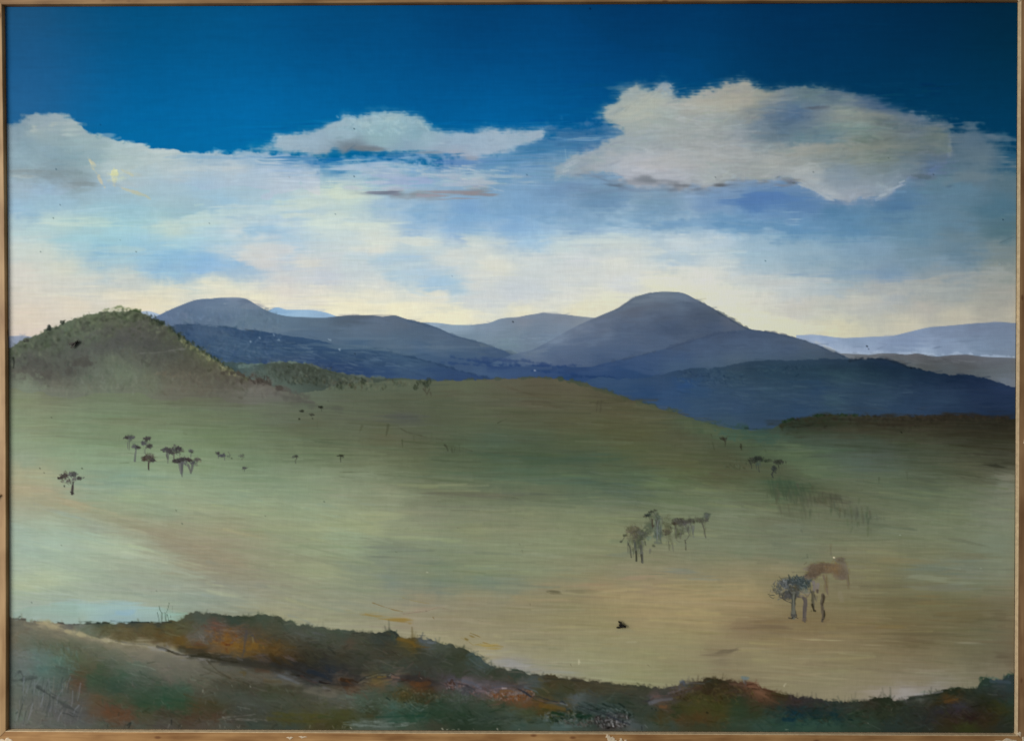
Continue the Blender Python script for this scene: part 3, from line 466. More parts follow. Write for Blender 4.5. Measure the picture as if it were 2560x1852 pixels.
ridge([(1000,880),(1060,885),(1100,893),(1180,902),(1240,914),(1300,913),(1380,916),(1450,918),(1520,914),(1560,924),(1620,935),(1700,950)], [(1050,895,(66,84,122)),(1150,910,(62,78,118)),(1250,912,(46,60,112)),(1350,914,(48,62,112)),(1450,922,(48,62,110)),(1100,925,(62,80,118)),(1200,930,(66,84,122)),(1300,930,(58,74,118)),(1380,930,(54,70,118)),(1250,945,(62,80,120)),(1420,945,(42,62,112)),(1500,950,(42,60,110)),(1550,965,(46,66,112)),(1600,985,(48,70,108)),(1500,930,(58,74,118))], 8, rough=10, rf='H', x0=1000, x1=1720, wy=4)
for pts, w, c in [([(1130,893),(1200,904),(1260,914),(1340,913),(1440,916)],4,(38,52,108)),([(1100,905),(1180,912),(1250,917),(1300,915)],3,(42,56,110)),([(1330,925),(1420,934),(1500,944),(1560,948)],4,(34,50,105)),([(1180,897),(1300,902),(1380,912)],4,(50,60,112)),([(1380,948),(1450,940),(1560,946)],3,(36,54,100))]:
    line(pts, w, c, .7, own=2, tex=4, soft=2)
P('painted_hill', 'dark blue slope behind the green hill at the left')
m5 = [(415,822),(432,813),(455,810),(474,809),(500,812),(531,816),(560,818),(588,821),(612,826),(626,825),(650,828),(683,833),(730,840),(790,850),(850,862),(910,870),(975,880),(1010,887),(1040,895),(1096,910),(1153,927),(1190,937),(1232,947),(1260,955)]
ridge(m5, [(440,822,(70,84,112)),(480,818,(62,76,108)),(540,830,(74,88,122)),(480,845,(66,82,118)),(560,850,(68,84,120)),(620,835,(55,70,112)),(680,845,(48,62,106)),(560,890,(58,76,114)),(520,870,(60,76,112)),(620,870,(62,80,118)),(640,900,(58,78,112)),(700,865,(46,60,108)),(800,870,(48,64,110)),(700,890,(60,78,118)),(780,900,(48,64,110)),(880,885,(48,64,108)),(860,920,(42,58,108)),(950,895,(50,66,108)),(960,925,(48,64,110)),(1000,910,(62,82,118)),(1050,910,(58,76,112)),(1050,930,(56,74,114)),(1100,925,(50,66,110)),(1150,935,(48,62,108)),(1200,943,(46,60,108)),(700,910,(40,56,104))], 2.5, rough=3, x0=410, x1=1270, wx=30, wy=10, relief=.1)
line([(975,880),(1040,895),(1096,910),(1153,927),(1232,947)], 4, (38,54,92), .6, own=2, tex=3)
line([(440,812),(500,811),(590,820)], 2.5, (45,60,95), .6, own=2, tex=2)
scatter(640, 880, 140, 34, 160, [(96,112,140),(80,98,128),(52,70,104)], 26, 3, 6, 12, .4, own=2)
scatter(850, 900, 200, 34, 200, [(84,102,132),(70,90,120),(50,70,106)], 30, 3, 8, 12, .4, own=2)
dab(800, 862, 120, 10, (84,100,130), .5, 5, tex=1.3, own=2); dab(900, 872, 120, 9, (80,98,126), .45, 5, tex=1.3, own=2)
for x, y in [(627,855),(649,844),(697,851),(848,873),(824,850),(685,838)]:
    scatter(x, y, 3, 2, 3, (150,165,190), 3, 1.8, 0, 90, .8, own=2)
line([(613,823),(635,829)], 3, (55,60,80), .6, own=2)
P('painted_hill', 'large dark slate-blue hill at the right')
m4 = [(1440,960),(1495,943),(1551,947),(1608,944),(1640,938),(1665,934),(1690,929),(1705,924),(1719,921),(1749,919),(1776,921),(1795,919),(1814,916),(1836,909),(1871,903),(1900,902),(1927,901),(2003,900),(2040,898),(2079,897),(2105,899),(2125,901),(2150,898),(2174,896),(2195,896),(2212,898),(2242,905),(2269,917),(2307,923),(2345,931),(2360,936),(2375,939),(2395,935),(2413,934),(2435,938),(2458,945),(2496,956),(2540,970)]
ridge(m4, [(1550,955,(55,75,112)),(1650,945,(55,72,108)),(1720,930,(52,68,98)),(1780,935,(55,74,102)),(1850,915,(58,70,98)),(1900,915,(50,66,92)),(2000,910,(52,68,96)),(2100,910,(48,62,90)),(2180,902,(40,52,80)),(2230,910,(38,48,80)),(2300,930,(36,46,78)),(2380,945,(32,40,72)),(2450,955,(34,42,76)),(2520,975,(40,48,84)),(1720,960,(48,72,120)),(1760,975,(52,76,110)),(1680,985,(52,74,112)),(1850,960,(54,76,100)),(1850,930,(60,80,100)),(1950,940,(52,72,98)),(1950,980,(56,80,100)),(2040,970,(50,70,102)),(2100,950,(58,80,100)),(2080,1000,(60,84,102)),(2200,950,(48,66,90)),(2200,990,(54,74,98)),(2300,970,(44,58,88)),(2350,1000,(48,64,92)),(2450,990,(38,48,80)),(2520,1010,(36,46,78)),(1750,1010,(56,78,105)),(1850,1020,(56,76,106)),(1900,1045,(52,72,96)),(1980,1020,(50,70,100)),(2150,1025,(50,68,94)),(2250,1020,(48,66,94)),(2400,1025,(40,54,82)),(2500,1040,(32,42,68)),(1600,985,(46,68,108)),(1820,1055,(58,80,98))], 3, rough=5, x0=1440, x1=2600, wx=18, wy=7, relief=.1)
scatter(1780, 945, 90, 22, 200, [(70,92,118),(42,58,92),(62,84,104)], 7, 3, 20, 60, .4, own=2)
scatter(1960, 925, 70, 16, 60, [(48,62,92),(68,90,108)], 8, 3, 0, 60, .35, own=2)
scatter(2000, 985, 300, 45, 160, [(68,92,108),(45,62,92),(75,98,112)], 34, 4, 4, 10, .22, own=2)
line([(2125,901),(2174,896),(2212,898),(2242,905),(2269,917),(2307,923)], 4, (34,40,62), .6, own=2, tex=3)
line([(2212,894),(2245,901),(2275,913),(2310,920)], 2, (115,100,100), .4, own=2, tex=2)
smear(700, 750, 1060, 380, 2540, 0, (20, 80), (3, 6), .3, 6, 4)
work(2600, 390, 2530, 745, 1060, (10, 40), (2, 4), 4, 14, .3, 7, 5, 'painted_hill')
work(500, 1290, 1900, 740, 920, (10, 40), (2, 4), 4, 20, .3, 6, 5, 'painted_mountain')
# --- green country
P('painted_hill', 'small dark green wooded knoll behind the left hill')
gk = [(560,905),(582,904),(628,910),(660,908),(688,904),(705,903),(723,903),(748,906),(770,910),(794,916),(829,926),(882,937),(935,943),(1005,947),(1100,952),(1200,955)]
ridge(gk, [(600,915,(56,80,88)),(640,925,(72,98,100)),(660,915,(62,86,84)),(700,915,(66,82,76)),(750,918,(62,78,72)),(730,935,(60,80,74)),(790,930,(55,72,64)),(680,945,(84,112,104)),(640,950,(92,108,100)),(720,955,(76,100,90)),(760,950,(70,90,80)),(800,950,(62,78,68)),(850,940,(66,84,78)),(900,955,(84,96,84)),(950,952,(60,74,66)),(1000,955,(68,84,72)),(1060,958,(78,90,72)),(700,980,(100,112,98))], 3, rough=5, x0=555, x1=1210, wx=14, wy=7)
line([(600,915),(628,912),(688,905),(723,904),(760,908)], 3, (104,134,130), .6, own=2, tex=4)
line([(770,910),(829,927),(882,938),(960,944)], 3, (84,104,106), .6, own=2, tex=3)
scatter(740, 935, 110, 24, 260, [(48,64,52),(70,92,78),(88,112,100),(52,70,64)], 8, 4, 60, 60, .4, own=2)
scatter(820, 950, 120, 12, 110, [(44,58,48),(60,76,62),(92,104,84)], 6, 4, 70, 50, .5, own=2)
P('painted_meadow', 'broad sage green and tan grassland rolling down to the foreground')
mead = [(0,930),(400,930),(600,935),(640,950),(683,966),(739,985),(800,975),(850,962),(900,957),(964,952),(1020,952),(1078,951),(1130,950),(1180,949),(1229,947),(1290,944),(1343,943),(1370,944),(1400,947),(1430,951),(1457,957),(1476,963),(1495,970),(1514,976),(1533,983),(1560,991),(1589,1001),(1620,1011),(1646,1019),(1680,1028),(1710,1036),(1738,1047),(1766,1056),(1795,1064),(1830,1070),(1871,1074),(1909,1076),(1930,1071),(1946,1064),(1960,1056),(1973,1050),(2005,1045),(2041,1041),(2080,1038),(2117,1038),(2170,1040),(2231,1042),(2300,1040),(2383,1040),(2439,1043),(2534,1046)]
gm = [(640,985,(110,112,100)),(720,975,(96,102,88)),(800,975,(94,104,88)),(860,970,(90,100,82)),(930,965,(88,98,78)),(1000,962,(88,98,78)),(1070,965,(88,96,76)),(1150,958,(92,98,74)),(1250,958,(92,90,72)),(1340,955,(90,84,66)),(1420,965,(92,86,66)),(1500,985,(84,78,60)),(1560,1000,(80,74,56)),(1640,1030,(84,82,62)),(1700,1045,(74,84,70)),(1760,1065,(70,88,66)),(1830,1082,(66,86,70)),(1900,1084,(56,76,70)),(1960,1066,(44,54,46)),(2000,1056,(42,52,38)),(2060,1052,(44,48,36)),(2150,1052,(58,50,38)),(2250,1055,(56,44,34)),(2350,1055,(50,40,30)),(2430,1055,(34,30,26)),(2510,1055,(36,32,26)),(2520,1075,(46,40,26)),(2440,1080,(46,42,28)),(2300,1080,(64,58,44)),(2200,1080,(60,60,44)),(2080,1078,(64,62,48)),(1990,1078,(60,66,52)),
(60,1000,(122,138,110)),(150,990,(112,118,98)),(250,990,(112,122,98)),(350,990,(110,118,94)),(450,980,(104,104,86)),(550,970,(94,92,80)),(600,990,(100,100,86)),(700,1000,(100,108,92)),(780,1010,(94,104,86)),(900,1000,(88,94,74)),(1000,1005,(84,88,68)),(1100,1000,(86,90,68)),(1230,1000,(86,86,66)),(1350,1000,(88,82,62)),(1450,1000,(92,86,64)),(1560,1030,(88,80,56)),(1620,1050,(86,82,56)),
(60,1050,(126,148,122)),(160,1050,(122,138,112)),(280,1040,(118,130,104)),(400,1040,(114,122,98)),(500,1040,(108,116,92)),(620,1040,(102,112,88)),(700,1030,(96,98,84)),(780,1060,(94,94,74)),(860,1040,(92,96,78)),(940,1060,(88,90,68)),(1010,1045,(84,86,76)),(1100,1050,(82,86,66)),(1200,1050,(88,92,68)),(1320,1050,(84,84,62)),(1430,1060,(86,82,58)),(1520,1060,(86,82,56)),(1600,1085,(84,80,54)),(1700,1085,(80,74,54)),(1780,1090,(78,82,60)),(1840,1100,(74,82,62)),(1880,1120,(72,88,68)),(1940,1100,(70,86,72)),(2040,1100,(66,80,68)),(2150,1100,(62,72,58)),(2280,1110,(64,70,50)),(2400,1100,(60,60,46)),(2500,1110,(58,56,42)),
(60,1100,(132,156,132)),(180,1100,(132,148,122)),(300,1090,(124,134,108)),(420,1090,(122,134,108)),(560,1090,(108,120,92)),(700,1090,(100,108,84)),(820,1100,(92,98,76)),(950,1090,(92,90,68)),(1050,1110,(82,84,66)),(1150,1110,(76,86,68)),(1250,1110,(74,88,74)),(1350,1110,(72,82,66)),(1450,1110,(78,84,62)),(1580,1120,(84,86,60)),(1700,1120,(82,80,60)),(1800,1130,(76,74,56)),(1900,1150,(76,84,62)),(1970,1140,(88,104,76)),(2080,1140,(76,88,78)),(2200,1130,(74,82,74)),(2300,1140,(68,74,58)),(2420,1140,(70,70,52)),(2510,1150,(64,62,50)),
(60,1150,(138,158,142)),(200,1150,(136,156,132)),(340,1150,(132,146,122)),(500,1150,(126,140,112)),(640,1150,(112,126,102)),(780,1140,(104,114,90)),(900,1150,(104,110,88)),(1020,1150,(90,96,76)),(1130,1150,(78,90,74)),(1240,1150,(70,86,72)),(1350,1150,(66,84,70)),(1450,1150,(70,84,74)),(1560,1150,(76,86,68)),(1700,1160,(86,86,60)),(1820,1170,(80,76,58)),(1930,1180,(78,80,62)),(2030,1180,(92,108,80)),(2130,1170,(86,100,86)),(2230,1170,(82,92,78)),(2330,1180,(76,80,62)),(2420,1180,(86,84,64)),(2510,1190,(108,106,88)),
(45,1190,(165,160,132)),(110,1195,(165,162,134)),(190,1190,(140,156,138)),(300,1190,(130,150,138)),(400,1200,(145,158,136)),(540,1195,(136,150,128)),(660,1190,(124,138,116)),(780,1190,(128,140,118)),(900,1190,(122,132,112)),(1000,1195,(108,118,98)),(1120,1190,(92,104,86)),(1240,1190,(80,96,84)),(1350,1190,(78,94,82)),(1470,1195,(74,90,80)),(1580,1190,(76,92,78)),(1700,1195,(86,94,68)),(1800,1200,(84,88,64)),(1920,1215,(66,80,60)),(2010,1210,(82,86,64)),(2100,1210,(92,100,76)),(2220,1210,(94,104,82)),(2350,1210,(88,96,76)),(2500,1220,(108,112,96)),
(50,1230,(168,152,124)),(130,1235,(158,150,128)),(210,1240,(142,154,138)),(330,1235,(152,162,132)),(450,1235,(150,158,134)),(580,1240,(138,152,130)),(720,1240,(134,148,124)),(850,1235,(142,148,124)),(960,1230,(136,138,114)),(1080,1240,(114,116,96)),(1200,1240,(108,112,92)),(1330,1235,(98,104,86)),(1450,1230,(90,102,86)),(1560,1230,(84,98,86)),(1680,1240,(100,112,86)),(1780,1235,(106,114,88)),(1880,1240,(96,102,76)),(1980,1245,(92,94,72)),(2080,1240,(96,92,72)),(2180,1240,(102,104,80)),(2300,1245,(96,104,82)),(2420,1240,(104,110,86)),(2510,1260,(120,122,102)),
(50,1275,(158,156,138)),(120,1265,(154,138,116)),(200,1275,(158,140,118)),(280,1270,(146,146,126)),(400,1280,(138,150,128)),(520,1280,(152,154,126)),(640,1280,(150,156,126)),(760,1280,(148,158,128)),(880,1290,(152,158,124)),(980,1290,(142,146,120)),(1080,1290,(128,128,108)),(1200,1290,(128,128,104)),(1330,1290,(126,128,100)),(1450,1290,(122,126,98)),(1570,1290,(112,116,90)),(1680,1290,(112,118,92)),(1800,1290,(114,120,96)),(1920,1290,(108,108,86)),(2030,1290,(108,110,86)),(2150,1295,(100,104,86)),(2250,1290,(110,112,88)),(2380,1290,(112,116,90)),(2500,1300,(120,124,104)),
(50,1320,(156,170,158)),(140,1310,(158,166,150)),(230,1310,(142,142,134)),(320,1310,(148,136,118)),(430,1320,(148,136,114)),(560,1320,(150,144,118)),(700,1325,(148,150,118)),(820,1320,(150,154,122)),(940,1320,(154,158,120)),(1050,1330,(140,144,114)),(1180,1330,(134,136,104)),(1300,1330,(128,130,102)),(1420,1330,(128,132,102)),(1540,1335,(130,130,98)),(1750,1330,(118,124,98)),(1850,1330,(116,122,98)),(1970,1330,(108,114,96)),(2080,1330,(112,114,92)),(2200,1330,(116,120,98)),(2330,1335,(118,122,98)),(2480,1340,(122,126,106)),
(50,1370,(158,174,158)),(150,1360,(160,176,160)),(250,1360,(166,178,154)),(330,1370,(164,172,148)),(420,1365,(148,136,116)),(520,1365,(146,134,112)),(640,1370,(146,144,118)),(760,1370,(140,148,118)),(880,1375,(140,156,128)),(1000,1370,(122,132,112)),(1120,1380,(120,130,110)),(1250,1380,(126,134,108)),(1380,1375,(128,134,106)),(1500,1380,(126,128,100)),(1750,1375,(116,122,100)),(1850,1380,(112,122,100)),(1960,1380,(112,120,100)),(2080,1380,(122,118,94)),(2200,1390,(128,120,92)),(2330,1380,(126,120,94)),(2470,1380,(120,124,104)),
(60,1420,(158,172,152)),(160,1410,(160,174,150)),(280,1410,(156,164,142)),(380,1410,(156,166,144)),(480,1410,(146,134,112)),(580,1415,(144,132,110)),(700,1420,(144,146,116)),(800,1425,(148,150,116)),(900,1420,(128,138,116)),(980,1410,(118,128,118)),(1080,1420,(110,128,122)),(1200,1425,(122,134,114)),(1320,1430,(128,136,112)),(1440,1430,(132,132,108)),(1570,1430,(130,128,106)),(1700,1430,(124,124,104)),(1830,1420,(132,126,100)),(1940,1430,(132,122,96)),(2180,1430,(122,114,86)),(2300,1430,(116,116,100)),(2400,1430,(118,120,108)),(2500,1430,(128,130,110)),
(60,1465,(165,172,140)),(130,1450,(172,178,142)),(230,1460,(152,162,142)),(330,1450,(148,154,138)),(440,1460,(148,158,140)),(540,1460,(148,146,128)),(660,1465,(140,136,116)),(780,1470,(142,144,118)),(890,1460,(130,138,118)),(980,1455,(112,128,130)),(1090,1460,(104,124,128)),(1200,1450,(100,124,124)),(1270,1460,(112,126,118)),(1380,1470,(134,126,104)),(1500,1470,(144,126,100)),(1620,1460,(146,130,106)),(1730,1460,(146,134,100)),(1850,1470,(150,138,104)),(2120,1460,(122,114,92)),(2230,1470,(112,104,82)),(2350,1470,(116,106,82)),(2450,1465,(120,118,96)),(2520,1470,(126,114,92)),
(60,1505,(150,168,150)),(150,1495,(150,166,152)),(260,1500,(152,164,142)),(360,1510,(158,170,150)),(480,1500,(136,152,138)),(600,1505,(142,146,126)),(720,1510,(144,142,118)),(840,1500,(134,138,118)),(950,1500,(134,136,118)),(1060,1500,(142,132,112)),(1180,1500,(142,132,108)),(1300,1500,(140,130,104)),(1420,1500,(134,128,100)),(1540,1500,(150,138,104)),(1650,1500,(154,140,108)),(1760,1510,(154,140,106)),(1870,1510,(148,132,100)),(2150,1510,(118,108,82)),(2250,1515,(110,98,72)),(2350,1510,(116,102,74)),(2440,1510,(118,98,72)),(2520,1520,(116,100,76)),
(700,1535,(156,152,116)),(820,1545,(148,148,116)),(920,1545,(144,140,112)),(1020,1550,(148,136,112)),(1140,1550,(140,130,104)),(1280,1550,(138,132,102)),(1400,1555,(138,132,100)),(1500,1560,(138,134,100)),(1620,1550,(148,136,104)),(1750,1560,(148,136,102)),(1850,1570,(126,110,88)),(1950,1575,(114,100,78)),(2060,1570,(118,104,76)),(2170,1560,(124,106,78)),(2280,1560,(114,98,70)),(2400,1555,(114,96,70)),(2520,1560,(120,98,74)),
(840,1575,(156,152,124)),(960,1585,(150,146,116)),(1080,1590,(150,144,112)),(1200,1590,(146,138,106)),(1330,1600,(138,134,104)),(1460,1595,(138,136,104)),(1580,1600,(140,136,104)),(1700,1600,(142,138,102)),(1820,1605,(138,128,98)),(1950,1600,(140,126,92)),(2060,1600,(134,118,88)),(2180,1600,(124,108,80)),(2290,1600,(108,90,66)),(2400,1605,(116,98,72)),(2520,1610,(116,94,72)),
(1110,1620,(156,150,114)),(1230,1630,(158,150,118)),(1350,1640,(148,144,110)),(1470,1640,(142,142,106)),(1600,1645,(142,140,102)),(1720,1650,(140,134,100)),(1800,1640,(122,112,88)),(1900,1640,(138,130,96)),(2010,1650,(140,128,96)),(2120,1650,(130,118,86)),(2240,1650,(128,112,84)),(2360,1650,(128,110,82)),(2460,1645,(118,98,74)),(2525,1650,(108,84,66)),
(1290,1660,(142,142,138)),(1400,1690,(148,146,122)),(1500,1690,(142,142,108)),(1600,1690,(140,140,98)),(1700,1680,(132,130,94)),(1850,1690,(130,120,90)),(1970,1700,(136,128,94)),(2080,1700,(132,124,92)),(2180,1700,(130,118,88)),(2300,1700,(130,116,88)),(2400,1690,(132,116,90)),(2500,1670,(132,112,88)),(2100,1735,(138,128,98)),(2200,1738,(148,136,122)),(2280,1735,(152,144,142)),(2340,1715,(142,132,122))]
ridge(mead, gm, 3, rough=5, x0=0, x1=2600, st='H', wx=22, wy=6, p=3.0, eps=260.0, relief=.1)
HL = [(15,872),(23,868),(40,858),(57,850),(75,844),(95,836),(110,828),(125,822),(140,814),(159,807),(185,799),(209,792),(235,784),(258,779),(296,775),(320,775),(341,777),(360,783),(379,793),(398,803),(417,814),(436,828),(455,843),(474,855),(493,867),(512,880),(531,894),(550,907),(569,918),(588,928),(607,936),(645,951),(683,966),(739,986),(800,1010),(870,1040)]
P('painted_hill', 'olive brown hill with a scrubby crest at the left')
gh = [(35,875,(92,104,78)),(100,848,(84,96,72)),(160,820,(96,112,82)),(230,795,(98,112,78)),(300,784,(84,100,66)),(340,784,(84,92,66)),(390,805,(84,88,70)),(60,900,(90,96,84)),(130,870,(96,104,82)),(200,840,(100,110,86)),(270,810,(98,102,80)),(340,815,(96,94,84)),(400,830,(84,84,74)),(440,850,(86,92,68)),(480,870,(84,88,64)),(520,895,(98,102,72)),(550,915,(98,94,72)),(580,935,(84,80,68)),(640,955,(88,82,76)),(90,900,(88,90,80)),(180,880,(92,92,84)),(250,860,(92,92,84)),(300,850,(90,88,82)),(370,860,(86,84,80)),(420,880,(84,84,78)),(470,900,(86,82,72)),(500,920,(82,78,68)),(540,945,(88,82,72)),(60,930,(96,92,80)),(110,930,(86,84,76)),(180,930,(84,84,76)),(220,890,(104,108,92)),(270,900,(110,118,94)),(330,890,(104,106,90)),(390,910,(92,90,80)),(430,930,(96,90,76)),(480,950,(104,96,80)),(530,965,(94,90,76)),(590,960,(92,88,78)),(650,980,(112,108,102)),(690,985,(110,106,102)),(60,960,(124,138,110)),(150,960,(108,106,90)),(230,940,(106,114,94)),(300,940,(110,122,96)),(370,950,(108,114,90)),(440,970,(108,104,86)),(520,990,(102,102,86)),(600,990,(98,98,84)),(740,1005,(86,84,74)),(800,1030,(92,88,74)),(700,1000,(96,98,84))] + [g for g in gm if g[0] < 1020]
ridge(HL, gh, 4, rough=9, x0=0, x1=900, bottom=1060, bw=100, st='P', wx=15, wy=7, p=3.0, eps=160.0, relief=.1)
# let the hill run out into the meadow
P('painted_meadow')
PARTS.pop(); CUR[0] = [k for k, v in enumerate(PARTS) if v[0] == 'painted_meadow'][0]
MEAD = CUR[0]; HILL = len(PARTS) - 1
mm = (L == HILL) & (Y > 985 + .02 * X + 30 * (BB - .5)) 
L[mm] = MEAD
CUR[0] = HILL
work(2600, 24, 700, 775, 990, (4, 14), (3, 6), 80, 60, .4, 9, 5, 'painted_hill')
# scrub on the hill
for i in range(330):
    x = rng.uniform(24, 620); yr = np.interp(x, [p[0] for p in HL], [p[1] for p in HL])
    y = yr + abs(rng.normal(0, 1)) * 24 + 2
    c = [(110,124,86),(64,74,48),(78,92,58),(60,66,48),(128,136,98),(52,58,44)][rng.randint(6)]
    if x > 400 and y > yr + 14: c = (78, 78, 62)
    line([(x, y), (x + rng.normal(0, 4), y - rng.uniform(0, 5))], rng.uniform(3, 7), np.array(c) + rng.normal(0, 6), rng.uniform(.2, .55), 3, own=.6, relief=.5, soft=2.4)
for i in range(300):
    x = rng.uniform(24, 600); yr = np.interp(x, [p[0] for p in HL], [p[1] for p in HL])
    y = rng.uniform(yr + 10, min(yr + 130, 960))
    c = [(80,78,70),(98,98,84),(110,112,92),(70,68,62)][rng.randint(4)]
    line([(x, y), (x + rng.normal(0, 6), y - rng.uniform(3, 12))], rng.uniform(3, 8), np.array(c) + rng.normal(0, 4), rng.uniform(.15, .4), 2, own=2, soft=3)
for pts, w, c, a in [([(258,777),(296,771),(330,772)],2.5,(120,134,84),.6),([(262,774),(300,767),(345,774)],2,(84,100,62),.5),([(296,774),(330,775),(350,778)],3,(60,78,44),.8),([(348,780),(338,775),(350,774)],2,(60,78,44),.6),([(125,822),(122,815)],3,(52,58,50),.8),([(159,806),(163,800)],2.5,(60,66,48),.8),([(153,808),(151,803)],3,(54,60,46),.8)]:
    line(pts, w, c, a, own=.5, tex=3)
scatter(121, 820, 9, 5, 26, (48,56,48), 4, 3, 90, 40, .8)
scatter(155, 806, 6, 4, 12, (52,60,48), 4, 2.5, 90, 40, .7)
scatter(62, 851, 7, 3, 12, (60,62,52), 4, 2.5, 90, 40, .7)
for i in range(60):
    t = rng.uniform(0, 1); x = 372 + 210 * t; y = np.interp(x, [p[0] for p in HL], [p[1] for p in HL]) + rng.normal(0, 3)
    scatter(x, y, 5, 3, 3, [(50,58,44),(60,68,48),(40,52,44)], 5, 3, 90, 50, .6)
for i in range(26):
    x = rng.uniform(455, 585); y = np.interp(x, [p[0] for p in HL], [p[1] for p in HL]) + rng.uniform(2, 14)
    scatter(x, y, 6, 4, 4, [(134,136,94),(110,112,72)], 5, 3, 70, 60, .55)
for x, y, rx, ry, c, a in [(205,908,34,14,(84,78,70),.6),(185,925,30,12,(84,80,72),.5),(90,905,40,16,(84,82,74),.5),(110,940,34,12,(88,84,74),.5),(300,835,60,30,(90,88,82),.35),(400,870,50,26,(80,78,74),.35),(255,870,50,24,(94,94,86),.3),(455,915,36,16,(80,76,66),.4),(560,930,16,9,(66,60,52),.55),(523,925,8,9,(64,64,48),.5),(604,954,6,6,(58,54,44),.5),(60,945,40,10,(116,128,102),.5),(240,925,24,10,(104,112,94),.4),(500,972,50,12,(96,88,72),.4),(430,935,40,8,(118,104,82),.4)]:
    dab(x, y, rx, ry, c, a, tex=1.1, f='B', own=2)
line([(352,883),(390,882),(430,876),(468,871)], 2.5, (118,116,108), .6, own=2, tex=2)
line([(628,940),(650,952),(690,966),(730,980),(770,992)], 7, (78,74,70), .55, own=2, tex=6, soft=3)
line([(690,985),(740,998),(800,1018),(850,1024)], 8, (78,78,72), .5, own=2, tex=6, soft=4)
line([(560,925),(610,938),(660,954),(700,968)], 5, (64,60,54), .6, own=2, tex=6)
scatter(640, 948, 36, 10, 40, [(52,50,46),(72,66,58)], 5, 3, 60, 60, .6, own=2)
CUR[0] = MEAD
# tufts along the saddle and the ridge
scatter(900, 960, 130, 14, 110, [(66,72,52),(104,108,84),(80,76,60),(58,72,62)], 6, 4, 90, 40, .45, own=2)
for x, y in [(862,958),(908,955),(1047,955),(1062,956),(1068,962),(1072,952),(1040,968),(848,966),(880,962)]:
    scatter(x, y, 6, 6, 12, [(56,64,46),(44,52,40)], 6, 3, 90, 50, .6, own=2)
for pts in [[(1058,972),(1068,985)],[(1074,972),(1066,988)],[(1062,965),(1064,975)],[(1076,980),(1078,990)]]:
    line(pts, 3, (64,58,46), .7, 2, own=2)
line([(1078,951),(1180,948),(1229,947),(1343,943),(1400,946),(1457,955)], 3, (56,72,64), .6, own=2, tex=3)
line([(1400,948),(1495,972),(1589,1002),(1646,1019),(1710,1038),(1795,1066)], 6, (54,70,56), .6, own=2, tex=6, soft=2)
line([(1460,968),(1533,993),(1600,1014),(1690,1042),(1790,1080)], 10, (88,84,60), .35, own=2, tex=8, soft=4)
line([(1700,1050),(1760,1075),(1840,1095),(1930,1130)], 22, (84,98,70), .4, own=2, tex=14, soft=8)
dab(1880, 1090, 70, 20, (54,80,72), .6, 8, tex=1, f='B'); dab(1830, 1088, 30, 14, (62,88,78), .5, 10, tex=1, f='B')
line([(1790,1058),(1850,1070),(1905,1075),(1930,1071)], 6, (48,70,70), .6, own=2, tex=6, soft=3)
# dark wooded rim of the right hill
for x, y, rx, ry, c, a, an in [(2120,1056,150,16,(46,46,34),.7,0),(2300,1060,170,20,(50,44,34),.8,0),(2460,1062,120,22,(42,38,30),.85,0),(2400,1082,170,20,(50,46,34),.6,3),(2260,1082,200,16,(58,54,42),.5,0),(2080,1078,140,14,(56,58,46),.4,0)]:
    dab(x, y, rx * 1.3, ry * 1.4, c, a, an, f='P', tex=.9, soft=1, own=2)
for i in range(420):
    x = rng.uniform(1950, 2532); yr = np.interp(x, [p[0] for p in mead], [p[1] for p in mead])
    y = yr + abs(rng.normal(0, 1)) * 13 - 1
    c = [(38,52,32),(46,48,30),(52,40,28),(34,34,26)][rng.randint(4)] if x < 2120 else [(50,42,32),(40,36,28),(34,30,24),(58,48,38)][rng.randint(4)]
    line([(x, y), (x + rng.normal(0, 5), y - rng.uniform(0, 5))], rng.uniform(3, 8), c, rng.uniform(.25, .6), 3, own=.5, relief=.4, soft=1.6)
for x in [1965,1975,2042,2053,2110,2138]:
    scatter(x, np.interp(x, [p[0] for p in mead], [p[1] for p in mead]) - 1, 9, 3, 14, (34,52,34), 5, 3, 0, 60, .8)
for i in range(26):
    x = rng.uniform(2200, 2530); y = rng.uniform(1085, 1200)
    if x > 2380: line([(x, y), (x + rng.uniform(30, 110), y + rng.uniform(4, 16))], rng.uniform(2, 5), (50,46,34), rng.uniform(.3, .6), 1, own=2, tex=2)
for x, y, rx, ry, c, a, an in [(2440,1085,70,14,(44,38,26),.5,6),(2500,1150,40,16,(58,56,42),.5,10),(2490,1165,50,5,(36,34,26),.6,14),(2420,1110,60,12,(50,46,32),.4,4),(2150,1082,80,10,(66,56,42),.4,0),(2000,1066,60,8,(36,40,32),.6,-6),(2080,1180,60,50,(86,104,78),.3,0),(2160,1160,70,26,(78,88,84),.45,0),(2270,1215,50,10,(66,64,50),.3,0),(2515,1210,22,26,(126,122,106),.5,0),(2020,1140,60,30,(92,108,76),.35,20),(1975,1115,60,12,(92,104,78),.4,20)]:
    dab(x, y, rx, ry, c, a, an, tex=1.0, own=2)
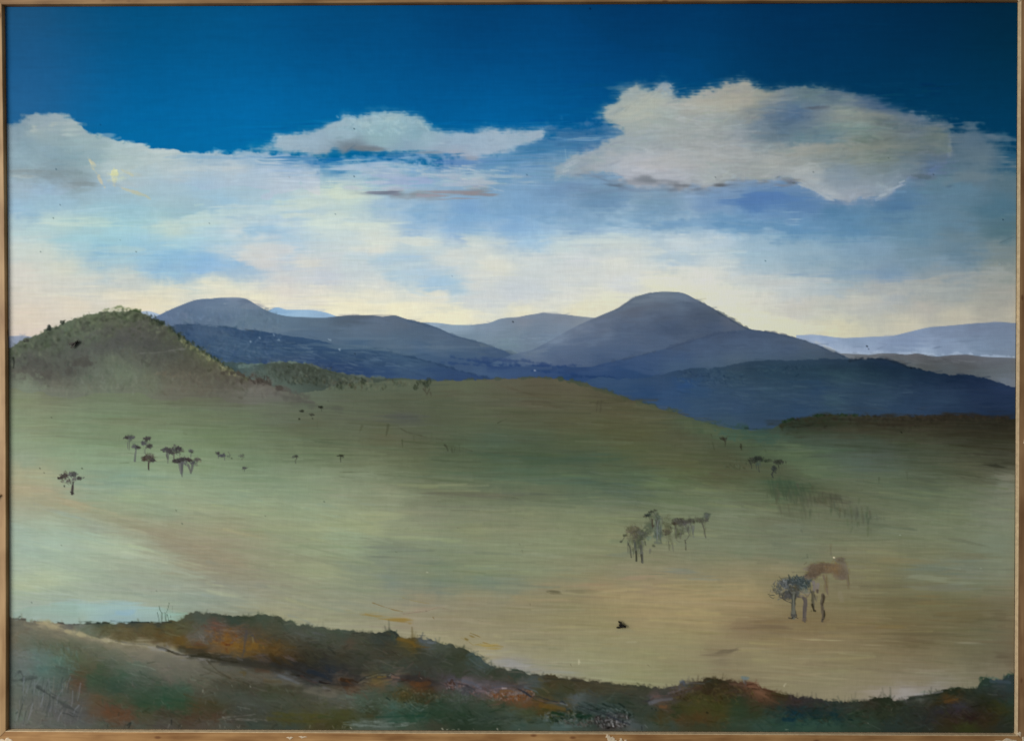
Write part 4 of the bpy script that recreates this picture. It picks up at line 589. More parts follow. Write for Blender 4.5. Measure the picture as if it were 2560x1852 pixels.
for x, y, rx, ry, c, a, an in [(1010,1045,70,12,(80,80,82),.5,0),(1320,990,80,20,(92,84,64),.3,10),(1360,1000,60,8,(70,64,48),.3,20),(1150,985,70,10,(84,76,60),.35,0),(1400,1150,160,16,(62,82,74),.5,0),(1270,1180,150,14,(72,96,84),.4,0),(1480,1205,110,12,(68,90,86),.5,2),(1560,1228,70,10,(78,94,92),.5,4),(1650,1200,60,18,(92,110,78),.4,0),(1790,1195,40,20,(90,76,60),.35,15),
    (1960,1218,36,26,(56,78,58),.65,0),(1985,1225,30,22,(52,74,56),.6,10),(1940,1230,30,12,(60,76,52),.5,0),(2020,1215,24,16,(64,78,58),.4,20),(1945,1255,30,12,(84,106,76),.4,0),(2060,1250,60,10,(80,74,60),.5,12),(2090,1245,40,8,(80,76,64),.5,20),
    (260,1090,160,26,(112,122,100),.4,0),(380,1060,120,16,(116,114,94),.35,2),(160,1075,110,20,(116,130,106),.35,0),(110,1120,60,30,(124,150,130),.4,0),(300,1215,110,14,(126,146,140),.4,4),(1080,1215,120,9,(84,86,74),.4,0),(1180,1235,110,7,(90,84,76),.5,2),(1150,1265,60,6,(112,108,98),.5,2),(980,1290,90,9,(158,156,120),.4,0),
    (820,1320,110,8,(158,162,122),.5,3),(930,1295,80,10,(158,158,120),.4,0),(700,1350,70,12,(134,144,118),.4,6),(870,1340,60,18,(140,162,136),.4,0),(1000,1370,120,7,(116,122,112),.5,3),(930,1350,120,6,(114,118,102),.4,6)]:
    dab(x, y, rx, ry, c, a, an, tex=1.1, f='H' if abs(an) < 4 else 'D', own=2)
# tan sweep and the pale field at the lower left
for x, y, rx, ry, c, a, an in [(90,1225,70,16,(172,152,124),.6,10),(180,1262,70,13,(170,140,114),.7,14),(120,1248,60,8,(176,146,118),.5,16),(260,1292,80,14,(150,136,116),.5,18),(360,1325,110,20,(146,132,112),.5,20),(460,1360,120,24,(146,130,108),.45,18),(560,1400,110,18,(146,132,108),.45,16),(650,1440,120,16,(140,134,112),.4,12),(600,1335,140,10,(156,140,112),.35,12),(720,1390,140,12,(140,136,112),.4,10),(230,1306,60,7,(130,134,138),.5,20),(160,1285,60,8,(148,160,160),.6,18),
    (300,1290,110,6,(158,146,120),.4,16),(450,1320,140,6,(160,156,128),.4,14),(560,1370,150,5,(154,150,122),.4,14),(650,1330,140,5,(130,128,108),.4,10),(400,1400,90,18,(166,172,146),.5,20),(300,1370,110,26,(170,180,152),.5,12),(150,1345,90,26,(158,178,164),.5,0),(60,1350,30,40,(152,170,158),.5,0),(140,1400,80,6,(150,164,142),.4,4),(250,1425,160,9,(146,154,138),.45,5),(340,1450,150,7,(142,152,138),.45,8),(400,1480,160,6,(156,166,142),.5,10),(80,1460,50,32,(176,182,144),.55,0),(110,1432,60,10,(176,182,148),.4,4),(70,1500,40,18,(158,168,148),.4,0),
    (300,1480,130,6,(130,142,128),.45,8),(150,1470,60,5,(148,158,136),.4,0),(200,1498,110,5,(172,178,140),.5,6),(460,1500,110,9,(136,152,140),.5,6),(560,1500,100,10,(134,150,136),.5,5),(620,1465,110,9,(134,132,118),.45,8),(700,1510,120,8,(160,156,124),.5,3),(640,1520,80,6,(158,156,126),.4,4),(760,1480,140,5,(156,154,122),.4,4),(870,1500,140,5,(158,156,122),.35,3),(800,1440,110,5,(158,158,124),.4,6)]:
    dab(x, y, rx, ry, c, a, an, tex=1.0, soft=.8, f='D', own=2)
smear(900, 1260, 1530, 25, 900, 12, (40, 150), (2, 6), .3, 8, 5)
smear(2600, 960, 1700, 25, 2540, 1, (40, 150), (2, 6), .3, 8, 5)
smear(700, 1180, 1420, 1500, 2540, 9, (30, 110), (2, 5), .3, 8, 5)
work(5200, 24, 2534, 985, 1720, (40, 150), (1.5, 3), 2, 4, .38, 9, 4, 'painted_meadow')
work(2200, 24, 2534, 985, 1720, (60, 240), (2, 5), 2, 4, .28, 10, 6, 'painted_meadow')
work(900, 24, 900, 1220, 1500, (40, 150), (1.5, 3), 12, 4, .3, 6, 4, 'painted_meadow')
work(500, 1500, 2500, 1180, 1330, (30, 90), (1.5, 3), 10, 5, .35, 8, 4, 'painted_meadow')
for i in range(420):
    x = rng.uniform(60, 2480); y = rng.uniform(1180, 1650)
    sl = 14 if (x < 900 and 1230 < y < 1520) else (8 if x > 1500 and y < 1350 else rng.normal(1.5, 2))
    ln = rng.uniform(40, 170); a = math.radians(sl)
    j = int((x - 17) / 2523 * NX); i2 = int((y - 14) / 1812 * NY)
    if L[i2, j] != MEAD: continue
    d = np.array([(13, 14, 2), (-13, -12, -8), (9, 9, 8), (-8, -4, 2)][rng.randint(4)], float)
    line([(x, y), (x + ln * .5 * math.cos(a), y + ln * .5 * math.sin(a) + rng.normal(0, 1.5)), (x + ln * math.cos(a), y + ln * math.sin(a))], rng.uniform(2, 6), C[i2, j] + d, rng.uniform(.25, .6), 1.5, own=2, soft=2.2, tex=3, f='H')
# blue passages, creams and ochre strokes mid meadow
for x, y, rx, ry, c, a, an in [(1000,1395,80,8,(104,112,102),.5,6),(1080,1408,70,10,(96,112,110),.5,6),(1120,1450,70,9,(98,120,120),.3,3),(1100,1462,50,7,(100,120,120),.3,3),(1190,1424,50,7,(112,128,120),.35,4),(1270,1438,60,10,(112,128,120),.35,5),(1020,1440,60,10,(108,122,118),.4,6),(900,1418,50,8,(120,130,118),.4,8),(1550,1385,60,9,(110,118,104),.5,-6),(1700,1430,50,8,(112,122,118),.5,0),(1760,1440,60,9,(118,126,120),.5,0),
    (1620,1440,90,6,(150,126,108),.4,-5),(1500,1460,80,6,(148,124,104),.35,-4),(1450,1478,40,5,(112,108,86),.55,0),(1390,1480,22,5,(84,82,66),.7,10),(1660,1490,140,26,(160,144,108),.4,0),(1600,1530,120,14,(158,142,106),.35,0),(1420,1520,60,8,(122,124,94),.4,0),(1380,1500,50,5,(150,134,108),.4,0),(1840,1490,70,24,(156,138,102),.4,0),(1770,1545,100,14,(154,138,104),.3,0),
    (1930,1568,90,6,(104,90,74),.55,2),(2000,1582,120,5,(120,104,78),.45,3),(1900,1552,60,4,(112,98,76),.5,-3),(2080,1568,120,5,(120,104,76),.4,-2),(2150,1605,110,6,(112,96,68),.4,2),(2230,1565,60,12,(118,94,56),.4,0),(2330,1500,60,14,(122,98,70),.4,0),(2290,1585,140,6,(98,84,62),.45,2),(2420,1540,70,22,(110,88,60),.4,0),(2500,1540,30,26,(100,80,58),.4,0),(2080,1600,60,3,(166,158,120),.6,2),(2180,1612,80,3,(156,140,108),.4,3),(2420,1606,40,4,(146,128,106),.55,2),(2280,1620,100,8,(122,104,78),.4,3),(2500,1640,30,12,(102,76,60),.5,20),
    (1810,1627,36,5,(96,88,72),.6,-10),(1780,1636,40,4,(110,100,80),.5,-3),(1840,1620,20,4,(104,96,78),.5,-25),(1610,1640,60,5,(126,126,94),.3,0),(2000,1675,90,6,(150,140,104),.45,8),(2050,1690,100,5,(150,138,104),.4,8),(1900,1700,110,5,(120,110,84),.35,2),
    (2330,1420,70,14,(106,112,104),.5,4),(2420,1400,60,12,(112,118,106),.4,6),(2300,1440,80,6,(134,136,118),.5,4),(2400,1455,90,5,(136,136,116),.5,2),(2350,1466,80,10,(118,118,112),.4,0),(2250,1400,80,9,(134,116,84),.4,5),(2420,1390,70,8,(110,92,66),.3,0),(2480,1360,40,22,(118,124,106),.4,0),(2330,1360,90,6,(108,108,86),.4,9),(2200,1330,80,5,(100,104,86),.4,9),(2420,1355,60,4,(96,94,76),.4,12),
    (940,1539,60,7,(144,118,54),.6,7),(1000,1552,34,6,(140,110,44),.75,8),(1025,1558,14,6,(140,112,48),.6,0),(1220,1613,34,6,(154,132,62),.75,6),(1240,1610,24,5,(162,142,72),.5,4),(1180,1590,12,3,(120,98,44),.7,20),(1166,1597,8,4,(112,92,40),.8,30),(1290,1660,50,16,(146,146,148),.6,18),(1240,1650,30,10,(150,150,146),.5,25),(1330,1672,40,8,(150,148,136),.5,8),(1110,1615,60,12,(160,154,108),.4,12),(1400,1678,70,7,(138,142,130),.5,0),(1050,1525,70,6,(154,134,116),.4,-6),(1520,1612,40,4,(134,116,66),.35,0)]:
    dab(x, y, rx, ry, c, a, an, tex=1.0, soft=.7, own=2, relief=.2)
T(850, 1200, 2.517)
for pts, w, c, a in [([(205,770),(260,790),(340,815),(395,825)],5,(118,88,44),.7),([(392,738),(470,760),(560,775)],4,(136,116,60),.5),([(400,840),(540,822),(620,800),(700,815)],4,(126,98,90),.55),([(160,840),(260,870),(460,885)],8,(142,118,60),.5),([(760,990),(810,1015),(835,1035),(870,1030),(910,1020)],4,(134,116,66),.6),([(820,960),(880,985)],5,(110,88,36),.7),([(900,1020),(960,1035),(1025,1045)],6,(138,112,52),.8),
    ([(540,823),(548,820)],5,(110,84,76),.8),([(585,860),(592,872)],6,(112,92,60),.8),([(1300,700),(1330,712),(1390,712)],7,(92,88,70),.6),([(1194,775),(1196,785)],3,(70,66,50),.8),([(865,880),(900,888)],4,(110,104,74),.6),([(1945,590),(2050,592)],3,(98,106,92),.6),([(1130,400),(1135,410)],4,(96,100,84),.6),([(1145,440),(1150,460)],7,(88,98,84),.6),([(350,450),(362,455)],7,(88,94,80),.5),([(700,190),(870,190),(880,170)],5,(96,92,80),.5),
    ([(1450,1155),(1455,1168)],3,(84,84,60),.6),([(1935,1160),(1958,1178)],3,(92,84,60),.7),([(738,300),(765,303)],3,(84,84,64),.6),([(1080,108),(1120,115)],3,(70,66,52),.6),([(1155,240),(1190,243)],3,(84,80,62),.6)]:
    line(pts, w, c, a, w * .4, soft=1.8, own=2, tex=1.5, relief=.3)
T(850, 600, 2.637)
for pts, w, c, a in [([(145,1225),(128,1270)],14,(76,76,56),.5),([(318,1220),(305,1290)],15,(70,70,52),.6),([(410,1320),(412,1365)],14,(66,68,50),.6),([(485,1290),(487,1320)],12,(74,76,56),.4),([(380,1230),(440,1265),(520,1285),(570,1298)],4,(70,68,52),.6),([(1040,1205),(1098,1178)],3,(60,62,46),.7),([(635,1310),(680,1315),(665,1335)],7,(66,66,52),.5),([(690,1350),(705,1365),(710,1390)],10,(54,56,46),.7),([(735,1365),(740,1400)],9,(60,62,50),.55),([(760,1360),(752,1400)],8,(60,62,50),.5),([(785,1350),(790,1395)],9,(58,60,50),.6),([(700,1360),(790,1365),(870,1390)],6,(66,68,54),.5),
    ([(605,1270),(604,1320)],3,(74,80,60),.5),([(190,1050),(185,1110)],6,(84,88,68),.4),([(1700,1060),(1690,1130)],7,(70,62,48),.45),([(1725,1060),(1715,1140)],9,(66,60,46),.5),([(1690,1080),(1740,1085)],6,(70,64,48),.4),([(0,1530),(60,1528),(190,1530)],3,(72,74,60),.5),([(0,1560),(100,1570)],2.5,(80,80,62),.4),([(900,1560),(1000,1565)],2.5,(70,70,56),.3)]:
    line(pts, w, c, a, w * .5, soft=3, own=2, tex=3)
T(1700, 600, 2.637)
for pts, w, c, a in [([(205,1280),(212,1300)],8,(58,58,44),.6),([(215,1335),(225,1380)],7,(58,60,44),.6),([(530,1350),(536,1368)],8,(62,70,52),.6),([(560,1380),(566,1395)],5,(62,70,52),.6),([(430,1240),(510,1245)],8,(34,50,42),.7),([(1495,1530),(1500,1590)],14,(72,74,58),.4),([(1310,1570),(1312,1600)],6,(74,78,60),.4),([(1455,1262),(1462,1270)],7,(30,30,22),.8)]:
    line(pts, w, c, a, w * .5, soft=3, own=2, tex=3)
T(1760, 1080, 4.93)
for pts, w, c, a in [([(1040,890),(1050,1000),(1060,1030)],14,(88,86,66),.5),([(1070,760),(1068,860)],22,(72,78,58),.5),([(1150,770),(1155,850)],16,(74,74,56),.5),([(1240,920),(1250,1000),(1255,1080)],30,(90,90,72),.5),([(1410,1000),(1415,1060)],20,(96,94,76),.4),([(1280,790),(1400,810),(1570,800)],16,(76,74,56),.5),([(1400,830),(1500,900),(1640,945),(1790,1025)],10,(84,78,62),.7),([(1620,780),(1640,890)],24,(84,82,64),.5),([(1940,920),(1960,1030)],18,(92,94,74),.4),([(840,1130),(900,1150),(1000,1180)],10,(100,104,90),.5),([(2105,1050),(2150,1050)],8,(158,162,140),.9),([(1200,1205),(1210,1235)],20,(88,92,80),.5),([(2160,560),(2155,620)],20,(64,70,54),.4),
    ([(1300,630),(1340,690)],16,(66,80,58),.5),([(1440,660),(1480,700)],12,(70,80,60),.4),([(2100,1140),(2160,1145)],10,(86,92,74),.5)]:
    line(pts, w, c, a, w * .6, soft=6, own=2, tex=6)
T()
T()
for x, y, rx, ry, c, a in [(1955,1212,46,22,(56,72,56),.6),(1985,1232,36,26,(60,72,56),.55),(1935,1235,34,14,(66,76,56),.5),(2010,1250,40,26,(74,78,62),.4),(2060,1252,50,14,(76,74,58),.5),(2090,1246,26,16,(68,68,56),.5),(2110,1276,60,14,(84,84,68),.4),(1990,1282,60,22,(88,90,72),.35),(2150,1290,60,16,(88,92,78),.4)]:
    dab(x, y, rx, ry, c, a, 8, 1.1, .8, 'V', own=2)
for i in range(60):
    x = rng.uniform(1930, 2180); y = 1225 + (x - 1930) * .26 + rng.normal(0, 20)
    line([(x, y), (x + rng.normal(0, 2), y + rng.uniform(8, 22))], rng.uniform(3, 6), (74,76,58) + rng.normal(0, 6, 3), rng.uniform(.2, .5), 2, own=2, soft=2)
scatter(1845, 1160, 46, 14, 60, [(58,64,48),(72,78,60)], 6, 3, 60, 60, .45, own=2)
# lake
P('painted_lake', 'strip of pale blue water beside the foreground bank')
ridge([(30,1530),(60,1525),(120,1512),(170,1500),(210,1503),(280,1507),(350,1511),(400,1516),(440,1528),(480,1532)], [(60,1540,(148,164,160)),(120,1545,(156,172,170)),(170,1520,(150,172,172)),(200,1515,(158,182,190)),(260,1515,(156,180,188)),(320,1525,(158,182,196)),(370,1525,(158,182,188)),(300,1540,(146,170,186)),(200,1545,(156,172,170)),(360,1548,(146,166,170)),(420,1535,(148,170,164)),(460,1535,(138,158,146))], 12, rough=14, rf='H', a=.85, x0=30, x1=470, bottom=1580, wy=4)
dab(315, 1532, 22, 12, (138,168,198), .5, tex=1); dab(425, 1538, 26, 10, (150,182,176), .6, tex=1); dab(70, 1505, 50, 8, (150,160,150), .4, tex=1)
smear(120, 1500, 1556, 40, 450, 2, (30, 90), (2, 4), .4, 5, 5)
# --- foreground
P('painted_bank', 'dark autumn-coloured bank along the bottom, rusty and mossy green')
fg = [(15,1541),(28,1546),(45,1547),(65,1549),(90,1552),(120,1554),(150,1555),(220,1557),(300,1556),(360,1555),(400,1554),(425,1553),(445,1549),(460,1540),(470,1534),(480,1531),(500,1530),(520,1531),(540,1534),(560,1537),(590,1540),(620,1537),(640,1533),(660,1534),(680,1538),(700,1544),(720,1552),(740,1558),(790,1566),(830,1572),(880,1577),(930,1582),(955,1584),(968,1577),(985,1577),(996,1590),(1020,1598),(1040,1592),(1060,1596),(1080,1600),(1100,1608),(1130,1612),(1160,1620),(1175,1630),(1190,1638),(1210,1650),(1225,1660),(1245,1667),(1270,1672),(1310,1678),(1325,1686),(1345,1684),(1370,1686),(1400,1692),(1450,1698),(1500,1706),(1560,1712),(1600,1716),(1660,1720),(1690,1713),(1705,1705),(1725,1702),(1745,1701),(1765,1697),(1782,1694),(1800,1700),(1825,1700),(1850,1704),(1870,1703),(1890,1710),(1905,1720),(1925,1726),(1950,1731),(1970,1738),(2000,1742),(2030,1744),(2060,1748),(2100,1752),(2120,1752),(2160,1750),(2180,1746),(2200,1744),(2222,1743),(2235,1748),(2260,1746),(2300,1740),(2340,1730),(2370,1722),(2395,1718),(2420,1721),(2440,1718),(2450,1710),(2454,1694),(2465,1691),(2480,1698),(2500,1698),(2515,1690),(2525,1685),(2540,1688)]
fgc = [(40,1560,(104,102,86)),(70,1562,(112,106,88)),(110,1562,(122,114,92)),(150,1566,(128,116,92)),(200,1570,(110,112,100)),(170,1562,(92,90,86)),(250,1562,(62,72,58)),(330,1564,(56,64,56)),(400,1560,(60,62,50)),(210,1575,(98,108,86)),(260,1575,(92,84,52)),(320,1578,(98,82,48)),(380,1575,(90,78,44)),(430,1570,(86,78,44)),(460,1560,(80,76,46)),(470,1550,(72,76,58)),(500,1545,(70,80,68)),(540,1545,(64,74,60)),(580,1550,(52,66,54)),(620,1548,(56,66,48)),(660,1548,(62,74,58)),(720,1565,(66,76,62)),(780,1578,(72,80,66)),(240,1590,(98,98,76)),(300,1592,(96,80,46)),(360,1595,(92,74,42)),(410,1590,(94,70,34)),(450,1595,(98,70,28)),(490,1580,(90,86,74)),(530,1570,(92,74,64)),(545,1560,(98,62,52)),(500,1600,(88,84,78)),(545,1595,(92,74,62)),(575,1590,(112,76,36)),(590,1580,(96,76,60)),(615,1590,(70,66,60)),(560,1605,(118,76,30)),(600,1610,(118,80,26)),(500,1615,(104,66,26)),(450,1615,(100,72,26)),(640,1605,(100,70,30)),(640,1580,(78,68,48)),(690,1570,(72,72,52)),(700,1595,(64,60,44)),(740,1580,(76,78,66)),(690,1620,(94,66,26)),(640,1625,(98,68,26)),(720,1640,(72,56,34)),(760,1610,(62,58,44)),(800,1590,(66,72,60)),(830,1600,(70,72,58)),(860,1595,(62,70,56)),(860,1580,(66,80,66)),(780,1640,(52,50,36)),(740,1660,(44,36,24)),(690,1650,(56,38,16)),(800,1660,(42,42,38)),(830,1680,(30,38,48)),(790,1690,(36,36,40)),(850,1640,(56,54,40)),(860,1670,(48,48,44)),(900,1610,(64,68,52)),(870,1605,(80,66,50)),(950,1600,(52,60,52)),(985,1592,(48,56,48)),(900,1650,(56,58,46)),(950,1640,(62,60,46)),(960,1620,(58,56,42)),(1010,1605,(84,72,34)),(1030,1612,(88,68,22)),(1060,1605,(76,86,90)),(1100,1620,(66,74,60)),(1040,1630,(52,56,42)),(1080,1645,(54,60,50)),(1120,1650,(52,60,44)),(1160,1640,(52,56,36)),(1180,1650,(56,72,64)),(1210,1665,(62,76,72)),(1000,1660,(56,64,52)),(1150,1680,(50,58,40)),(1080,1690,(54,60,54)),(1230,1680,(48,56,40)),(1290,1690,(46,60,48)),(900,1680,(48,50,42)),(960,1670,(58,66,54)),(1040,1680,(50,56,48)),(1200,1700,(50,58,40)),(1330,1705,(62,74,70)),(1380,1700,(66,58,32)),(1450,1712,(64,56,36)),(1360,1730,(58,62,36)),(1420,1730,(56,58,34)),(1500,1725,(64,60,40)),(1560,1728,(64,62,44)),(1620,1730,(56,58,42)),(1660,1735,(50,56,46)),(1560,1750,(46,56,44)),(1620,1760,(44,54,40)),(1480,1750,(56,64,58)),(1400,1745,(50,60,50)),(1250,1715,(72,78,80)),(1300,1720,(66,74,74)),
(60,1585,(110,104,82)),(45,1600,(108,98,76)),(100,1585,(106,102,82)),(150,1585,(118,108,86)),(200,1595,(138,124,92)),(240,1605,(146,132,94)),(280,1612,(140,126,96)),(330,1620,(130,116,92)),(370,1622,(128,112,94)),(410,1625,(134,124,118)),(440,1632,(112,104,92)),(100,1610,(96,98,78)),(150,1615,(90,92,70)),(200,1620,(94,90,72)),(240,1630,(100,92,76)),(290,1635,(118,104,88)),(340,1645,(118,106,88)),(400,1650,(118,106,88)),(450,1655,(116,106,88)),(500,1660,(102,92,78)),(560,1665,(80,74,66)),(620,1660,(66,60,54)),(660,1650,(70,58,52)),(60,1640,(108,106,98)),(100,1640,(98,112,106)),(140,1650,(88,108,92)),(190,1645,(90,90,62)),(230,1650,(92,84,58)),(280,1655,(86,88,70)),(340,1665,(86,96,78)),(400,1675,(108,100,82)),(460,1680,(104,94,78)),(520,1680,(88,80,64)),(580,1685,(74,66,50)),(640,1690,(76,66,54)),(700,1685,(76,78,80)),(740,1695,(68,64,60)),(780,1705,(62,58,56)),(60,1680,(102,104,98)),(110,1675,(86,106,96)),(160,1680,(76,86,74)),(200,1680,(86,70,44)),(250,1680,(66,76,50)),(310,1690,(62,84,60)),(370,1690,(72,86,66)),(440,1700,(88,88,70)),(500,1705,(92,84,66)),(560,1710,(74,70,54)),(620,1715,(66,60,44)),(680,1715,(68,64,42)),(740,1720,(70,64,46)),(800,1720,(76,78,66)),(830,1710,(90,84,68)),
(50,1720,(98,98,86)),(100,1715,(98,100,94)),(150,1710,(82,90,80)),(190,1705,(96,66,46)),(240,1705,(66,74,48)),(290,1715,(48,72,50)),(350,1720,(58,78,54)),(410,1725,(50,76,52)),(450,1720,(58,82,60)),(500,1730,(78,74,58)),(560,1740,(70,70,54)),(620,1750,(70,72,60)),(680,1745,(64,68,50)),(740,1740,(66,68,50)),(800,1750,(78,76,62)),(840,1745,(80,82,72)),
(50,1760,(100,98,84)),(100,1760,(106,100,90)),(150,1755,(96,92,88)),(200,1755,(86,80,68)),(250,1750,(92,74,46)),(300,1750,(66,74,46)),(360,1750,(46,70,44)),(410,1750,(36,72,46)),(450,1755,(50,68,42)),(490,1760,(74,60,34)),(540,1765,(66,58,36)),(600,1775,(64,66,58)),(660,1775,(62,64,54)),(720,1775,(62,66,48)),(780,1770,(70,68,44)),(840,1770,(66,72,48)),
(50,1795,(98,106,92)),(100,1795,(96,92,82)),(150,1785,(90,86,84)),(190,1780,(84,80,80)),(240,1775,(92,72,56)),(280,1780,(100,58,38)),(320,1790,(96,56,38)),(360,1785,(76,70,46)),(420,1785,(66,58,40)),(480,1795,(74,54,36)),(540,1790,(76,54,38)),(600,1795,(62,58,46)),(660,1795,(66,66,52)),(720,1790,(68,66,30)),(780,1788,(72,68,24)),(840,1790,(62,66,30)),
(60,1815,(98,96,88)),(130,1815,(90,94,84)),(200,1812,(84,88,80)),(260,1810,(78,82,68)),(340,1812,(76,78,66)),(420,1812,(76,70,62)),(500,1812,(78,68,58)),(560,1812,(74,76,66)),(640,1815,(58,68,58)),(720,1815,(56,66,56)),(800,1815,(66,60,36)),
(870,1705,(78,46,26)),(840,1700,(92,72,58)),(900,1700,(94,84,66)),(940,1695,(104,88,44)),(980,1695,(108,84,76)),(1020,1700,(52,44,40)),(1060,1705,(76,48,38)),(1100,1715,(74,64,60)),(880,1725,(86,66,48)),(940,1710,(90,72,44)),(990,1715,(58,74,66)),(1040,1712,(96,54,24)),(1060,1715,(92,52,22)),(1000,1728,(74,66,30)),(1080,1728,(52,50,30)),(930,1730,(64,76,62)),(870,1745,(84,92,80)),(900,1750,(66,84,68)),(960,1745,(62,76,58)),(1010,1745,(64,60,26)),(1050,1745,(48,52,28)),(1110,1740,(60,66,52)),(1150,1745,(64,76,64)),(1200,1740,(58,64,50)),(850,1765,(78,74,62)),(920,1770,(52,62,44)),(980,1765,(60,88,76)),(1040,1770,(44,68,54)),(1100,1760,(40,62,44)),(1150,1765,(44,62,46)),(1210,1765,(50,68,52)),(1260,1760,(44,62,46)),(860,1785,(66,66,30)),(920,1785,(56,60,34)),(980,1785,(40,72,56)),(1040,1788,(28,66,46)),(1100,1790,(36,60,40)),(1160,1790,(30,52,34)),(1220,1785,(44,62,50)),(1280,1780,(58,76,64)),(840,1805,(60,58,28)),(900,1810,(74,86,74)),(960,1812,(78,92,82)),(1030,1810,(66,76,60)),(1090,1812,(56,60,44)),(1160,1812,(36,52,36)),(1230,1812,(40,58,42)),(1300,1812,(56,76,66)),
(1130,1705,(74,66,84)),(1170,1708,(96,76,86)),(1200,1715,(116,92,112)),(1180,1725,(76,80,90)),(1220,1728,(110,66,64)),(1240,1735,(108,62,46)),(1270,1738,(116,62,34)),(1260,1725,(116,78,60)),(1300,1725,(104,96,104)),(1280,1722,(112,74,40)),(1300,1745,(100,66,40)),(1320,1755,(98,62,36)),(1290,1765,(74,68,34)),(1240,1755,(66,70,44)),(1340,1735,(62,62,40)),(1350,1755,(86,60,28)),(1390,1762,(100,70,20)),(1430,1770,(86,62,20)),(1370,1775,(74,62,24)),(1330,1785,(56,66,38)),(1390,1785,(22,48,22)),(1430,1785,(42,58,34)),(1460,1760,(66,80,80)),(1440,1745,(78,88,90)),(1500,1765,(50,66,60)),(1540,1760,(40,58,46)),(1350,1805,(60,78,68)),(1400,1815,(66,88,84)),(1460,1790,(24,42,26)),(1450,1810,(62,76,68)),(1500,1795,(48,64,58)),(1520,1810,(64,58,54)),(1560,1790,(48,58,50)),(1580,1812,(78,84,82)),(1600,1790,(46,58,44)),(1640,1780,(46,58,46)),(1630,1812,(56,70,60)),(1680,1812,(54,68,58)),
(1700,1720,(84,78,80)),(1720,1712,(66,66,60)),(1650,1742,(96,70,72)),(1640,1758,(74,78,84)),(1680,1745,(70,68,72)),(1700,1735,(62,44,28)),(1740,1715,(62,46,32)),(1780,1710,(46,42,24)),(1820,1712,(56,44,28)),(1860,1712,(84,52,38)),(1880,1718,(108,62,48)),(1770,1725,(50,38,22)),(1720,1740,(56,54,22)),(1660,1765,(86,60,36)),(1700,1760,(58,58,24)),(1750,1745,(58,60,24)),(1800,1735,(58,50,24)),(1850,1730,(56,48,34)),(1900,1732,(102,64,46)),(1925,1740,(82,56,36)),(1950,1738,(54,46,24)),(1690,1780,(40,52,28)),(1740,1770,(62,60,24)),(1790,1760,(58,60,22)),(1840,1750,(38,52,30)),(1890,1755,(58,50,30)),(1650,1790,(64,52,22)),(1700,1800,(70,50,22)),(1750,1795,(74,54,24)),(1800,1790,(66,58,24)),(1840,1780,(40,58,36)),(1660,1805,(62,60,34)),(1750,1812,(52,58,38)),(1830,1810,(44,62,46)),(1890,1785,(44,54,32)),(1940,1760,(52,46,34)),(1990,1755,(48,40,40)),(2010,1750,(48,44,44)),(2050,1758,(46,48,42)),(2080,1765,(40,50,44)),(1950,1780,(32,52,44)),(1985,1790,(12,44,56)),(2030,1785,(20,42,40)),(2080,1790,(18,44,44)),(1900,1810,(44,70,58)),(1960,1812,(40,70,56)),(2020,1812,(44,74,58)),(2080,1812,(42,68,54)),(2120,1765,(46,50,42)),(2170,1760,(44,42,30)),(2210,1755,(34,42,26)),(2240,1765,(36,42,28)),(2140,1785,(36,50,34)),(2200,1785,(40,48,32)),(2150,1810,(40,60,46)),(2230,1808,(36,50,44)),(2270,1752,(50,54,46)),(2310,1750,(58,62,54)),(2280,1775,(36,44,34)),(2340,1738,(38,44,32)),(2370,1745,(72,50,18)),(2395,1740,(58,44,18)),(2340,1755,(50,46,20)),(2420,1735,(36,46,34)),(2380,1728,(26,38,26)),(2350,1772,(34,42,38)),(2400,1762,(42,48,50)),(2440,1745,(40,46,32)),(2310,1800,(34,46,36)),(2370,1800,(40,48,18)),(2430,1790,(30,34,16)),(2420,1812,(40,58,16)),(2460,1760,(30,36,18)),(2460,1720,(40,50,44)),(2470,1702,(34,54,44)),(2500,1705,(44,56,60)),(2520,1710,(40,56,56)),(2500,1735,(44,48,44)),(2525,1750,(38,56,46)),(2490,1770,(46,48,16)),(2480,1800,(46,44,18)),(2520,1790,(38,50,36)),(2520,1815,(36,44,32))]
ridge(fg, fgc, 4, rough=8, x0=0, x1=2600, st='B', wx=6, wy=5, p=3.4, eps=40.0, relief=.5)
BANK = CUR[0]
# ragged grass along its upper edge
for i in range(420):
    x = rng.uniform(24, 2534); yr = np.interp(x, [p[0] for p in fg], [p[1] for p in fg]); 
    if 90 < x < 440 and rng.rand() < .8: continue
    j = min(max(int((x - 17) / 2523 * NX), 0), NX - 1); i2 = min(int((yr + rng.uniform(3, 16) - 14) / 1812 * NY), NY - 1)
    c = C[i2, j] + rng.normal(0, 6)
    line([(x, yr + rng.uniform(0, 8)), (x + rng.normal(0, 4), yr - rng.exponential(3) * (1.5 if x > 1650 or 960 < x < 1260 else .7))], rng.uniform(2, 7), c, rng.uniform(.15, .55), 2, own=.5, soft=2, relief=.4)
work(3000, 24, 2534, 1540, 1818, (4, 12), (3, 6), 10, 90, .3, 7, 7, 'painted_bank')
work(2600, 24, 2534, 1540, 1818, (14, 50), (1.5, 3), 4, 8, .32, 8, 5, 'painted_bank')
work(4200, 24, 2534, 1550, 1818, (6, 22), (2, 5), 8, 60, .42, 9, 17, 'painted_bank')
work(1500, 24, 2534, 1550, 1818, (10, 40), (1.2, 2.6), 8, 30, .5, 14, 12, 'painted_bank')
smear(120, 1560, 1815, 25, 900, 14, (16, 70), (2, 6), .35, 8, 8)
smear(150, 1600, 1815, 800, 1700, 3, (14, 60), (2, 6), .35, 8, 8)
smear(100, 1740, 1815, 1650, 2540, -2, (14, 60), (2, 6), .3, 8, 5)
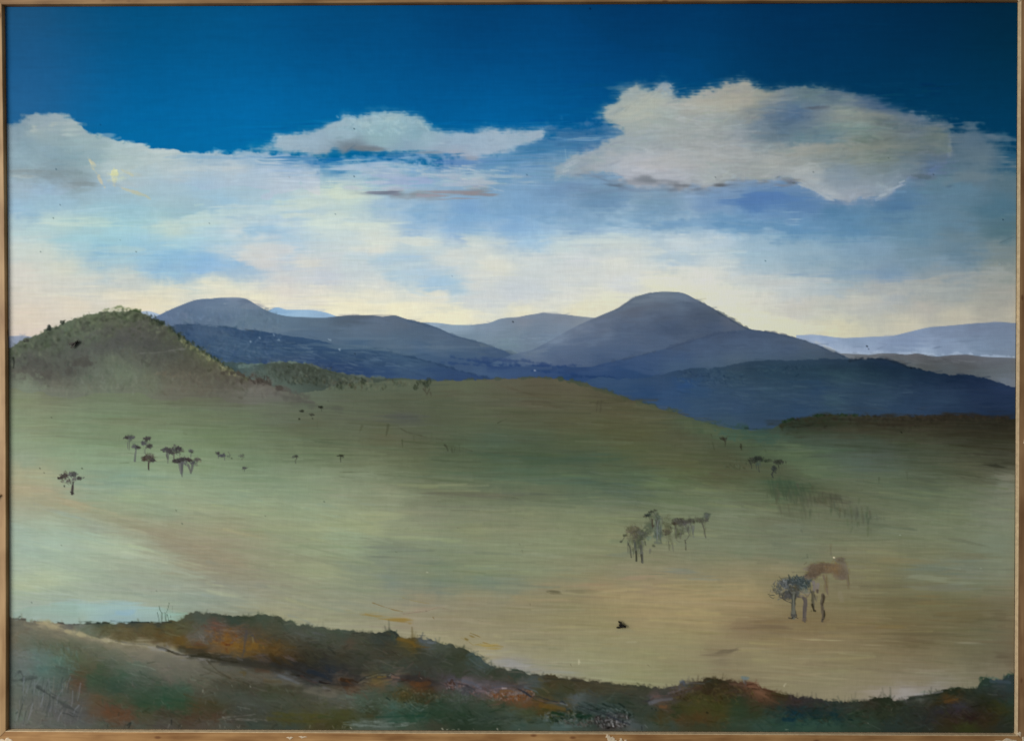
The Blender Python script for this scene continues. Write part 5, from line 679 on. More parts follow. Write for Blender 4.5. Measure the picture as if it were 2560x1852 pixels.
scatter(1280, 1735, 60, 14, 160, [(128,62,26),(118,84,70),(92,44,24),(140,110,110)], 5, 3, 30, 90, .7, own=2)
scatter(1210, 1722, 45, 12, 90, [(140,104,122),(112,62,64),(84,76,88)], 5, 3, 20, 90, .65, own=2)
scatter(1140, 1712, 30, 12, 60, [(110,66,62),(52,30,30),(126,100,108)], 5, 3, 20, 90, .6, own=2)
scatter(1470, 1790, 120, 24, 320, [(18,32,26),(70,88,84),(30,44,36),(96,108,104)], 8, 3.5, 25, 60, .55, own=2)
scatter(1530, 1800, 46, 20, 260, [(20,18,18),(96,94,94),(44,36,32),(128,126,124),(64,56,54),(30,34,32)], 6, 3.0, 40, 90, .7, own=2)
scatter(1440, 1806, 50, 10, 70, [(92,86,78),(60,48,42),(74,92,86)], 6, 3, 0, 60, .6, own=2)
scatter(1500, 1768, 60, 14, 60, [(26,40,34),(62,78,74)], 18, 4, 25, 15, .5, own=2)
scatter(1230, 1800, 140, 12, 120, [(30,46,32),(70,86,74),(52,66,52)], 14, 3, 5, 25, .4, own=2)
scatter(1030, 1738, 70, 18, 140, [(84,66,34),(52,50,28),(96,96,70),(40,48,30)], 5, 3, 0, 90, .45, own=2)
scatter(1150, 1740, 120, 18, 160, [(56,72,58),(84,96,84),(48,54,34)], 6, 3, 0, 90, .4, own=2)
scatter(960, 1765, 110, 18, 120, [(78,98,84),(50,66,48),(96,108,96)], 9, 3, 10, 50, .4, own=2)
scatter(940, 1808, 90, 8, 90, [(120,134,124),(92,108,96),(64,76,62)], 18, 2.5, 0, 8, .5, own=2)
scatter(1780, 1730, 110, 24, 200, [(44,38,20),(72,68,30),(56,44,24),(86,70,34)], 7, 4, 20, 80, .4, own=2)
scatter(2200, 1780, 300, 30, 260, [(34,44,30),(50,60,44),(46,42,26)], 12, 4, 0, 60, .35, own=2)
scatter(560, 1590, 60, 20, 60, [(120,72,24),(130,90,34),(104,88,80)], 10, 4, 10, 60, .45, own=2)
scatter(140, 1650, 60, 40, 90, [(96,120,106),(88,104,100),(104,112,100)], 10, 4, 60, 50, .35, own=2)
scatter(180, 1620, 90, 24, 100, [(92,92,64),(104,100,80),(82,86,60)], 12, 3, 70, 30, .35, own=2)
scatter(600, 1690, 120, 20, 120, [(62,50,36),(100,90,74),(88,62,38)], 14, 3, 15, 25, .35, own=2)
T()
for pts, w, c, a in [([(100,1558),(170,1578),(230,1596),(300,1608),(380,1618),(450,1634)],13,(154,141,108),.75),([(210,1600),(300,1620),(400,1636),(480,1652)],22,(126,112,92),.6),([(120,1578),(200,1604),(280,1630)],16,(112,106,86),.5),([(400,1648),(520,1668),(620,1684),(720,1706),(830,1728)],26,(104,96,80),.5),([(300,1660),(420,1684),(520,1706)],20,(98,98,78),.4),
    ([(455,1622),(520,1640),(600,1652),(680,1668),(740,1690),(800,1712),(850,1712)],14,(46,40,30),.6),([(690,1650),(760,1682),(830,1706)],22,(40,40,42),.5),([(700,1690),(760,1706),(800,1712)],9,(96,98,106),.5),([(860,1706),(960,1690),(1060,1700),(1180,1718),(1280,1716),(1360,1745)],7,(40,38,40),.5),
    ([(300,1640),(240,1620),(180,1612)],24,(88,92,70),.35),([(60,1600),(110,1640),(150,1700)],26,(96,104,90),.35),([(60,1740),(140,1770),(230,1800)],30,(86,84,80),.35),([(230,1700),(330,1730),(440,1745)],30,(52,78,52),.4),([(560,1740),(680,1760),(800,1775)],24,(70,72,62),.35),
    ([(1120,1700),(1220,1712),(1330,1736)],8,(92,82,92),.45),([(1380,1760),(1500,1780),(1600,1812)],10,(58,72,72),.5)]:
    line(pts, w, c, a, soft=5, own=2, tex=14, f='P', relief=.2)
work(900, 40, 900, 1570, 1815, (6, 26), (1.5, 3.5), 15, 25, .4, 9, 5, 'painted_bank')
scatter(420, 1750, 380, 60, 160, [(96,98,84),(64,72,54),(86,76,60),(54,70,54)], 9, 2.5, 75, 25, .4, own=2)
for i in range(46):      # sketchy pale and dark grasses in the lower left corner
    x = rng.uniform(34, 200); y = rng.uniform(1715, 1812)
    line([(x + rng.uniform(2, 14), y - rng.uniform(18, 44)), (x + 3, y - 12), (x, y)], rng.uniform(1.5, 3.5), [(124,122,126),(72,72,68),(112,106,94),(60,62,58)][rng.randint(4)], rng.uniform(.35, .7), 1.5, own=2, soft=1.2)
for pts, w, c, a in [([(92,1715),(130,1742),(160,1760),(200,1782)],7,(62,60,56),.6),([(36,1690),(48,1678),(56,1690),(54,1702)],3,(58,58,54),.7),([(36,1700),(60,1698),(90,1694)],3,(62,62,58),.6),([(110,1554),(160,1572),(220,1590),(290,1604)],6,(172,158,116),.7),([(230,1596),(300,1606),(360,1614),(420,1628)],8,(150,136,110),.6),([(380,1624),(420,1622),(470,1640),(540,1650)],5,(134,126,120),.55),([(60,1560),(120,1580),(170,1600)],10,(126,118,92),.5)]:
    line(pts, w, c, a, w * .5, soft=2, tex=3, own=2)
# slope lines, strokes and highlights in the bank
T(0, 1500, 4.972)
for pts, w, c, a in [([(450,275),(600,310),(760,350),(880,400),(1050,450),(1200,475),(1330,510),(1450,520),(1540,545)],18,(162,148,106),.6),([(1350,505),(1450,520),(1550,548)],6,(184,172,138),.7),([(1850,580),(1950,578),(2080,620)],18,(142,134,134),.7),([(600,330),(900,420),(1100,480)],12,(158,142,104),.5),([(700,265),(800,290),(920,300),(1050,290),(1200,285),(1500,275),(1700,270),(2130,268)],9,(34,44,42),.75),
    ([(980,265),(1150,265),(1250,275)],9,(24,34,32),.7),([(1380,255),(1500,262),(1620,270),(1850,268)],5,(36,48,52),.7),([(150,225),(215,238),(330,240)],8,(50,52,52),.7),([(222,228),(225,208),(240,198)],7,(44,46,44),.8),([(760,300),(850,305),(900,300)],10,(88,74,74),.5),
    ([(1440,505),(1540,520),(1650,535),(1800,545),(1900,560)],14,(88,82,74),.6),([(1950,570),(2050,600),(2138,640)],30,(58,48,34),.7),
    ([(1280,640),(1420,620),(1560,690),(1700,700),(1760,640)],7,(118,106,92),.5),([(1350,690),(1500,720),(1700,700)],6,(98,90,80),.5),([(1650,790),(1850,830),(1930,860)],8,(126,134,112),.5),([(1150,740),(1300,745)],7,(110,104,98),.4),
    ([(465,1085),(540,1130),(640,1190),(720,1240)],16,(66,64,60),.7),([(630,1150),(700,1185)],12,(66,62,58),.7),([(170,940),(200,895),(250,890),(270,930)],10,(72,72,68),.6),([(150,990),(200,1000),(300,960),(440,970)],9,(76,76,72),.55),([(300,940),(400,945)],7,(70,74,70),.5),
    ([(780,1400),(850,1410),(900,1440),(980,1440)],9,(50,50,46),.8),([(850,1380),(900,1400),(960,1440)],6,(54,54,50),.7),([(900,1390),(950,1360),(980,1400)],8,(112,112,112),.5),
    ([(290,960),(285,1100),(280,1280)],14,(130,128,136),.55),([(300,1190),(350,1060),(330,1050)],20,(128,126,132),.4),([(600,960),(620,1100),(635,1210)],9,(120,120,120),.5),([(770,1110),(720,1200),(690,1390)],14,(126,126,136),.5),([(850,930),(800,1080),(740,1190)],7,(120,122,112),.4),([(400,1100),(400,1200),(410,1340)],7,(74,72,66),.5),([(430,1080),(435,1360)],12,(112,106,96),.4),([(570,1240),(555,1330),(520,1390)],10,(74,76,72),.6),
    ([(640,1290),(590,1380),(560,1470)],7,(66,68,66),.6),([(650,1260),(620,1380)],9,(118,114,122),.4),([(820,1330),(770,1450),(730,1590)],6,(66,68,62),.6),([(880,880),(1150,1000),(1400,1090)],18,(60,80,54),.35),([(380,1390),(370,1500)],10,(118,110,98),.4),([(1100,940),(1280,1010),(1420,1070)],16,(48,66,44),.4),([(1700,900),(2100,1010)],20,(66,84,58),.3),
    ([(195,1400),(215,1380)],8,(48,56,46),.7),([(1930,80),(1960,100),(1610,50)],0.1,(0,0,0),0),([(700,820),(800,850),(860,870)],18,(70,66,60),.4),([(170,1500),(180,1515)],8,(40,44,36),.6),([(280,1580),(290,1560)],8,(50,48,38),.6),([(620,800),(660,795),(680,820)],6,(118,130,112),.5)]:
    line(pts, w * 1.15, c, a * .8, w * .7, soft=6, own=2, tex=7, relief=.4)
for i in range(70):
    x = rng.uniform(150, 900); y = rng.uniform(1000, 1560)
    line([(x, y), (x + rng.normal(-8, 12), y + rng.uniform(60, 170))], rng.uniform(4, 9), [(126,122,126),(80,78,72),(110,104,92)][rng.randint(3)], rng.uniform(.2, .45), 2, soft=3, own=2)
T(400, 1500, 4.972)
for pts, w, c, a in [([(90,620),(200,660),(270,680),(330,680)],22,(52,40,26),.8),([(390,690),(480,690),(600,700),(700,720),(800,750),(960,765)],30,(44,36,22),.8),([(480,665),(600,660),(640,690)],16,(48,38,20),.7),([(760,740),(900,750),(980,770)],16,(44,38,30),.7),([(0,605),(80,620)],14,(132,128,128),.6),([(160,700),(280,690),(380,700)],10,(128,116,108),.7),([(250,740),(420,740),(560,745),(590,780)],14,(116,108,104),.6),([(600,640),(680,665),(740,670)],16,(110,100,86),.6),([(760,700),(900,700),(1020,740)],22,(90,80,80),.6),
    ([(1150,690),(1300,680),(1450,660),(1600,720),(1680,760)],8,(96,74,76),.6),([(1380,680),(1430,740),(1500,790)],60,(54,38,12),.6),([(1500,680),(1560,760),(1650,810)],30,(66,48,24),.5),([(1600,690),(1700,760)],20,(86,68,76),.5),([(1450,780),(1600,820),(1750,880),(1900,960)],22,(44,34,28),.6),([(1700,930),(1800,940)],12,(30,20,16),.7),([(1760,940),(1850,1000),(1950,1020)],26,(74,46,46),.6),([(1850,880),(2000,920),(2130,1000)],50,(26,36,52),.6),([(1900,1000),(1990,1010)],14,(70,60,72),.5),([(1990,1020),(2060,1030),(2120,1030)],20,(16,14,20),.85),
    ([(1480,930),(1600,980),(1720,1030)],26,(98,104,110),.5),([(1560,900),(1700,960)],14,(84,84,88),.4),([(2030,1080),(2100,1100),(2130,1120)],26,(98,94,96),.6),([(1800,1120),(1950,1160),(2138,1200)],20,(104,96,80),.4),([(600,760),(640,800),(720,880),(900,980),(1100,1040)],12,(58,46,28),.5),([(500,930),(600,910),(640,880)],6,(66,58,44),.7),([(540,830),(700,900),(950,1000)],24,(60,50,30),.35),([(1000,890),(1060,900),(1040,930)],26,(94,70,26),.5),([(1210,870),(1350,880)],40,(84,52,38),.5),([(1300,1000),(1500,1010)],36,(88,66,32),.4),
    ([(570,1005),(540,1060),(530,1135)],7,(166,162,136),.85),([(890,1050),(895,1070)],6,(140,140,120),.7),([(1120,1060),(1125,1075)],6,(150,150,130),.7),([(300,1170),(480,1220),(700,1280)],26,(72,58,26),.4),([(350,1300),(480,1330)],18,(40,62,40),.5),([(0,1200),(150,1230),(300,1250)],30,(34,66,42),.4),
    ([(780,1450),(900,1445),(1050,1430),(1190,1415)],6,(112,106,98),.6),([(780,1450),(850,1480),(1000,1465),(1100,1480),(1200,1500)],6,(112,106,96),.6),([(790,1450),(830,1530),(860,1520)],5,(108,104,94),.5),([(940,1480),(1080,1490),(1200,1470),(1330,1490)],7,(118,112,104),.45),([(1400,1400),(1700,1420),(2100,1420)],30,(74,70,24),.5),([(1350,1470),(1700,1500),(2100,1500)],40,(76,70,24),.5),([(1990,1440),(2138,1450)],40,(52,66,28),.5),([(145,1490),(143,1580)],7,(26,26,22),.8),([(255,1560),(258,1590)],6,(28,28,22),.8),([(485,1470),(498,1500)],8,(40,34,26),.7),
    ([(660,280),(700,290),(760,290)],14,(104,60,54),.6),([(650,330),(700,340),(760,350)],18,(112,52,48),.6),([(680,370),(740,370)],14,(100,50,46),.5),([(690,270),(760,400)],6,(116,70,66),.4),([(640,440),(700,400),(760,440)],8,(100,60,56),.4),([(520,320),(550,305),(570,330)],10,(92,54,36),.6),([(780,520),(830,550),(900,540),(860,560)],14,(96,34,18),.8),([(820,550),(860,555)],22,(88,26,16),.8),([(910,500),(940,480),(950,450)],16,(110,44,20),.75),([(940,430),(960,460)],10,(120,56,24),.6),([(820,600),(840,640)],18,(104,48,22),.6),([(700,500),(760,510)],12,(110,52,30),.6),([(330,550),(450,545),(640,560)],12,(104,62,52),.5),([(430,540),(520,540)],14,(98,50,40),.6),([(330,580),(600,585)],22,(112,70,24),.5),
    ([(800,360),(860,380),(980,380),(1040,420)],16,(104,92,84),.6),([(760,440),(765,520)],6,(122,90,74),.6),([(1075,380),(1060,480),(1040,640),(1030,700)],24,(70,64,68),.7),([(1150,460),(1160,520)],16,(120,110,74),.7),([(1150,430),(1180,480),(1200,520)],12,(64,58,72),.6),([(1230,430),(1220,500)],12,(62,56,72),.6),([(1120,390),(1140,440)],14,(66,62,60),.5),([(1230,510),(1330,550)],12,(92,64,52),.6),([(1270,470),(1190,350)],30,(72,66,54),.4),([(880,300),(800,270),(680,260)],10,(64,72,60),.4),
    ([(780,200),(900,210),(1000,230),(1120,220)],20,(46,60,48),.6),([(640,170),(760,200)],12,(50,64,52),.6),([(600,150),(640,135)],10,(172,178,164),.7),([(640,140),(780,170)],8,(142,156,138),.6),([(860,280),(960,290)],8,(48,54,44),.6),([(1480,250),(1530,290)],30,(48,56,38),.5),([(1600,190),(1700,210),(1820,260),(1900,300)],14,(132,138,128),.6),([(1620,250),(1700,290),(1900,330),(2100,380)],12,(70,84,60),.5),([(1900,400),(2000,420),(2050,440)],24,(84,84,88),.5),([(1680,400),(1800,440),(1980,470)],20,(84,90,86),.45),([(1800,510),(1950,530)],14,(66,72,64),.5),([(1200,690),(1260,720)],40,(74,62,54),.4),
    ([(350,440),(450,430),(560,450),(640,440)],50,(96,92,84),.4),([(480,400),(540,460),(540,520)],10,(122,112,100),.5),([(360,490),(560,500)],16,(106,98,92),.4)]:
    line(pts, w * 1.15, c, a * .8, w * .7, soft=6, own=2, tex=8, relief=.5)
dab(840, 500, 90, 60, (124,80,24), .5, tex=1, f='B'); dab(1180, 590, 90, 60, (120,82,24), .6, tex=1, f='B'); dab(940, 570, 100, 60, (124,84,24), .45, tex=1, f='B'); dab(250, 520, 90, 60, (102,74,26), .5, tex=1, f='B'); dab(830,640,90,26,(118,78,26),.4,tex=1,f='B')
T(800, 1520, 4.972)
for pts, w, c, a in [([(0,910),(80,930),(110,930)],22,(34,16,16),.85),([(270,880),(330,900),(400,890),(470,920)],34,(46,28,16),.8),([(330,900),(420,950)],14,(92,46,22),.6),([(480,930),(540,900),(600,910)],12,(120,110,84),.6),([(500,890),(600,840),(720,800),(850,790),(920,820)],12,(36,40,36),.75),([(580,860),(640,850),(700,830)],8,(120,124,104),.6),([(710,826),(800,826),(870,832)],7,(162,160,120),.85),([(720,850),(770,850),(820,845)],24,(128,102,36),.75),([(860,840),(880,815)],10,(96,104,98),.7),([(900,850),(980,860)],26,(132,92,80),.7),([(680,940),(780,900),(900,880)],18,(116,94,56),.6),([(700,960),(880,930)],14,(110,84,52),.5),
    ([(1240,800),(1230,850),(1270,860)],8,(88,34,30),.8),([(1245,860),(1265,870)],8,(180,150,140),.9),([(1150,930),(1250,940),(1360,930)],60,(92,52,24),.6),([(1020,880),(1120,900)],16,(70,32,26),.6),([(1350,890),(1450,940),(1580,960)],10,(54,26,24),.6),([(1620,930),(1640,890),(1680,950)],18,(52,26,22),.8),([(1700,930),(1800,950),(1900,1000)],14,(44,34,44),.7),([(1780,900),(1900,930),(2000,990)],34,(78,84,104),.5),([(1500,920),(1580,960)],20,(100,76,90),.5),([(1950,1020),(2050,1040),(2138,1080)],34,(120,92,106),.5),([(1860,1040),(1940,1090)],20,(104,66,66),.5),
    ([(1820,590),(1900,560),(1950,640)],26,(64,82,82),.5),([(1850,620),(1950,700),(2050,740)],20,(74,90,88),.5),([(380,340),(700,320),(760,320)],8,(54,56,44),.6),([(740,310),(800,330),(850,345)],20,(46,52,44),.7),([(880,280),(895,320),(890,390)],12,(48,60,52),.8),([(955,268),(940,320),(920,440)],8,(62,74,62),.8),([(930,300),(960,330),(950,360)],22,(36,46,44),.8),([(900,330),(910,390)],26,(52,66,56),.6),([(980,380),(1080,400),(1160,430),(1180,470)],36,(108,80,22),.65),([(1180,460),(1290,480),(1380,490)],28,(96,72,26),.6),([(1010,370),(1050,380)],16,(118,92,30),.6),
    ([(1200,330),(1300,340),(1310,330)],6,(66,74,76),.7),([(1210,370),(1320,360),(1380,400)],6,(60,68,72),.7),([(1230,400),(1340,390)],7,(72,84,96),.7),([(1260,420),(1400,430),(1440,400),(1430,370)],7,(80,90,100),.7),([(1280,300),(1260,350),(1280,420)],9,(58,64,78),.6),([(1340,420),(1440,430)],20,(100,110,116),.5),([(1190,310),(1240,325)],5,(70,76,72),.7),([(480,440),(800,460)],12,(52,50,32),.5),([(700,450),(1050,500)],24,(48,50,34),.4),([(600,1340),(650,1330)],30,(66,60,34),.5),([(700,1350),(1000,1340),(1150,1330),(1300,1340)],16,(20,58,42),.6),([(850,1410),(1200,1400)],24,(26,70,48),.5),
    ([(420,1440),(700,1460),(950,1470)],14,(112,124,114),.5),([(400,1430),(900,1420)],12,(78,92,80),.4),([(380,1480),(395,1495)],8,(190,184,160),.9),([(1520,1495),(1530,1505)],8,(190,184,160),.9),([(1580,1505),(1610,1490)],6,(190,184,160),.8),([(1640,1500),(1680,1502)],8,(190,184,160),.9),([(1720,1500),(1735,1500)],9,(200,190,170),.9),([(1900,1490),(1915,1505)],5,(160,150,130),.8),([(830,1110),(870,1140)],12,(22,38,32),.8),([(1040,1165),(1080,1180)],7,(20,30,26),.8),([(1140,1190),(1220,1260),(1260,1290)],9,(112,130,118),.5),([(1060,1180),(1190,1170)],8,(104,124,112),.4),([(340,1090),(450,1110)],30,(86,112,96),.4),([(90,1030),(200,1060)],12,(120,112,98),.5),
    ([(100,850),(92,860)],6,(120,130,136),.8),([(330,1070),(240,920)],12,(82,86,82),.4),([(1180,700),(1210,730)],22,(66,88,80),.4),([(1300,780),(1310,850)],30,(64,80,74),.4)]:
    line(pts, w * 1.15, c, a * .8, w * .7, soft=6, own=2, tex=7, relief=.6)
T(1200, 1520, 4.972)
for pts, w, c, a in [([(130,990),(250,970),(380,955),(470,965)],8,(74,70,92),.7),([(0,1030),(80,1020),(200,1000),(300,990),(420,1000)],10,(124,84,104),.6),([(260,1030),(330,1020),(420,1030)],30,(120,74,26),.6),([(280,992),(330,990)],12,(168,150,158),.7),([(350,1070),(450,1050),(540,1060)],34,(104,100,108),.5),([(470,1000),(560,1040),(620,1090),(740,1100),(860,1140),(960,1165)],12,(26,30,44),.8),([(540,1040),(640,1100),(700,1130)],22,(36,44,54),.6),([(560,980),(700,1030),(720,1050)],12,(74,96,108),.6),([(560,960),(660,965),(770,990)],14,(80,92,92),.5),([(680,1120),(820,1160),(1000,1180)],18,(98,80,72),.6),([(760,1200),(900,1220),(1050,1250)],60,(100,72,18),.65),([(900,1260),(1090,1280)],30,(76,60,20),.6),([(480,1120),(560,1200),(640,1200)],26,(98,64,30),.5),
    ([(1000,1170),(1020,1150),(1060,1190)],12,(34,40,50),.8),([(1000,1180),(1080,1200)],16,(112,122,134),.6),([(1220,1210),(1300,1230),(1400,1260)],16,(24,30,32),.8),([(1380,1260),(1500,1290),(1600,1330)],18,(28,36,38),.7),([(1600,1330),(1740,1400),(1860,1440)],16,(30,34,44),.7),([(1430,1180),(1500,1230),(1530,1270)],8,(34,58,56),.7),([(900,1290),(980,1310),(1040,1310)],40,(14,42,20),.8),([(1220,1330),(1300,1350),(1380,1330)],44,(12,42,26),.75),([(870,1360),(1000,1350),(1100,1380)],12,(28,44,34),.6),([(1020,1460),(1200,1460)],40,(74,100,98),.5),([(880,1470),(1150,1480)],26,(76,98,92),.5),([(1130,1380),(1200,1390)],16,(92,104,96),.6),
    ([(520,785),(545,800),(560,840)],7,(46,52,44),.7),([(640,830),(680,820),(780,825),(860,845),(960,850),(990,860)],6,(56,50,40),.85),([(640,830),(620,850),(600,860)],6,(70,80,74),.6),([(830,870),(980,880),(1100,890),(1250,905)],12,(42,44,34),.7),([(990,870),(1120,880),(1280,895),(1400,930)],16,(52,50,42),.55),([(740,880),(780,900)],40,(84,74,32),.5),([(1300,920),(1450,940),(1600,955),(1850,985)],8,(60,56,40),.6),([(1460,930),(1480,890)],6,(70,66,56),.6),([(650,790),(760,770)],20,(132,122,100),.5),([(350,790),(500,790),(540,800)],12,(96,90,76),.6),([(1000,830),(1250,870),(1500,890)],22,(96,88,72),.45),([(1440,940),(1700,990),(1950,1000)],20,(78,70,48),.4),([(2010,1150),(2100,1150)],10,(48,46,50),.7),
    ([(0,620),(40,660),(80,700)],34,(62,78,78),.5),([(90,640),(130,640),(110,690)],6,(104,118,114),.7),([(20,600),(60,620)],8,(70,82,78),.6),([(1230,640),(1228,690)],7,(184,180,146),.9),([(490,1495),(480,1505)],6,(160,160,140),.8),([(215,1498),(222,1508)],8,(190,180,160),.9),([(1650,1430),(1655,1460)],16,(190,190,190),.8),([(2010,1460),(2012,1505)],6,(30,40,38),.6),([(1540,1460),(1640,1480)],20,(30,26,24),.5),([(1700,1400),(1690,1440),(1740,1460)],12,(150,148,150),.7),([(1560,1390),(1640,1380)],10,(140,140,142),.6)]:
    line(pts, w * 1.1, c, a * .85, w * .7, soft=6, own=2, tex=6, relief=.6)
T(1600, 1600, 4.725)
for pts, w, c, a in [([(130,700),(180,660),(260,650),(330,650)],12,(98,62,62),.75),([(60,720),(130,700),(160,680)],8,(44,46,50),.7),([(120,740),(250,700),(380,690)],34,(100,98,112),.55),([(340,620),(440,600),(520,560)],16,(98,80,88),.6),([(330,660),(420,650),(500,620)],22,(68,54,54),.6),([(480,490),(510,480),(530,540)],22,(72,86,106),.6),([(540,510),(620,500),(760,510)],16,(112,114,114),.5),([(530,540),(620,520),(760,500),(840,470)],12,(48,60,54),.6),([(500,600),(640,560),(720,540)],26,(70,48,34),.6),([(240,780),(300,790),(310,770)],26,(110,72,38),.6),
    ([(840,490),(870,460),(900,460)],14,(44,44,26),.75),([(890,455),(905,480)],10,(46,48,28),.8),([(930,490),(1000,490),(1060,520)],20,(42,40,24),.7),([(1000,440),(1020,400),(1030,440)],4,(80,74,50),.6),([(1080,450),(1130,480)],5,(80,72,52),.6),([(1060,510),(1160,520),(1240,540)],22,(92,62,52),.65),([(1210,440),(1280,440)],30,(92,112,118),.85),([(1220,460),(1230,500)],18,(98,114,124),.7),([(1250,480),(1245,540)],16,(74,70,74),.7),([(1240,540),(1300,520),(1380,520)],20,(92,48,40),.7),([(1270,525),(1340,510)],8,(54,28,20),.8),([(1290,540),(1400,560)],18,(118,70,56),.7),([(1330,570),(1400,575)],8,(40,20,16),.85),([(1400,520),(1440,570),(1500,590),(1560,610)],10,(64,30,22),.75),([(1390,600),(1450,640),(1520,680)],30,(118,72,54),.6),([(1360,600),(1480,620)],20,(112,66,50),.6),([(1300,490),(1400,500),(1390,530)],6,(110,60,48),.6),
    ([(1560,620),(1650,640),(1740,650)],18,(56,50,22),.8),([(1550,640),(1700,670)],8,(50,32,18),.7),([(1640,610),(1740,630)],6,(66,58,28),.7),([(1500,690),(1640,740)],36,(88,62,42),.5),([(1780,690),(1900,720)],36,(62,40,44),.55),([(1950,680),(1980,660)],18,(60,60,58),.6),([(1780,620),(1790,700)],5,(92,84,70),.5),([(1880,620),(1870,690)],5,(92,84,70),.4),([(2030,650),(2030,700)],5,(90,84,72),.4),([(1700,540),(1720,510)],10,(180,172,140),.95),([(1700,930),(1800,940)],46,(6,38,54),.6),([(1720,1050),(1750,1050)],12,(130,142,120),.9),([(20,1010),(22,1050)],5,(22,26,26),.8),([(60,1000),(90,1030)],10,(112,122,122),.6),([(790,850),(800,855)],10,(22,22,10),.8),([(140,805),(142,808)],8,(20,26,24),.8),([(190,815),(192,820)],8,(20,26,24),.7),([(1080,640),(1240,650)],12,(88,72,60),.5),([(1000,620),(1200,600)],14,(76,50,36),.5)]:
    line(pts, w * 1.1, c, a * .85, w * .7, soft=6, own=2, tex=5, relief=.5)
dab(1250, 455, 36, 18, (96,116,122), .7, soft=.5, f='B')
T(2080, 1600, 4.725)
for pts, w, c, a in [([(490,710),(560,690),(620,680),(690,685),(710,700)],12,(28,34,22),.8),([(710,695),(800,695),(860,690)],6,(60,34,34),.8),([(880,690),(960,685),(1060,670),(1160,655),(1240,640)],9,(30,40,28),.85),([(1240,640),(1320,600),(1400,570),(1480,560)],14,(24,36,24),.8),([(1480,558),(1560,562),(1620,580)],10,(36,46,30),.8),([(1000,690),(1080,700)],26,(74,80,70),.5),([(1040,690),(1050,720)],26,(84,90,78),.4),([(860,700),(880,720)],26,(84,84,86),.5),([(1340,720),(1420,705),(1480,690)],34,(88,62,22),.7),([(1240,730),(1360,720)],24,(56,46,22),.5),([(1455,650),(1458,665)],8,(88,64,24),.8),([(700,820),(712,800),(735,785)],8,(98,104,78),.7),([(1640,580),(1720,560)],14,(40,46,32),.6),([(1760,450),(1770,500),(1750,550)],50,(36,54,38),.6),([(1760,440),(1820,435),(1850,460)],16,(34,52,38),.8),([(1850,440),(1960,450)],18,(72,96,88),.6),([(1880,480),(2000,480),(2100,500)],40,(62,78,92),.5),([(2050,440),(2080,400),(2150,400)],22,(34,56,44),.7),([(2090,410),(2080,430)],8,(84,108,104),.6),([(1620,600),(1640,560)],4,(62,62,44),.6),([(1600,470),(1590,560)],3,(90,84,60),.4),([(1440,770),(1600,790)],24,(50,54,58),.5),([(1900,540),(2050,540)],26,(64,66,64),.4),
    ([(230,690),(232,640)],5,(84,80,60),.5),([(150,700),(152,650)],5,(84,80,60),.5),([(20,690),(60,700)],14,(30,38,30),.6),([(100,720),(170,740)],14,(50,48,40),.6),([(0,860),(60,880)],50,(16,42,46),.5),([(425,975),(427,980)],8,(140,142,130),.9),([(700,900),(820,930)],14,(60,64,56),.4),([(1150,1050),(1200,1040)],18,(66,84,70),.5),([(900,1050),(1100,1000)],20,(44,62,50),.5),([(2130,1080),(2150,1060),(2120,980)],10,(60,68,58),.5),([(1300,600),(1200,620),(980,640)],14,(146,142,150),.5),([(1050,610),(1160,600)],14,(108,122,110),.5)]:
    line(pts, w * 1.1, c, a * .85, w * .7, soft=6, own=2, tex=5, relief=.5)
T()
for i in range(16):
    x = rng.uniform(150, 900)
    line([(x, 1818), (x + rng.normal(0, 2), 1818 - rng.uniform(3, 9))], 2.2, [(30,34,30),(150,146,130)][rng.randint(2)], .35, own=2)
line([(327,1806),(322,1818)], 3, (30,34,30), .7, own=2); line([(318,1812),(325,1806)], 3, (30,34,30), .7, own=2)

# ------------------------------------------------------------------ little painted trees
def crown(x, y, rx, ry, n, cols, ln=14, w=9, a=.8, ang=0, da=90):
    scatter(x, y, rx, ry, n // 2, cols, ln, w, ang, da, a, 7, .4, relief=.8)
    scatter(x, y, rx, ry, n - n // 2, cols, ln, w, ang, da, a, 7, .4, True, .8)
DK = [(62,60,56),(72,68,66),(54,50,48)]
GR = [(78,82,80),(88,90,90),(70,72,74)]
def tree(label, trunks, crowns, name='painted_tree'):
    part(name, label)
    for t in trunks: line(t[0], t[1], t[2], t[3] if len(t) > 3 else .8, t[4] if len(t) > 4 else t[1] * .6, soft=3, own=.4, tex=3, relief=.7)
    for c in crowns: crown(*c)
T(130, 1070, 5.67)
tree('lone dark tree standing furthest left, on the tan sweep', [([(300,760),(292,820),(288,880),(286,930)],22,(58,52,48),.9,34),([(265,905),(308,925)],18,(52,46,42),.8),([(296,780),(330,745),(350,735)],10,(74,68,64),.8)],
    [(175,680,50,38,60,[(66,56,50),(58,48,42),(88,80,72)],26,14),(295,655,55,34,60,[(62,66,62),(72,72,70),(88,88,84)],26,14),(235,755,40,34,30,[(98,92,82),(70,62,56)],22,11,.7),(392,708,36,22,34,[(62,62,54),(72,74,66)],20,13),(110,705,34,14,20,[(60,50,44)],24,12),(150,745,26,26,18,[(84,74,64),(110,102,92)],18,9,.6),(320,720,50,22,30,[(104,100,96),(84,82,80)],22,10,.7),(190,625,24,20,14,[(92,84,72)],20,7,.6),(300,620,40,14,14,[(90,92,80)],18,7,.5),(173,818,8,12,8,[(60,56,54)],10,8)])
tree('thin two-stemmed grey tree, leftmost of the upper pair', [([(1078,175),(1072,230),(1076,290)],12,(84,88,80),.7),([(1098,180),(1095,250),(1090,315)],12,(74,78,74),.75)], [(1060,130,32,22,26,DK,24,14),(1135,130,36,18,30,GR,24,12),(1100,108,50,14,22,[(92,96,82),(72,74,66)],26,8,.6),(1105,165,30,18,14,GR,18,10,.6)])
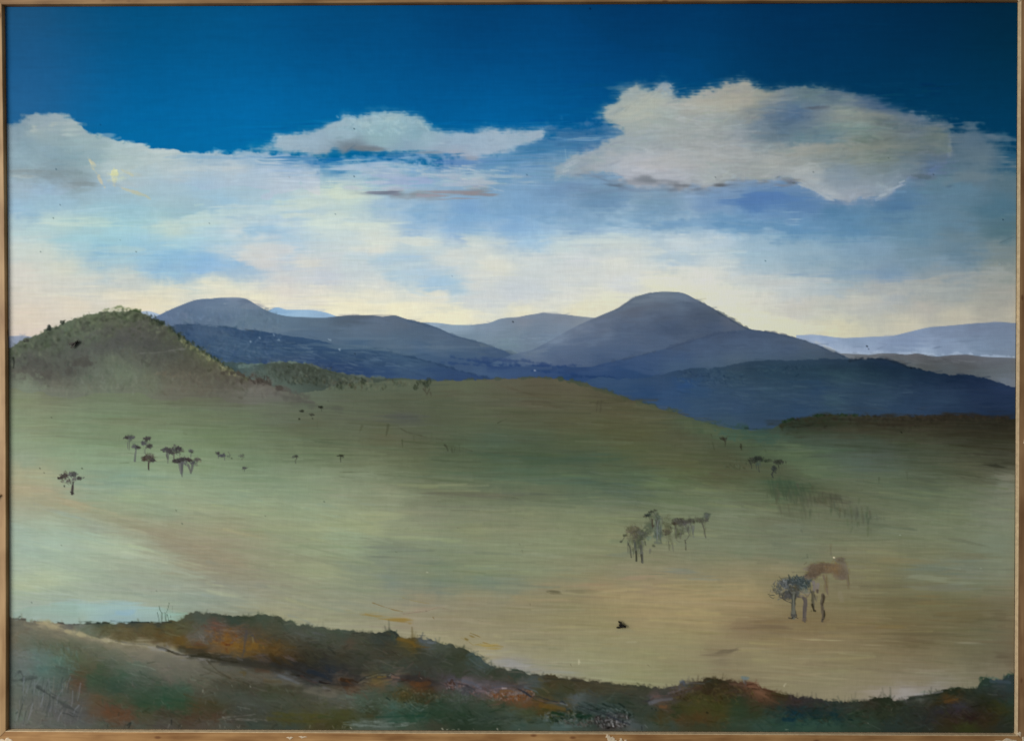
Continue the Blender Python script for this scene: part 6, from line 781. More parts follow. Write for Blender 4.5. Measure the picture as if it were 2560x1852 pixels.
tree('slim grey tree with a ragged flat crown below the upper pair', [([(1195,290),(1185,350),(1180,400),(1175,465)],17,(88,96,92),.8,24)], [(1185,268,50,26,50,GR,24,12),(1225,275,26,22,20,DK,20,11,.7),(1165,240,24,18,14,GR,18,9,.7)])
tree('tall three-crowned dark tree, right of the upper pair', [([(1352,180),(1362,215),(1330,270),(1318,320),(1318,365)],11,(78,78,74),.8),([(1300,260),(1300,365)],8,(96,98,86),.5),([(1325,270),(1370,255)],9,(66,64,62),.8)], [(1355,145,52,22,44,DK,24,13),(1300,212,36,28,40,GR,22,13),(1385,250,38,26,36,DK,22,13),(1335,180,22,18,12,DK,16,10,.7),(1400,280,14,18,8,GR,14,8,.7)])
tree('squat bushy dark brown tree below the tall three-crowned one', [([(1374,480),(1368,530),(1372,590)],26,(62,54,48),.9,14)], [(1365,425,78,46,110,[(74,68,58),(62,52,46),(88,84,74),(84,74,60)],24,14,.75),(1430,455,30,30,30,DK,20,12,.7),(1300,440,34,28,26,[(66,52,44),(80,68,52)],20,12,.7),(1380,365,44,22,30,[(108,114,92),(84,86,70)],22,9,.6)])
tree('dark flat-crowned tree, left one of the joined group', [([(1635,360),(1645,430),(1640,495)],34,(84,90,80),.75,10),([(1620,380),(1635,440)],10,(66,66,62),.6)], [(1630,308,74,28,70,DK+GR,26,14),(1680,345,40,22,30,DK,20,13,.7)])
tree('dark rounded tree, right one of the joined group', [([(1732,350),(1728,420),(1730,455)],18,(84,82,72),.8),([(1815,360),(1808,400)],14,(92,90,76),.6)], [(1740,300,44,30,40,DK+GR,24,13),(1800,290,40,32,46,DK+[(64,60,66)],22,13),(1735,252,34,16,16,[(88,92,80)],22,8,.7),(1855,325,26,16,16,[(86,84,74)],18,9,.6),(1770,345,60,20,30,DK,20,11,.6)])
tree('small grey sapling with a flat top, right of the joined group', [([(1972,350),(1968,412)],13,(84,90,86),.8,7)], [(1975,325,34,16,26,GR,20,10),(1985,345,20,14,10,DK,14,8,.7)])
tree('small round brownish tree, rightmost beside the group', [([(2060,480),(2056,530)],12,(92,88,76),.8),([(2040,528),(2085,526)],5,(84,84,76),.7)], [(2058,440,46,32,50,[(92,86,78),(76,72,66),(84,88,74)],20,12,.7),(2105,470,20,12,10,[(116,104,88)],16,6,.5)])
tree('dense dark thicket with hanging trunks, below the joined group', [([(1810,500),(1820,590),(1830,640)],40,(88,88,92),.6),([(1845,480),(1845,600),(1842,690)],46,(72,74,78),.8,10),([(1930,520),(1960,600),(1965,640)],34,(84,86,80),.7),([(1995,500),(1985,580),(1970,640)],40,(80,84,80),.75,16),([(1790,490),(1800,570)],18,(98,96,98),.5)],
     [(1770,465,54,26,56,DK,26,15),(1850,440,60,24,60,DK+[(64,62,68)],24,14),(1930,450,50,20,46,[(60,48,46),(66,58,58)],24,14),(1880,490,50,34,30,[(92,92,94)],26,12,.6),(2000,490,40,24,30,GR,24,12,.7),(1720,480,18,14,10,DK,14,9,.7)])
part('painted_meadow'); PARTS.pop(); CUR[0] = MEAD
for pts, w, c, a in [([(955,100),(955,180)],10,(112,122,98),.5),([(1060,345),(1160,365)],10,(112,122,100),.6),([(960,492),(1090,490)],8,(104,114,92),.6),([(422,570),(424,574)],12,(60,60,52),.8),([(1480,460),(1600,440)],9,(150,152,120),.5),([(1500,415),(1400,400)],5,(110,100,84),.5),([(1870,70),(1905,90)],26,(104,110,84),.4)]:
    line(pts, w, c, a, soft=3, own=2, tex=3)
T(500, 960, 5.67)
tree('pair of dark low bushes like grazing animals, right of the thicket', [([(175,995),(210,990)],5,(84,84,80),.6),([(255,1000),(262,1050)],14,(78,78,78),.7),([(350,1020),(350,1078)],14,(84,88,84),.7),([(400,960),(425,1000),(435,1045),(450,1055)],11,(86,86,76),.6)], [(250,975,26,14,20,[(58,56,56)],18,10),(320,1010,50,24,46,[(76,78,80),(60,60,72)],20,10,.7),(410,1020,26,12,12,GR,16,7,.6),(450,1053,8,7,8,[(60,62,56)],8,7)], 'painted_bush')
tree('faint small round tree standing alone, upper of two', [([(600,1050),(590,1080)],9,(78,80,66),.8)], [(600,1010,30,22,40,[(92,98,82),(78,82,72)],18,8,.65),(565,1025,18,8,8,GR,14,5,.6)])
tree('tiny dark tree under the faint round one, lower of two', [([(630,1200),(626,1250)],10,(70,76,70),.8,5),([(600,1200),(606,1228)],6,(78,82,76),.6),([(600,1180),(650,1160),(700,1185)],5,(78,84,78),.7)], [(632,1188,34,12,34,[(66,72,68),(76,80,74)],18,8)])
tree('small dark tree with a leaning top, second from the right of the row', [([(1370,1050),(1350,1090),(1358,1120)],15,(68,72,58),.8,8)], [(1360,1022,34,14,36,[(52,56,46),(66,70,60)],20,8),(1320,1035,20,12,12,[(80,84,78)],16,6,.7)])
tree('small dark T-shaped tree, furthest right of the row', [([(1995,1030),(1992,1070),(1998,1105)],14,(56,62,46),.8,5)], [(1995,1013,38,8,30,[(44,48,34)],20,8),(2030,1035,18,10,10,[(76,84,68)],16,5,.7)])
tree('tiny black tree under the crease of the hill', [([(1722,345),(1725,385)],9,(40,44,36),.8,5),([(1735,350),(1772,340)],6,(50,52,44),.7)], [(1712,325,30,14,34,[(30,34,24),(44,46,36)],16,9)])
tree('tiny dark pair of trees left of the black one', [([(1440,400),(1438,415)],7,(56,60,46),.7),([(1480,400),(1550,430)],8,(92,90,76),.5),([(1580,440),(1590,490)],9,(60,64,50),.7)], [(1445,380,26,18,34,[(38,42,32),(52,56,42)],14,8),(1590,432,34,14,26,[(52,54,42),(64,66,52)],18,7,.8),(1412,493,14,8,12,[(42,46,34)],12,8),(1595,488,10,6,6,[(56,58,46)],8,6,.7)])
part('x'); PARTS.pop(); CUR[0] = MEAD
for pts, w, c, a in [([(1665,530),(1662,610)],18,(84,88,66),.4),([(1815,240),(1818,245)],10,(52,54,44),.8),([(2120,10),(2130,20)],26,(72,66,52),.6),([(350,430),(358,432)],10,(84,92,74),.6),([(580,520),(600,530)],14,(100,120,100),.4)]:
    line(pts, w, c, a, soft=4, own=2, tex=3)
T(1760, 1080, 4.93)
tree('small dark stump-like tree with a forked top on the far slope', [([(260,100),(262,140),(255,190)],20,(52,54,36),.75,8),([(255,90),(300,45)],8,(60,62,46),.6)], [(245,80,36,16,30,[(48,48,34),(58,60,44)],22,10)])
tree('single upright dark post of a tree right of the forked one', [([(455,150),(458,180),(462,225)],20,(44,48,28),.85,7)], [(456,180,10,16,12,[(44,46,28)],14,8)])
tree('dark green clump of small trees, left half of the slope pair', [([(555,350),(580,400),(588,445)],14,(44,50,38),.8),([(640,400),(650,460)],14,(56,66,58),.7),([(668,400),(680,490)],14,(50,58,48),.7,5),([(690,390),(705,440)],12,(64,76,68),.5)], [(600,350,60,30,90,[(44,50,38),(56,62,46)],24,10,.75),(665,330,56,30,80,[(44,52,42),(34,42,36)],22,10,.75),(770,350,70,20,60,[(48,58,44)],22,8,.6),(670,390,30,30,24,[(62,76,68)],24,9,.5),(540,315,30,10,10,[(70,76,58)],18,6,.5)])
tree('dark trees with one leaning trunk, right half of the slope pair', [([(945,370),(915,400),(925,450),(925,490)],13,(40,46,38),.8),([(850,430),(855,480),(835,520),(850,560)],20,(40,46,44),.75,7),([(880,350),(960,350)],8,(52,58,44),.7)], [(920,365,56,24,80,[(42,48,38),(54,60,46)],24,10,.75),(865,450,32,34,50,[(40,48,44),(54,62,54)],20,10,.7),(815,360,30,18,14,[(60,66,50)],18,7,.4)])
T(1530, 1250, 8.4)
CUR[0] = MEAD
def mist(lst, own=2):
    for x, y, rx, ry, c, a in lst: dab(x, y, rx, ry, np.array(c) - (26, 24, 20), a * 1.35, 0, 1.0, .8, 'B', .3, own)
mist([(480,680,200,120,(98,92,72),.55),(620,720,160,110,(88,92,78),.5),(520,900,200,160,(92,96,80),.45),(800,620,120,160,(88,92,78),.45),(960,620,130,330,(96,106,98),.55),(1180,560,130,200,(98,94,72),.4),(1400,470,170,110,(84,82,72),.55),(1390,680,140,190,(92,94,72),.45),(1640,450,140,100,(88,86,76),.5),(1560,620,160,160,(106,108,96),.4),(1860,440,160,90,(84,84,72),.45),(1990,340,90,90,(80,84,76),.5)])
tree('grey-green grove on the plain, left clump with hanging trunks', [([(335,870),(340,960),(325,1120)],16,(82,82,66),.75),([(340,900),(380,1000),(405,1200)],20,(62,62,48),.85,26),([(470,850),(490,1000),(510,1130),(510,1270)],56,(66,72,58),.65,40),([(505,1080),(515,1270)],36,(44,42,24),.8),([(470,900),(480,1000)],24,(64,78,74),.6),([(600,960),(625,1100),(640,1300)],60,(74,76,66),.65,50),([(615,1150),(630,1270)],44,(58,56,42),.7),([(610,1290),(640,1320)],12,(56,54,40),.7),([(560,850),(600,820),(690,825)],20,(60,64,50),.7),([(690,860),(710,950)],22,(58,60,46),.7),([(270,740),(250,800),(190,875)],20,(64,64,48),.8),([(620,850),(650,920)],30,(120,122,110),.5)],
     [(450,650,170,100,190,[(92,86,64),(100,94,74),(78,74,56),(106,86,66)],46,16,.55),(620,700,140,90,140,[(76,80,66),(92,96,82),(66,68,56)],46,16,.55),(430,790,140,70,90,[(96,92,74),(108,106,92)],46,16,.45),(270,740,40,30,14,[(64,66,50)],36,14,.6),(190,870,20,20,10,[(66,68,56)],24,16,.7),(420,500,70,26,14,[(110,106,80)],50,9,.5),(500,760,60,60,40,[(72,70,54),(84,78,62)],40,14,.5),(780,800,60,50,30,[(104,122,108),(92,108,98)],36,16,.4)])
tree('tall pale blue-grey tree in the middle of the grove', [([(960,380),(970,600),(980,880)],150,(94,104,98),.3,110),([(850,400),(845,480),(860,560)],24,(62,52,38),.8),([(830,380),(845,540)],14,(70,58,44),.7),([(790,380),(800,440)],10,(92,84,68),.6),([(1055,350),(1050,440),(1040,560)],26,(84,86,68),.5),([(1030,580),(1010,760),(1030,880)],22,(74,84,72),.6),([(1015,800),(1030,890)],40,(74,84,58),.6),([(930,400),(960,560),(950,800)],40,(116,126,126),.5),([(985,420),(980,560)],22,(88,104,112),.5),([(900,560),(890,800)],50,(92,104,92),.4),([(900,880),(1040,900)],60,(84,94,72),.5)],
     [(760,300,60,30,44,[(44,52,42),(58,66,58)],30,13,.75),(820,245,60,16,26,[(52,56,44),(48,52,38)],36,13,.75),(740,325,44,18,24,[(40,48,40)],28,14,.8),(910,210,40,22,16,[(66,68,50)],30,12,.7),(900,290,90,40,36,[(102,108,88),(92,94,76)],50,14,.5),(680,345,40,8,8,[(62,62,46)],40,8,.8),(850,540,34,30,12,[(62,52,40)],30,13,.7),(870,955,44,22,14,[(76,80,58)],30,14,.6)])
tree('brown trees with spindly trunks, right part of the grove', [([(1330,530),(1340,650),(1345,790)],44,(84,86,58),.65,40),([(1430,700),(1435,800)],60,(80,82,58),.5),([(1230,560),(1235,600)],26,(58,52,38),.8),([(1185,860),(1195,1000),(1210,1050)],16,(86,86,64),.7,8),([(1270,900),(1275,1000),(1290,1080)],36,(92,92,72),.5,14),([(1600,560),(1590,650),(1620,730),(1590,790),(1540,850)],22,(64,60,48),.75),([(1530,840),(1545,900),(1550,1040)],26,(58,56,42),.8,18),([(1550,920),(1545,980)],10,(150,146,126),.6),([(1380,710),(1440,700),(1500,695)],16,(56,56,36),.8),([(1690,540),(1700,640),(1715,780)],22,(88,92,102),.6,14),([(1720,530),(1725,640)],14,(76,80,88),.6),([(1350,830),(1400,870),(1520,860)],14,(84,82,62),.6),([(800,1040),(795,1110)],50,(92,92,70),.5)],
     [(1390,450,140,70,150,[(74,72,62),(62,58,48),(90,88,76)],44,16,.6),(1310,495,60,20,30,[(62,54,38)],40,14,.7),(1500,490,100,50,90,[(70,68,64),(82,80,74)],44,16,.55),(1640,440,110,50,90,[(74,72,60),(84,84,72),(58,54,44)],46,14,.6),(1140,670,90,60,80,[(74,66,50),(88,82,64),(62,58,44)],40,14,.6),(1120,600,90,50,24,[(98,92,68)],40,12,.35),(1180,330,70,40,14,[(98,98,72)],36,10,.4),(1500,580,60,60,24,[(112,114,104)],30,13,.4),(1610,500,40,30,18,[(104,102,98)],30,11,.5)])
tree('last slender tree at the right end of the grove', [([(1900,500),(1930,600),(1950,710),(1970,790)],30,(76,74,60),.8,14),([(1840,400),(1880,460),(1900,500)],20,(82,80,64),.7)], [(1830,420,90,40,54,[(84,84,70),(72,70,54)],46,13,.5),(1975,410,50,44,46,[(72,72,60),(84,84,76)],36,14,.6),(1990,330,60,44,60,[(76,80,72),(86,92,84)],34,14,.55),(1970,290,24,20,10,[(84,88,80)],26,12,.6),(1770,370,36,24,12,[(84,84,68)],30,11,.5)])
vs4 = [((960,600,80,250), 90, 110, [(80,92,90),(66,72,60),(104,112,112),(92,104,104),(58,54,42)]), ((1420,620,110,150), 60, 90, [(84,84,62),(70,72,54),(106,106,92)]), ((480,960,170,200), 70, 110, [(78,80,62),(66,66,50),(96,98,80),(60,70,64)]), ((1200,800,70,200), 40, 80, [(90,90,70),(78,80,60)]), ((1650,600,90,120), 36, 80, [(84,84,72),(96,100,96)]), ((1940,560,40,180), 20, 80, [(84,84,66)])]
for (bx, n, ln, cols), nm_ in zip(vs4, ['tall pale', 'brown trees with', 'grove on the plain', 'brown trees with', 'brown trees with', 'last slender']):
    CUR[0] = [k for k, v in enumerate(PARTS) if v != 'none' and v[1] and nm_ in v[1]][0]
    scatter(*bx, n, cols, ln, 15, 90, 12, .42, 8, .4, relief=.3)
for bx, n, cols, nm_ in [((420,600,170,70), 60, [(84,80,60),(96,92,72),(70,68,52)], 'grove on the plain'), ((900,330,140,90), 70, [(70,76,62),(84,88,74),(56,62,50)], 'tall pale'), ((1420,430,180,60), 70, [(70,68,58),(84,80,70),(58,54,44)], 'brown trees with'), ((1160,450,110,110), 50, [(88,88,66),(78,78,58)], 'brown trees with'), ((700,680,120,90), 60, [(84,88,74),(72,76,62)], 'grove on the plain')]:
    CUR[0] = [k for k, v in enumerate(PARTS) if v != 'none' and v[1] and nm_ in v[1]][0]
    scatter(*bx, n, cols, 42, 16, 20, 70, .4, 8, .4, relief=.3)
T(1900, 1360, 7.815)
part('painted_tree', 'faded rust brown tree behind, its crown dissolving into the plain')
for x, y, rx, ry, c, a in [(1180,480,260,130,(112,88,60),.5),(1100,560,140,80,(98,76,50),.55),(1000,620,120,70,(104,84,64),.5),(1430,480,180,110,(126,98,58),.55),(1300,420,200,60,(112,90,62),.5),(1620,480,110,120,(118,100,72),.45),(1560,320,110,70,(112,100,76),.45),(1470,600,70,70,(122,96,60),.4),(1620,640,100,60,(112,92,72),.45),(900,480,160,60,(122,106,80),.4),(1250,430,40,30,(138,118,88),.5)]:
    dab(x, y, rx * 1.2, ry * 1.2, np.array(c) - (14, 14, 10), min(a * 1.35, .8), 0, .9, .7, 'P', .3, .3)
for pts, w, c, a in [([(1240,610),(1280,760),(1300,880),(1320,975)],26,(106,86,64),.75),([(1340,720),(1320,860)],20,(118,100,74),.5),([(1690,560),(1710,700),(1740,870)],30,(108,94,68),.7),([(1380,60),(1385,200)],26,(100,94,70),.5),([(1380,0),(1380,120)],50,(110,102,78),.35),([(1480,680),(1600,690),(1680,660)],20,(104,84,62),.5),([(1590,260),(1650,350)],30,(100,86,62),.4),([(1100,340),(1250,360),(1330,420)],30,(98,84,58),.4),([(640,545),(860,545)],9,(96,86,66),.6),([(1260,1050),(1340,1000)],22,(112,92,70),.5),([(1640,510),(1620,560)],26,(88,70,50),.5),([(1180,480),(1300,440)],30,(94,68,38),.4)]:
    line(pts, w, c, a, w * .7, soft=10, own=.4, tex=10, relief=.4)
crown(1150, 470, 230, 110, 120, [(96,76,50),(118,96,66),(84,66,46)], 60, 22, .3)
crown(1450, 450, 170, 100, 100, [(134,100,50),(118,92,60),(104,84,56)], 60, 22, .3)
crown(1560, 310, 80, 60, 40, [(98,86,62)], 40, 16, .35)
crown(1030, 590, 130, 90, 90, [(94,76,54),(108,90,66),(84,70,54)], 60, 20, .32)
crown(1640, 580, 90, 90, 60, [(112,96,70),(98,82,60)], 50, 18, .3)
scatter(1290, 760, 40, 180, 26, [(104,86,64),(116,98,74)], 110, 20, 82, 8, .4, 5, .4)
scatter(1715, 720, 30, 130, 18, [(104,90,66)], 90, 20, 80, 8, .4, 5, .4)
part('painted_tree', 'bare brown trunk with no crown, rightmost of the foreground trees')
for pts, w, c, a in [([(1225,985),(1240,1040),(1205,1150),(1225,1300),(1240,1400),(1220,1500)],70,(88,76,56),.85),([(1240,1000),(1245,1080),(1215,1200)],30,(60,50,32),.8),([(1200,1150),(1215,1280)],12,(68,58,42),.7),([(1255,1300),(1258,1400),(1215,1500)],24,(46,40,24),.85),([(1230,1450),(1210,1500)],34,(58,50,36),.8)]:
    line(pts, w, c, a, w * .7, soft=6, own=.4, tex=8, relief=.6)
part('painted_tree', 'mauve-stemmed short trunk hanging between the rust and blue trees')
for pts, w, c, a in [([(1050,740),(1060,840),(1055,920)],70,(112,98,104),.55),([(1130,780),(1120,860)],90,(122,108,110),.45),([(1120,900),(1120,940)],60,(72,58,48),.75),([(1030,930),(1030,1080),(1040,1200)],62,(82,76,54),.85),([(1010,940),(1010,1100)],12,(58,54,34),.7),([(1060,920),(1080,1080)],12,(56,52,32),.7),([(1020,1180),(1050,1290),(1085,1300)],44,(44,38,20),.85),([(1110,1010),(1100,1110)],40,(100,90,62),.5),([(1005,1285),(1003,1305)],16,(40,36,22),.8)]:
    line(pts, w, c, a, w * .8, soft=6, own=.4, tex=8, relief=.6)
part('painted_tree', 'pinkish grey trunk with a looped low crown beside the blue-green tree')
for pts, w, c, a in [([(850,1050),(885,1100),(890,1200),(870,1350),(865,1480)],64,(86,76,72),.85,),([(850,1060),(860,1130),(850,1250),(845,1420)],14,(74,64,64),.7),([(905,1060),(905,1150),(890,1300)],12,(78,68,66),.6),([(850,1450),(868,1490),(890,1450)],40,(78,68,60),.7),([(820,1490),(880,1520),(920,1480)],14,(58,50,40),.6),([(730,1020),(800,1040),(900,1040),(960,980),(990,900),(950,860)],16,(84,70,62),.75),([(800,940),(900,960),(970,940)],50,(128,118,96),.5),([(740,940),(820,900),(900,1000)],40,(104,92,74),.5),([(800,1000),(940,1000)],26,(112,96,82),.5)]:
    line(pts, w, c, a, w * .8, soft=6, own=.4, tex=8, relief=.6)
part('painted_tree', 'largest tree, blue-green leafy crown on a thick grey trunk')
for x, y, rx, ry, c, a in [(560,840,210,150,(70,76,72),.85),(760,740,200,140,(60,70,70),.9),(450,760,130,100,(96,100,98),.6),(870,820,120,90,(66,76,74),.75),(560,980,140,90,(72,72,68),.7),(380,880,120,90,(104,106,96),.5),(880,900,110,70,(92,98,80),.55)]:
    dab(x, y, rx, ry, c, a, 0, .4, .7, 'B', .6, .4)
crown(720, 700, 200, 80, 150, [(46,58,60),(62,78,78),(78,92,94),(38,48,46)], 46, 17, .7)
crown(500, 800, 190, 120, 170, [(92,98,100),(58,66,68),(76,82,78),(118,122,124),(48,54,54)], 46, 15, .65)
crown(870, 790, 110, 90, 100, [(40,52,52),(58,74,72),(84,98,98)], 42, 16, .7)
crown(340, 900, 110, 70, 70, [(58,60,48),(110,108,96),(44,48,40),(128,122,100)], 44, 13, .65)
crown(520, 1010, 150, 70, 90, [(62,62,60),(74,72,72),(50,54,54)], 44, 18, .65)
crown(680, 860, 90, 80, 80, [(72,66,48),(60,62,44),(84,76,58)], 40, 15, .6)
crown(880, 910, 70, 40, 30, [(104,112,88),(124,116,92)], 36, 13, .6)
for pts, w, c, a in [([(560,600),(575,660),(560,760)],24,(42,52,46),.85),([(720,590),(690,640),(680,700)],22,(44,56,54),.85),([(370,625),(400,665),(520,655),(560,650)],14,(58,60,46),.75),([(340,700),(360,715),(420,680)],14,(52,56,52),.8),([(860,655),(840,690),(780,720)],16,(42,54,54),.8),([(940,760),(990,820),(985,880),(990,930)],20,(40,50,50),.8),([(270,780),(280,820),(320,800)],16,(52,56,52),.8),([(160,975),(220,995),(290,990)],12,(36,44,32),.9),([(175,1000),(220,1040),(260,1055),(300,1030)],9,(66,68,48),.8),([(210,880),(190,960)],8,(78,74,54),.7),([(440,1060),(520,1110),(610,1145)],16,(48,44,42),.85),([(350,1080),(390,1060)],20,(74,80,84),.7),([(820,770),(880,780),(900,800)],9,(128,138,130),.7),([(455,715),(480,720)],10,(168,172,168),.7),([(350,940),(450,910)],10,(124,132,104),.6),([(590,800),(560,900),(600,980)],26,(46,48,36),.7),([(600,680),(560,760)],26,(52,62,60),.6)]:
    line(pts, w, c, a, w * .6, soft=3, own=.4, tex=4, relief=.8)
for pts, w, c, a in [([(655,960),(655,1100),(645,1250),(655,1420)],84,(92,94,80),.9),([(625,970),(630,1100),(622,1260),(600,1400)],14,(50,50,40),.85),([(695,970),(688,1120),(690,1280),(715,1410)],14,(48,48,38),.85),([(655,1000),(648,1200)],9,(120,122,102),.6),([(665,1050),(660,1300)],8,(60,60,48),.6),([(625,1380),(660,1400),(695,1380)],52,(66,64,58),.7),([(560,1437),(620,1445),(640,1430)],18,(28,26,22),.9),([(690,1420),(740,1445)],14,(28,26,22),.9)]:
    line(pts, w, c, a, w * 1.0, soft=3, own=.4, tex=4, relief=.8)
CUR[0] = MEAD
for pts, w, c, a in [([(150,1500),(400,1440),(600,1430)],24,(118,102,74),.5),([(740,1460),(1000,1450),(1300,1440)],24,(118,100,76),.4),([(1220,1520),(1340,1470)],22,(100,86,66),.5),([(1440,256),(1446,258)],20,(210,196,170),.95),([(920,200),(930,260)],30,(92,96,80),.6),([(1560,960),(1600,1100)],90,(132,122,106),.35),([(820,280),(940,260)],20,(92,96,82),.5),([(0,1520),(1700,1480)],26,(136,118,86),.25)]:
    line(pts, w, c, a, soft=6, own=2, tex=5)
T(0, 1500, 4.972)
part('painted_reeds', 'few thin dark reeds standing at the edge of the pale water')
for pts, w in [([(1955,150),(1970,210),(1978,260)],7),([(1980,75),(1985,110),(2010,160),(2008,255)],8),([(2020,150),(2012,255)],7),([(2050,150),(2060,255)],8),([(2103,30),(2085,110),(2070,155)],6),([(2085,180),(2095,255)],6),([(2120,185),(2122,215)],4),([(2145,70),(2146,150)],4),([(2075,170),(2062,250)],6)]:
    line(pts, w, (62,78,62), .8, w * .6, soft=3, own=.3, relief=.4)
T()
CUR[0] = MEAD
# specks and scuffs on the paint surface
for x, y, r, c in [(140,423,4,(70,84,104)),(150,512,3,(84,96,112)),(133,545,3,(84,90,100)),(100,629,3,(90,96,100)),(340,629,3,(84,90,100)),(251,312,3,(10,60,100)),(1475,22,5,(0,20,50)),(885,322,4,(50,70,84)),(885,441,4,(62,84,104)),(1317,437,4,(70,100,130)),(1282,804,4,(20,22,30)),(2167,865,5,(24,30,44)),(2171,872,3,(50,60,80)),(1913,652,4,(84,110,120)),(2507,549,4,(30,56,70)),(2277,919,4,(10,12,26)),(2253,1080,4,(22,24,16)),(887,884,4,(34,40,70)),(98,1170,3.5,(60,60,52)),(205,1170,3.5,(60,60,52)),(109,1181,3,(84,80,70)),(128,1043,3,(70,76,62)),(440,1275,4,(92,96,84)),(455,1308,4,(84,90,80)),(810,1253,4,(84,96,84)),(663,1289,3,(100,104,88)),(153,1362,3,(110,120,104)),(391,1476,4,(112,120,104)),(77,1505,3,(80,90,84)),(523,558,3,(120,120,130)),(838,535,3,(110,120,130)),(723,443,3,(140,150,160)),(2221,395,3,(80,90,94)),(2333,436,4,(60,70,90)),(2033,430,5,(120,128,140)),(1788,443,3,(84,90,100)),(1130,690,3,(130,150,170)),(300,600,2,(120,130,140))]:
    line([(x, y), (x + 1, y + 1)], r * .7, c, .8, own=2, soft=1)
for x, y, r, c in [(1337,926,5,(170,176,196)),(2085,1393,5,(214,196,164)),(1068,1430,4,(176,182,170)),(2534,892,5,(170,180,190)),(2499,661,5,(140,158,160)),(2508,788,4,(180,176,156)),(1448,1654,5,(176,172,140)),(2250,1337,3,(160,166,150)),(2452,1420,4,(150,152,134))]:
    line([(x - 1, y), (x + 1, y)], r * .6, c, .8, own=2, soft=1)
line([(29,895),(31,905),(29,920)], 5, (38,42,34), .75, 2, own=2)
line([(2500,607),(2534,592)], 2, (70,90,100), .5, own=2)
# overall key of the picture
W_ = C @ np.array([.3, .59, .11], np.float32)
mag = np.clip((C[..., 0] + C[..., 2]) / 2 - C[..., 1], 0, 60) * (1 - .75 * ss((C[..., 2] - C[..., 0] - 70) / 40))
C[..., 1] += .45 * mag; C[..., 0] -= .05 * mag; C[..., 2] -= .08 * mag * (L > 0)
nm = np.array([0 if p == 'none' else {'painted_bank': 1, 'painted_meadow': 2, 'painted_cloud': 0}.get(p[0], 0) for p in PARTS])[L]
sat = np.choose(nm, [.96, .80, .80, .97]).astype(np.float32)
for k, p in enumerate(PARTS):
    if p != 'none' and p[0] in ('painted_tree', 'painted_bush'): sat[L == k] = .68
    if p != 'none' and p[1] and ('olive brown' in p[1] or 'knoll' in p[1]): sat[L == k] = .70
sat = np.where((L > 0) & (C[..., 2] > 110) & (C[..., 0] < 40), 1.0, sat)
W_ = C @ np.array([.3, .59, .11], np.float32)
C[:] = W_[..., None] + (C - W_[..., None]) * sat[..., None]
for x, y, rx, ry, d, only in CORR:
    w = np.exp(-(((X - x) / rx) ** 2 + ((Y - y) / ry) ** 2))
    if only: w = w * np.isin(L, [k for k, p in enumerate(PARTS) if p != 'none' and p[0] in only])
    C += w[..., None] * np.array(d, np.float32)
# fine weave and dry-brush tone over everything
tone = (SH - .5) * .022 + (BL - .5) * .02 + (vn(X / 3.2, Y / 40, 40) - .5) * .014 + (vn(X / 40, Y / 2.6, 41) - .5) * .018
C *= (1 + tone)[..., None]
np.clip(C, 0, 255, out=C)
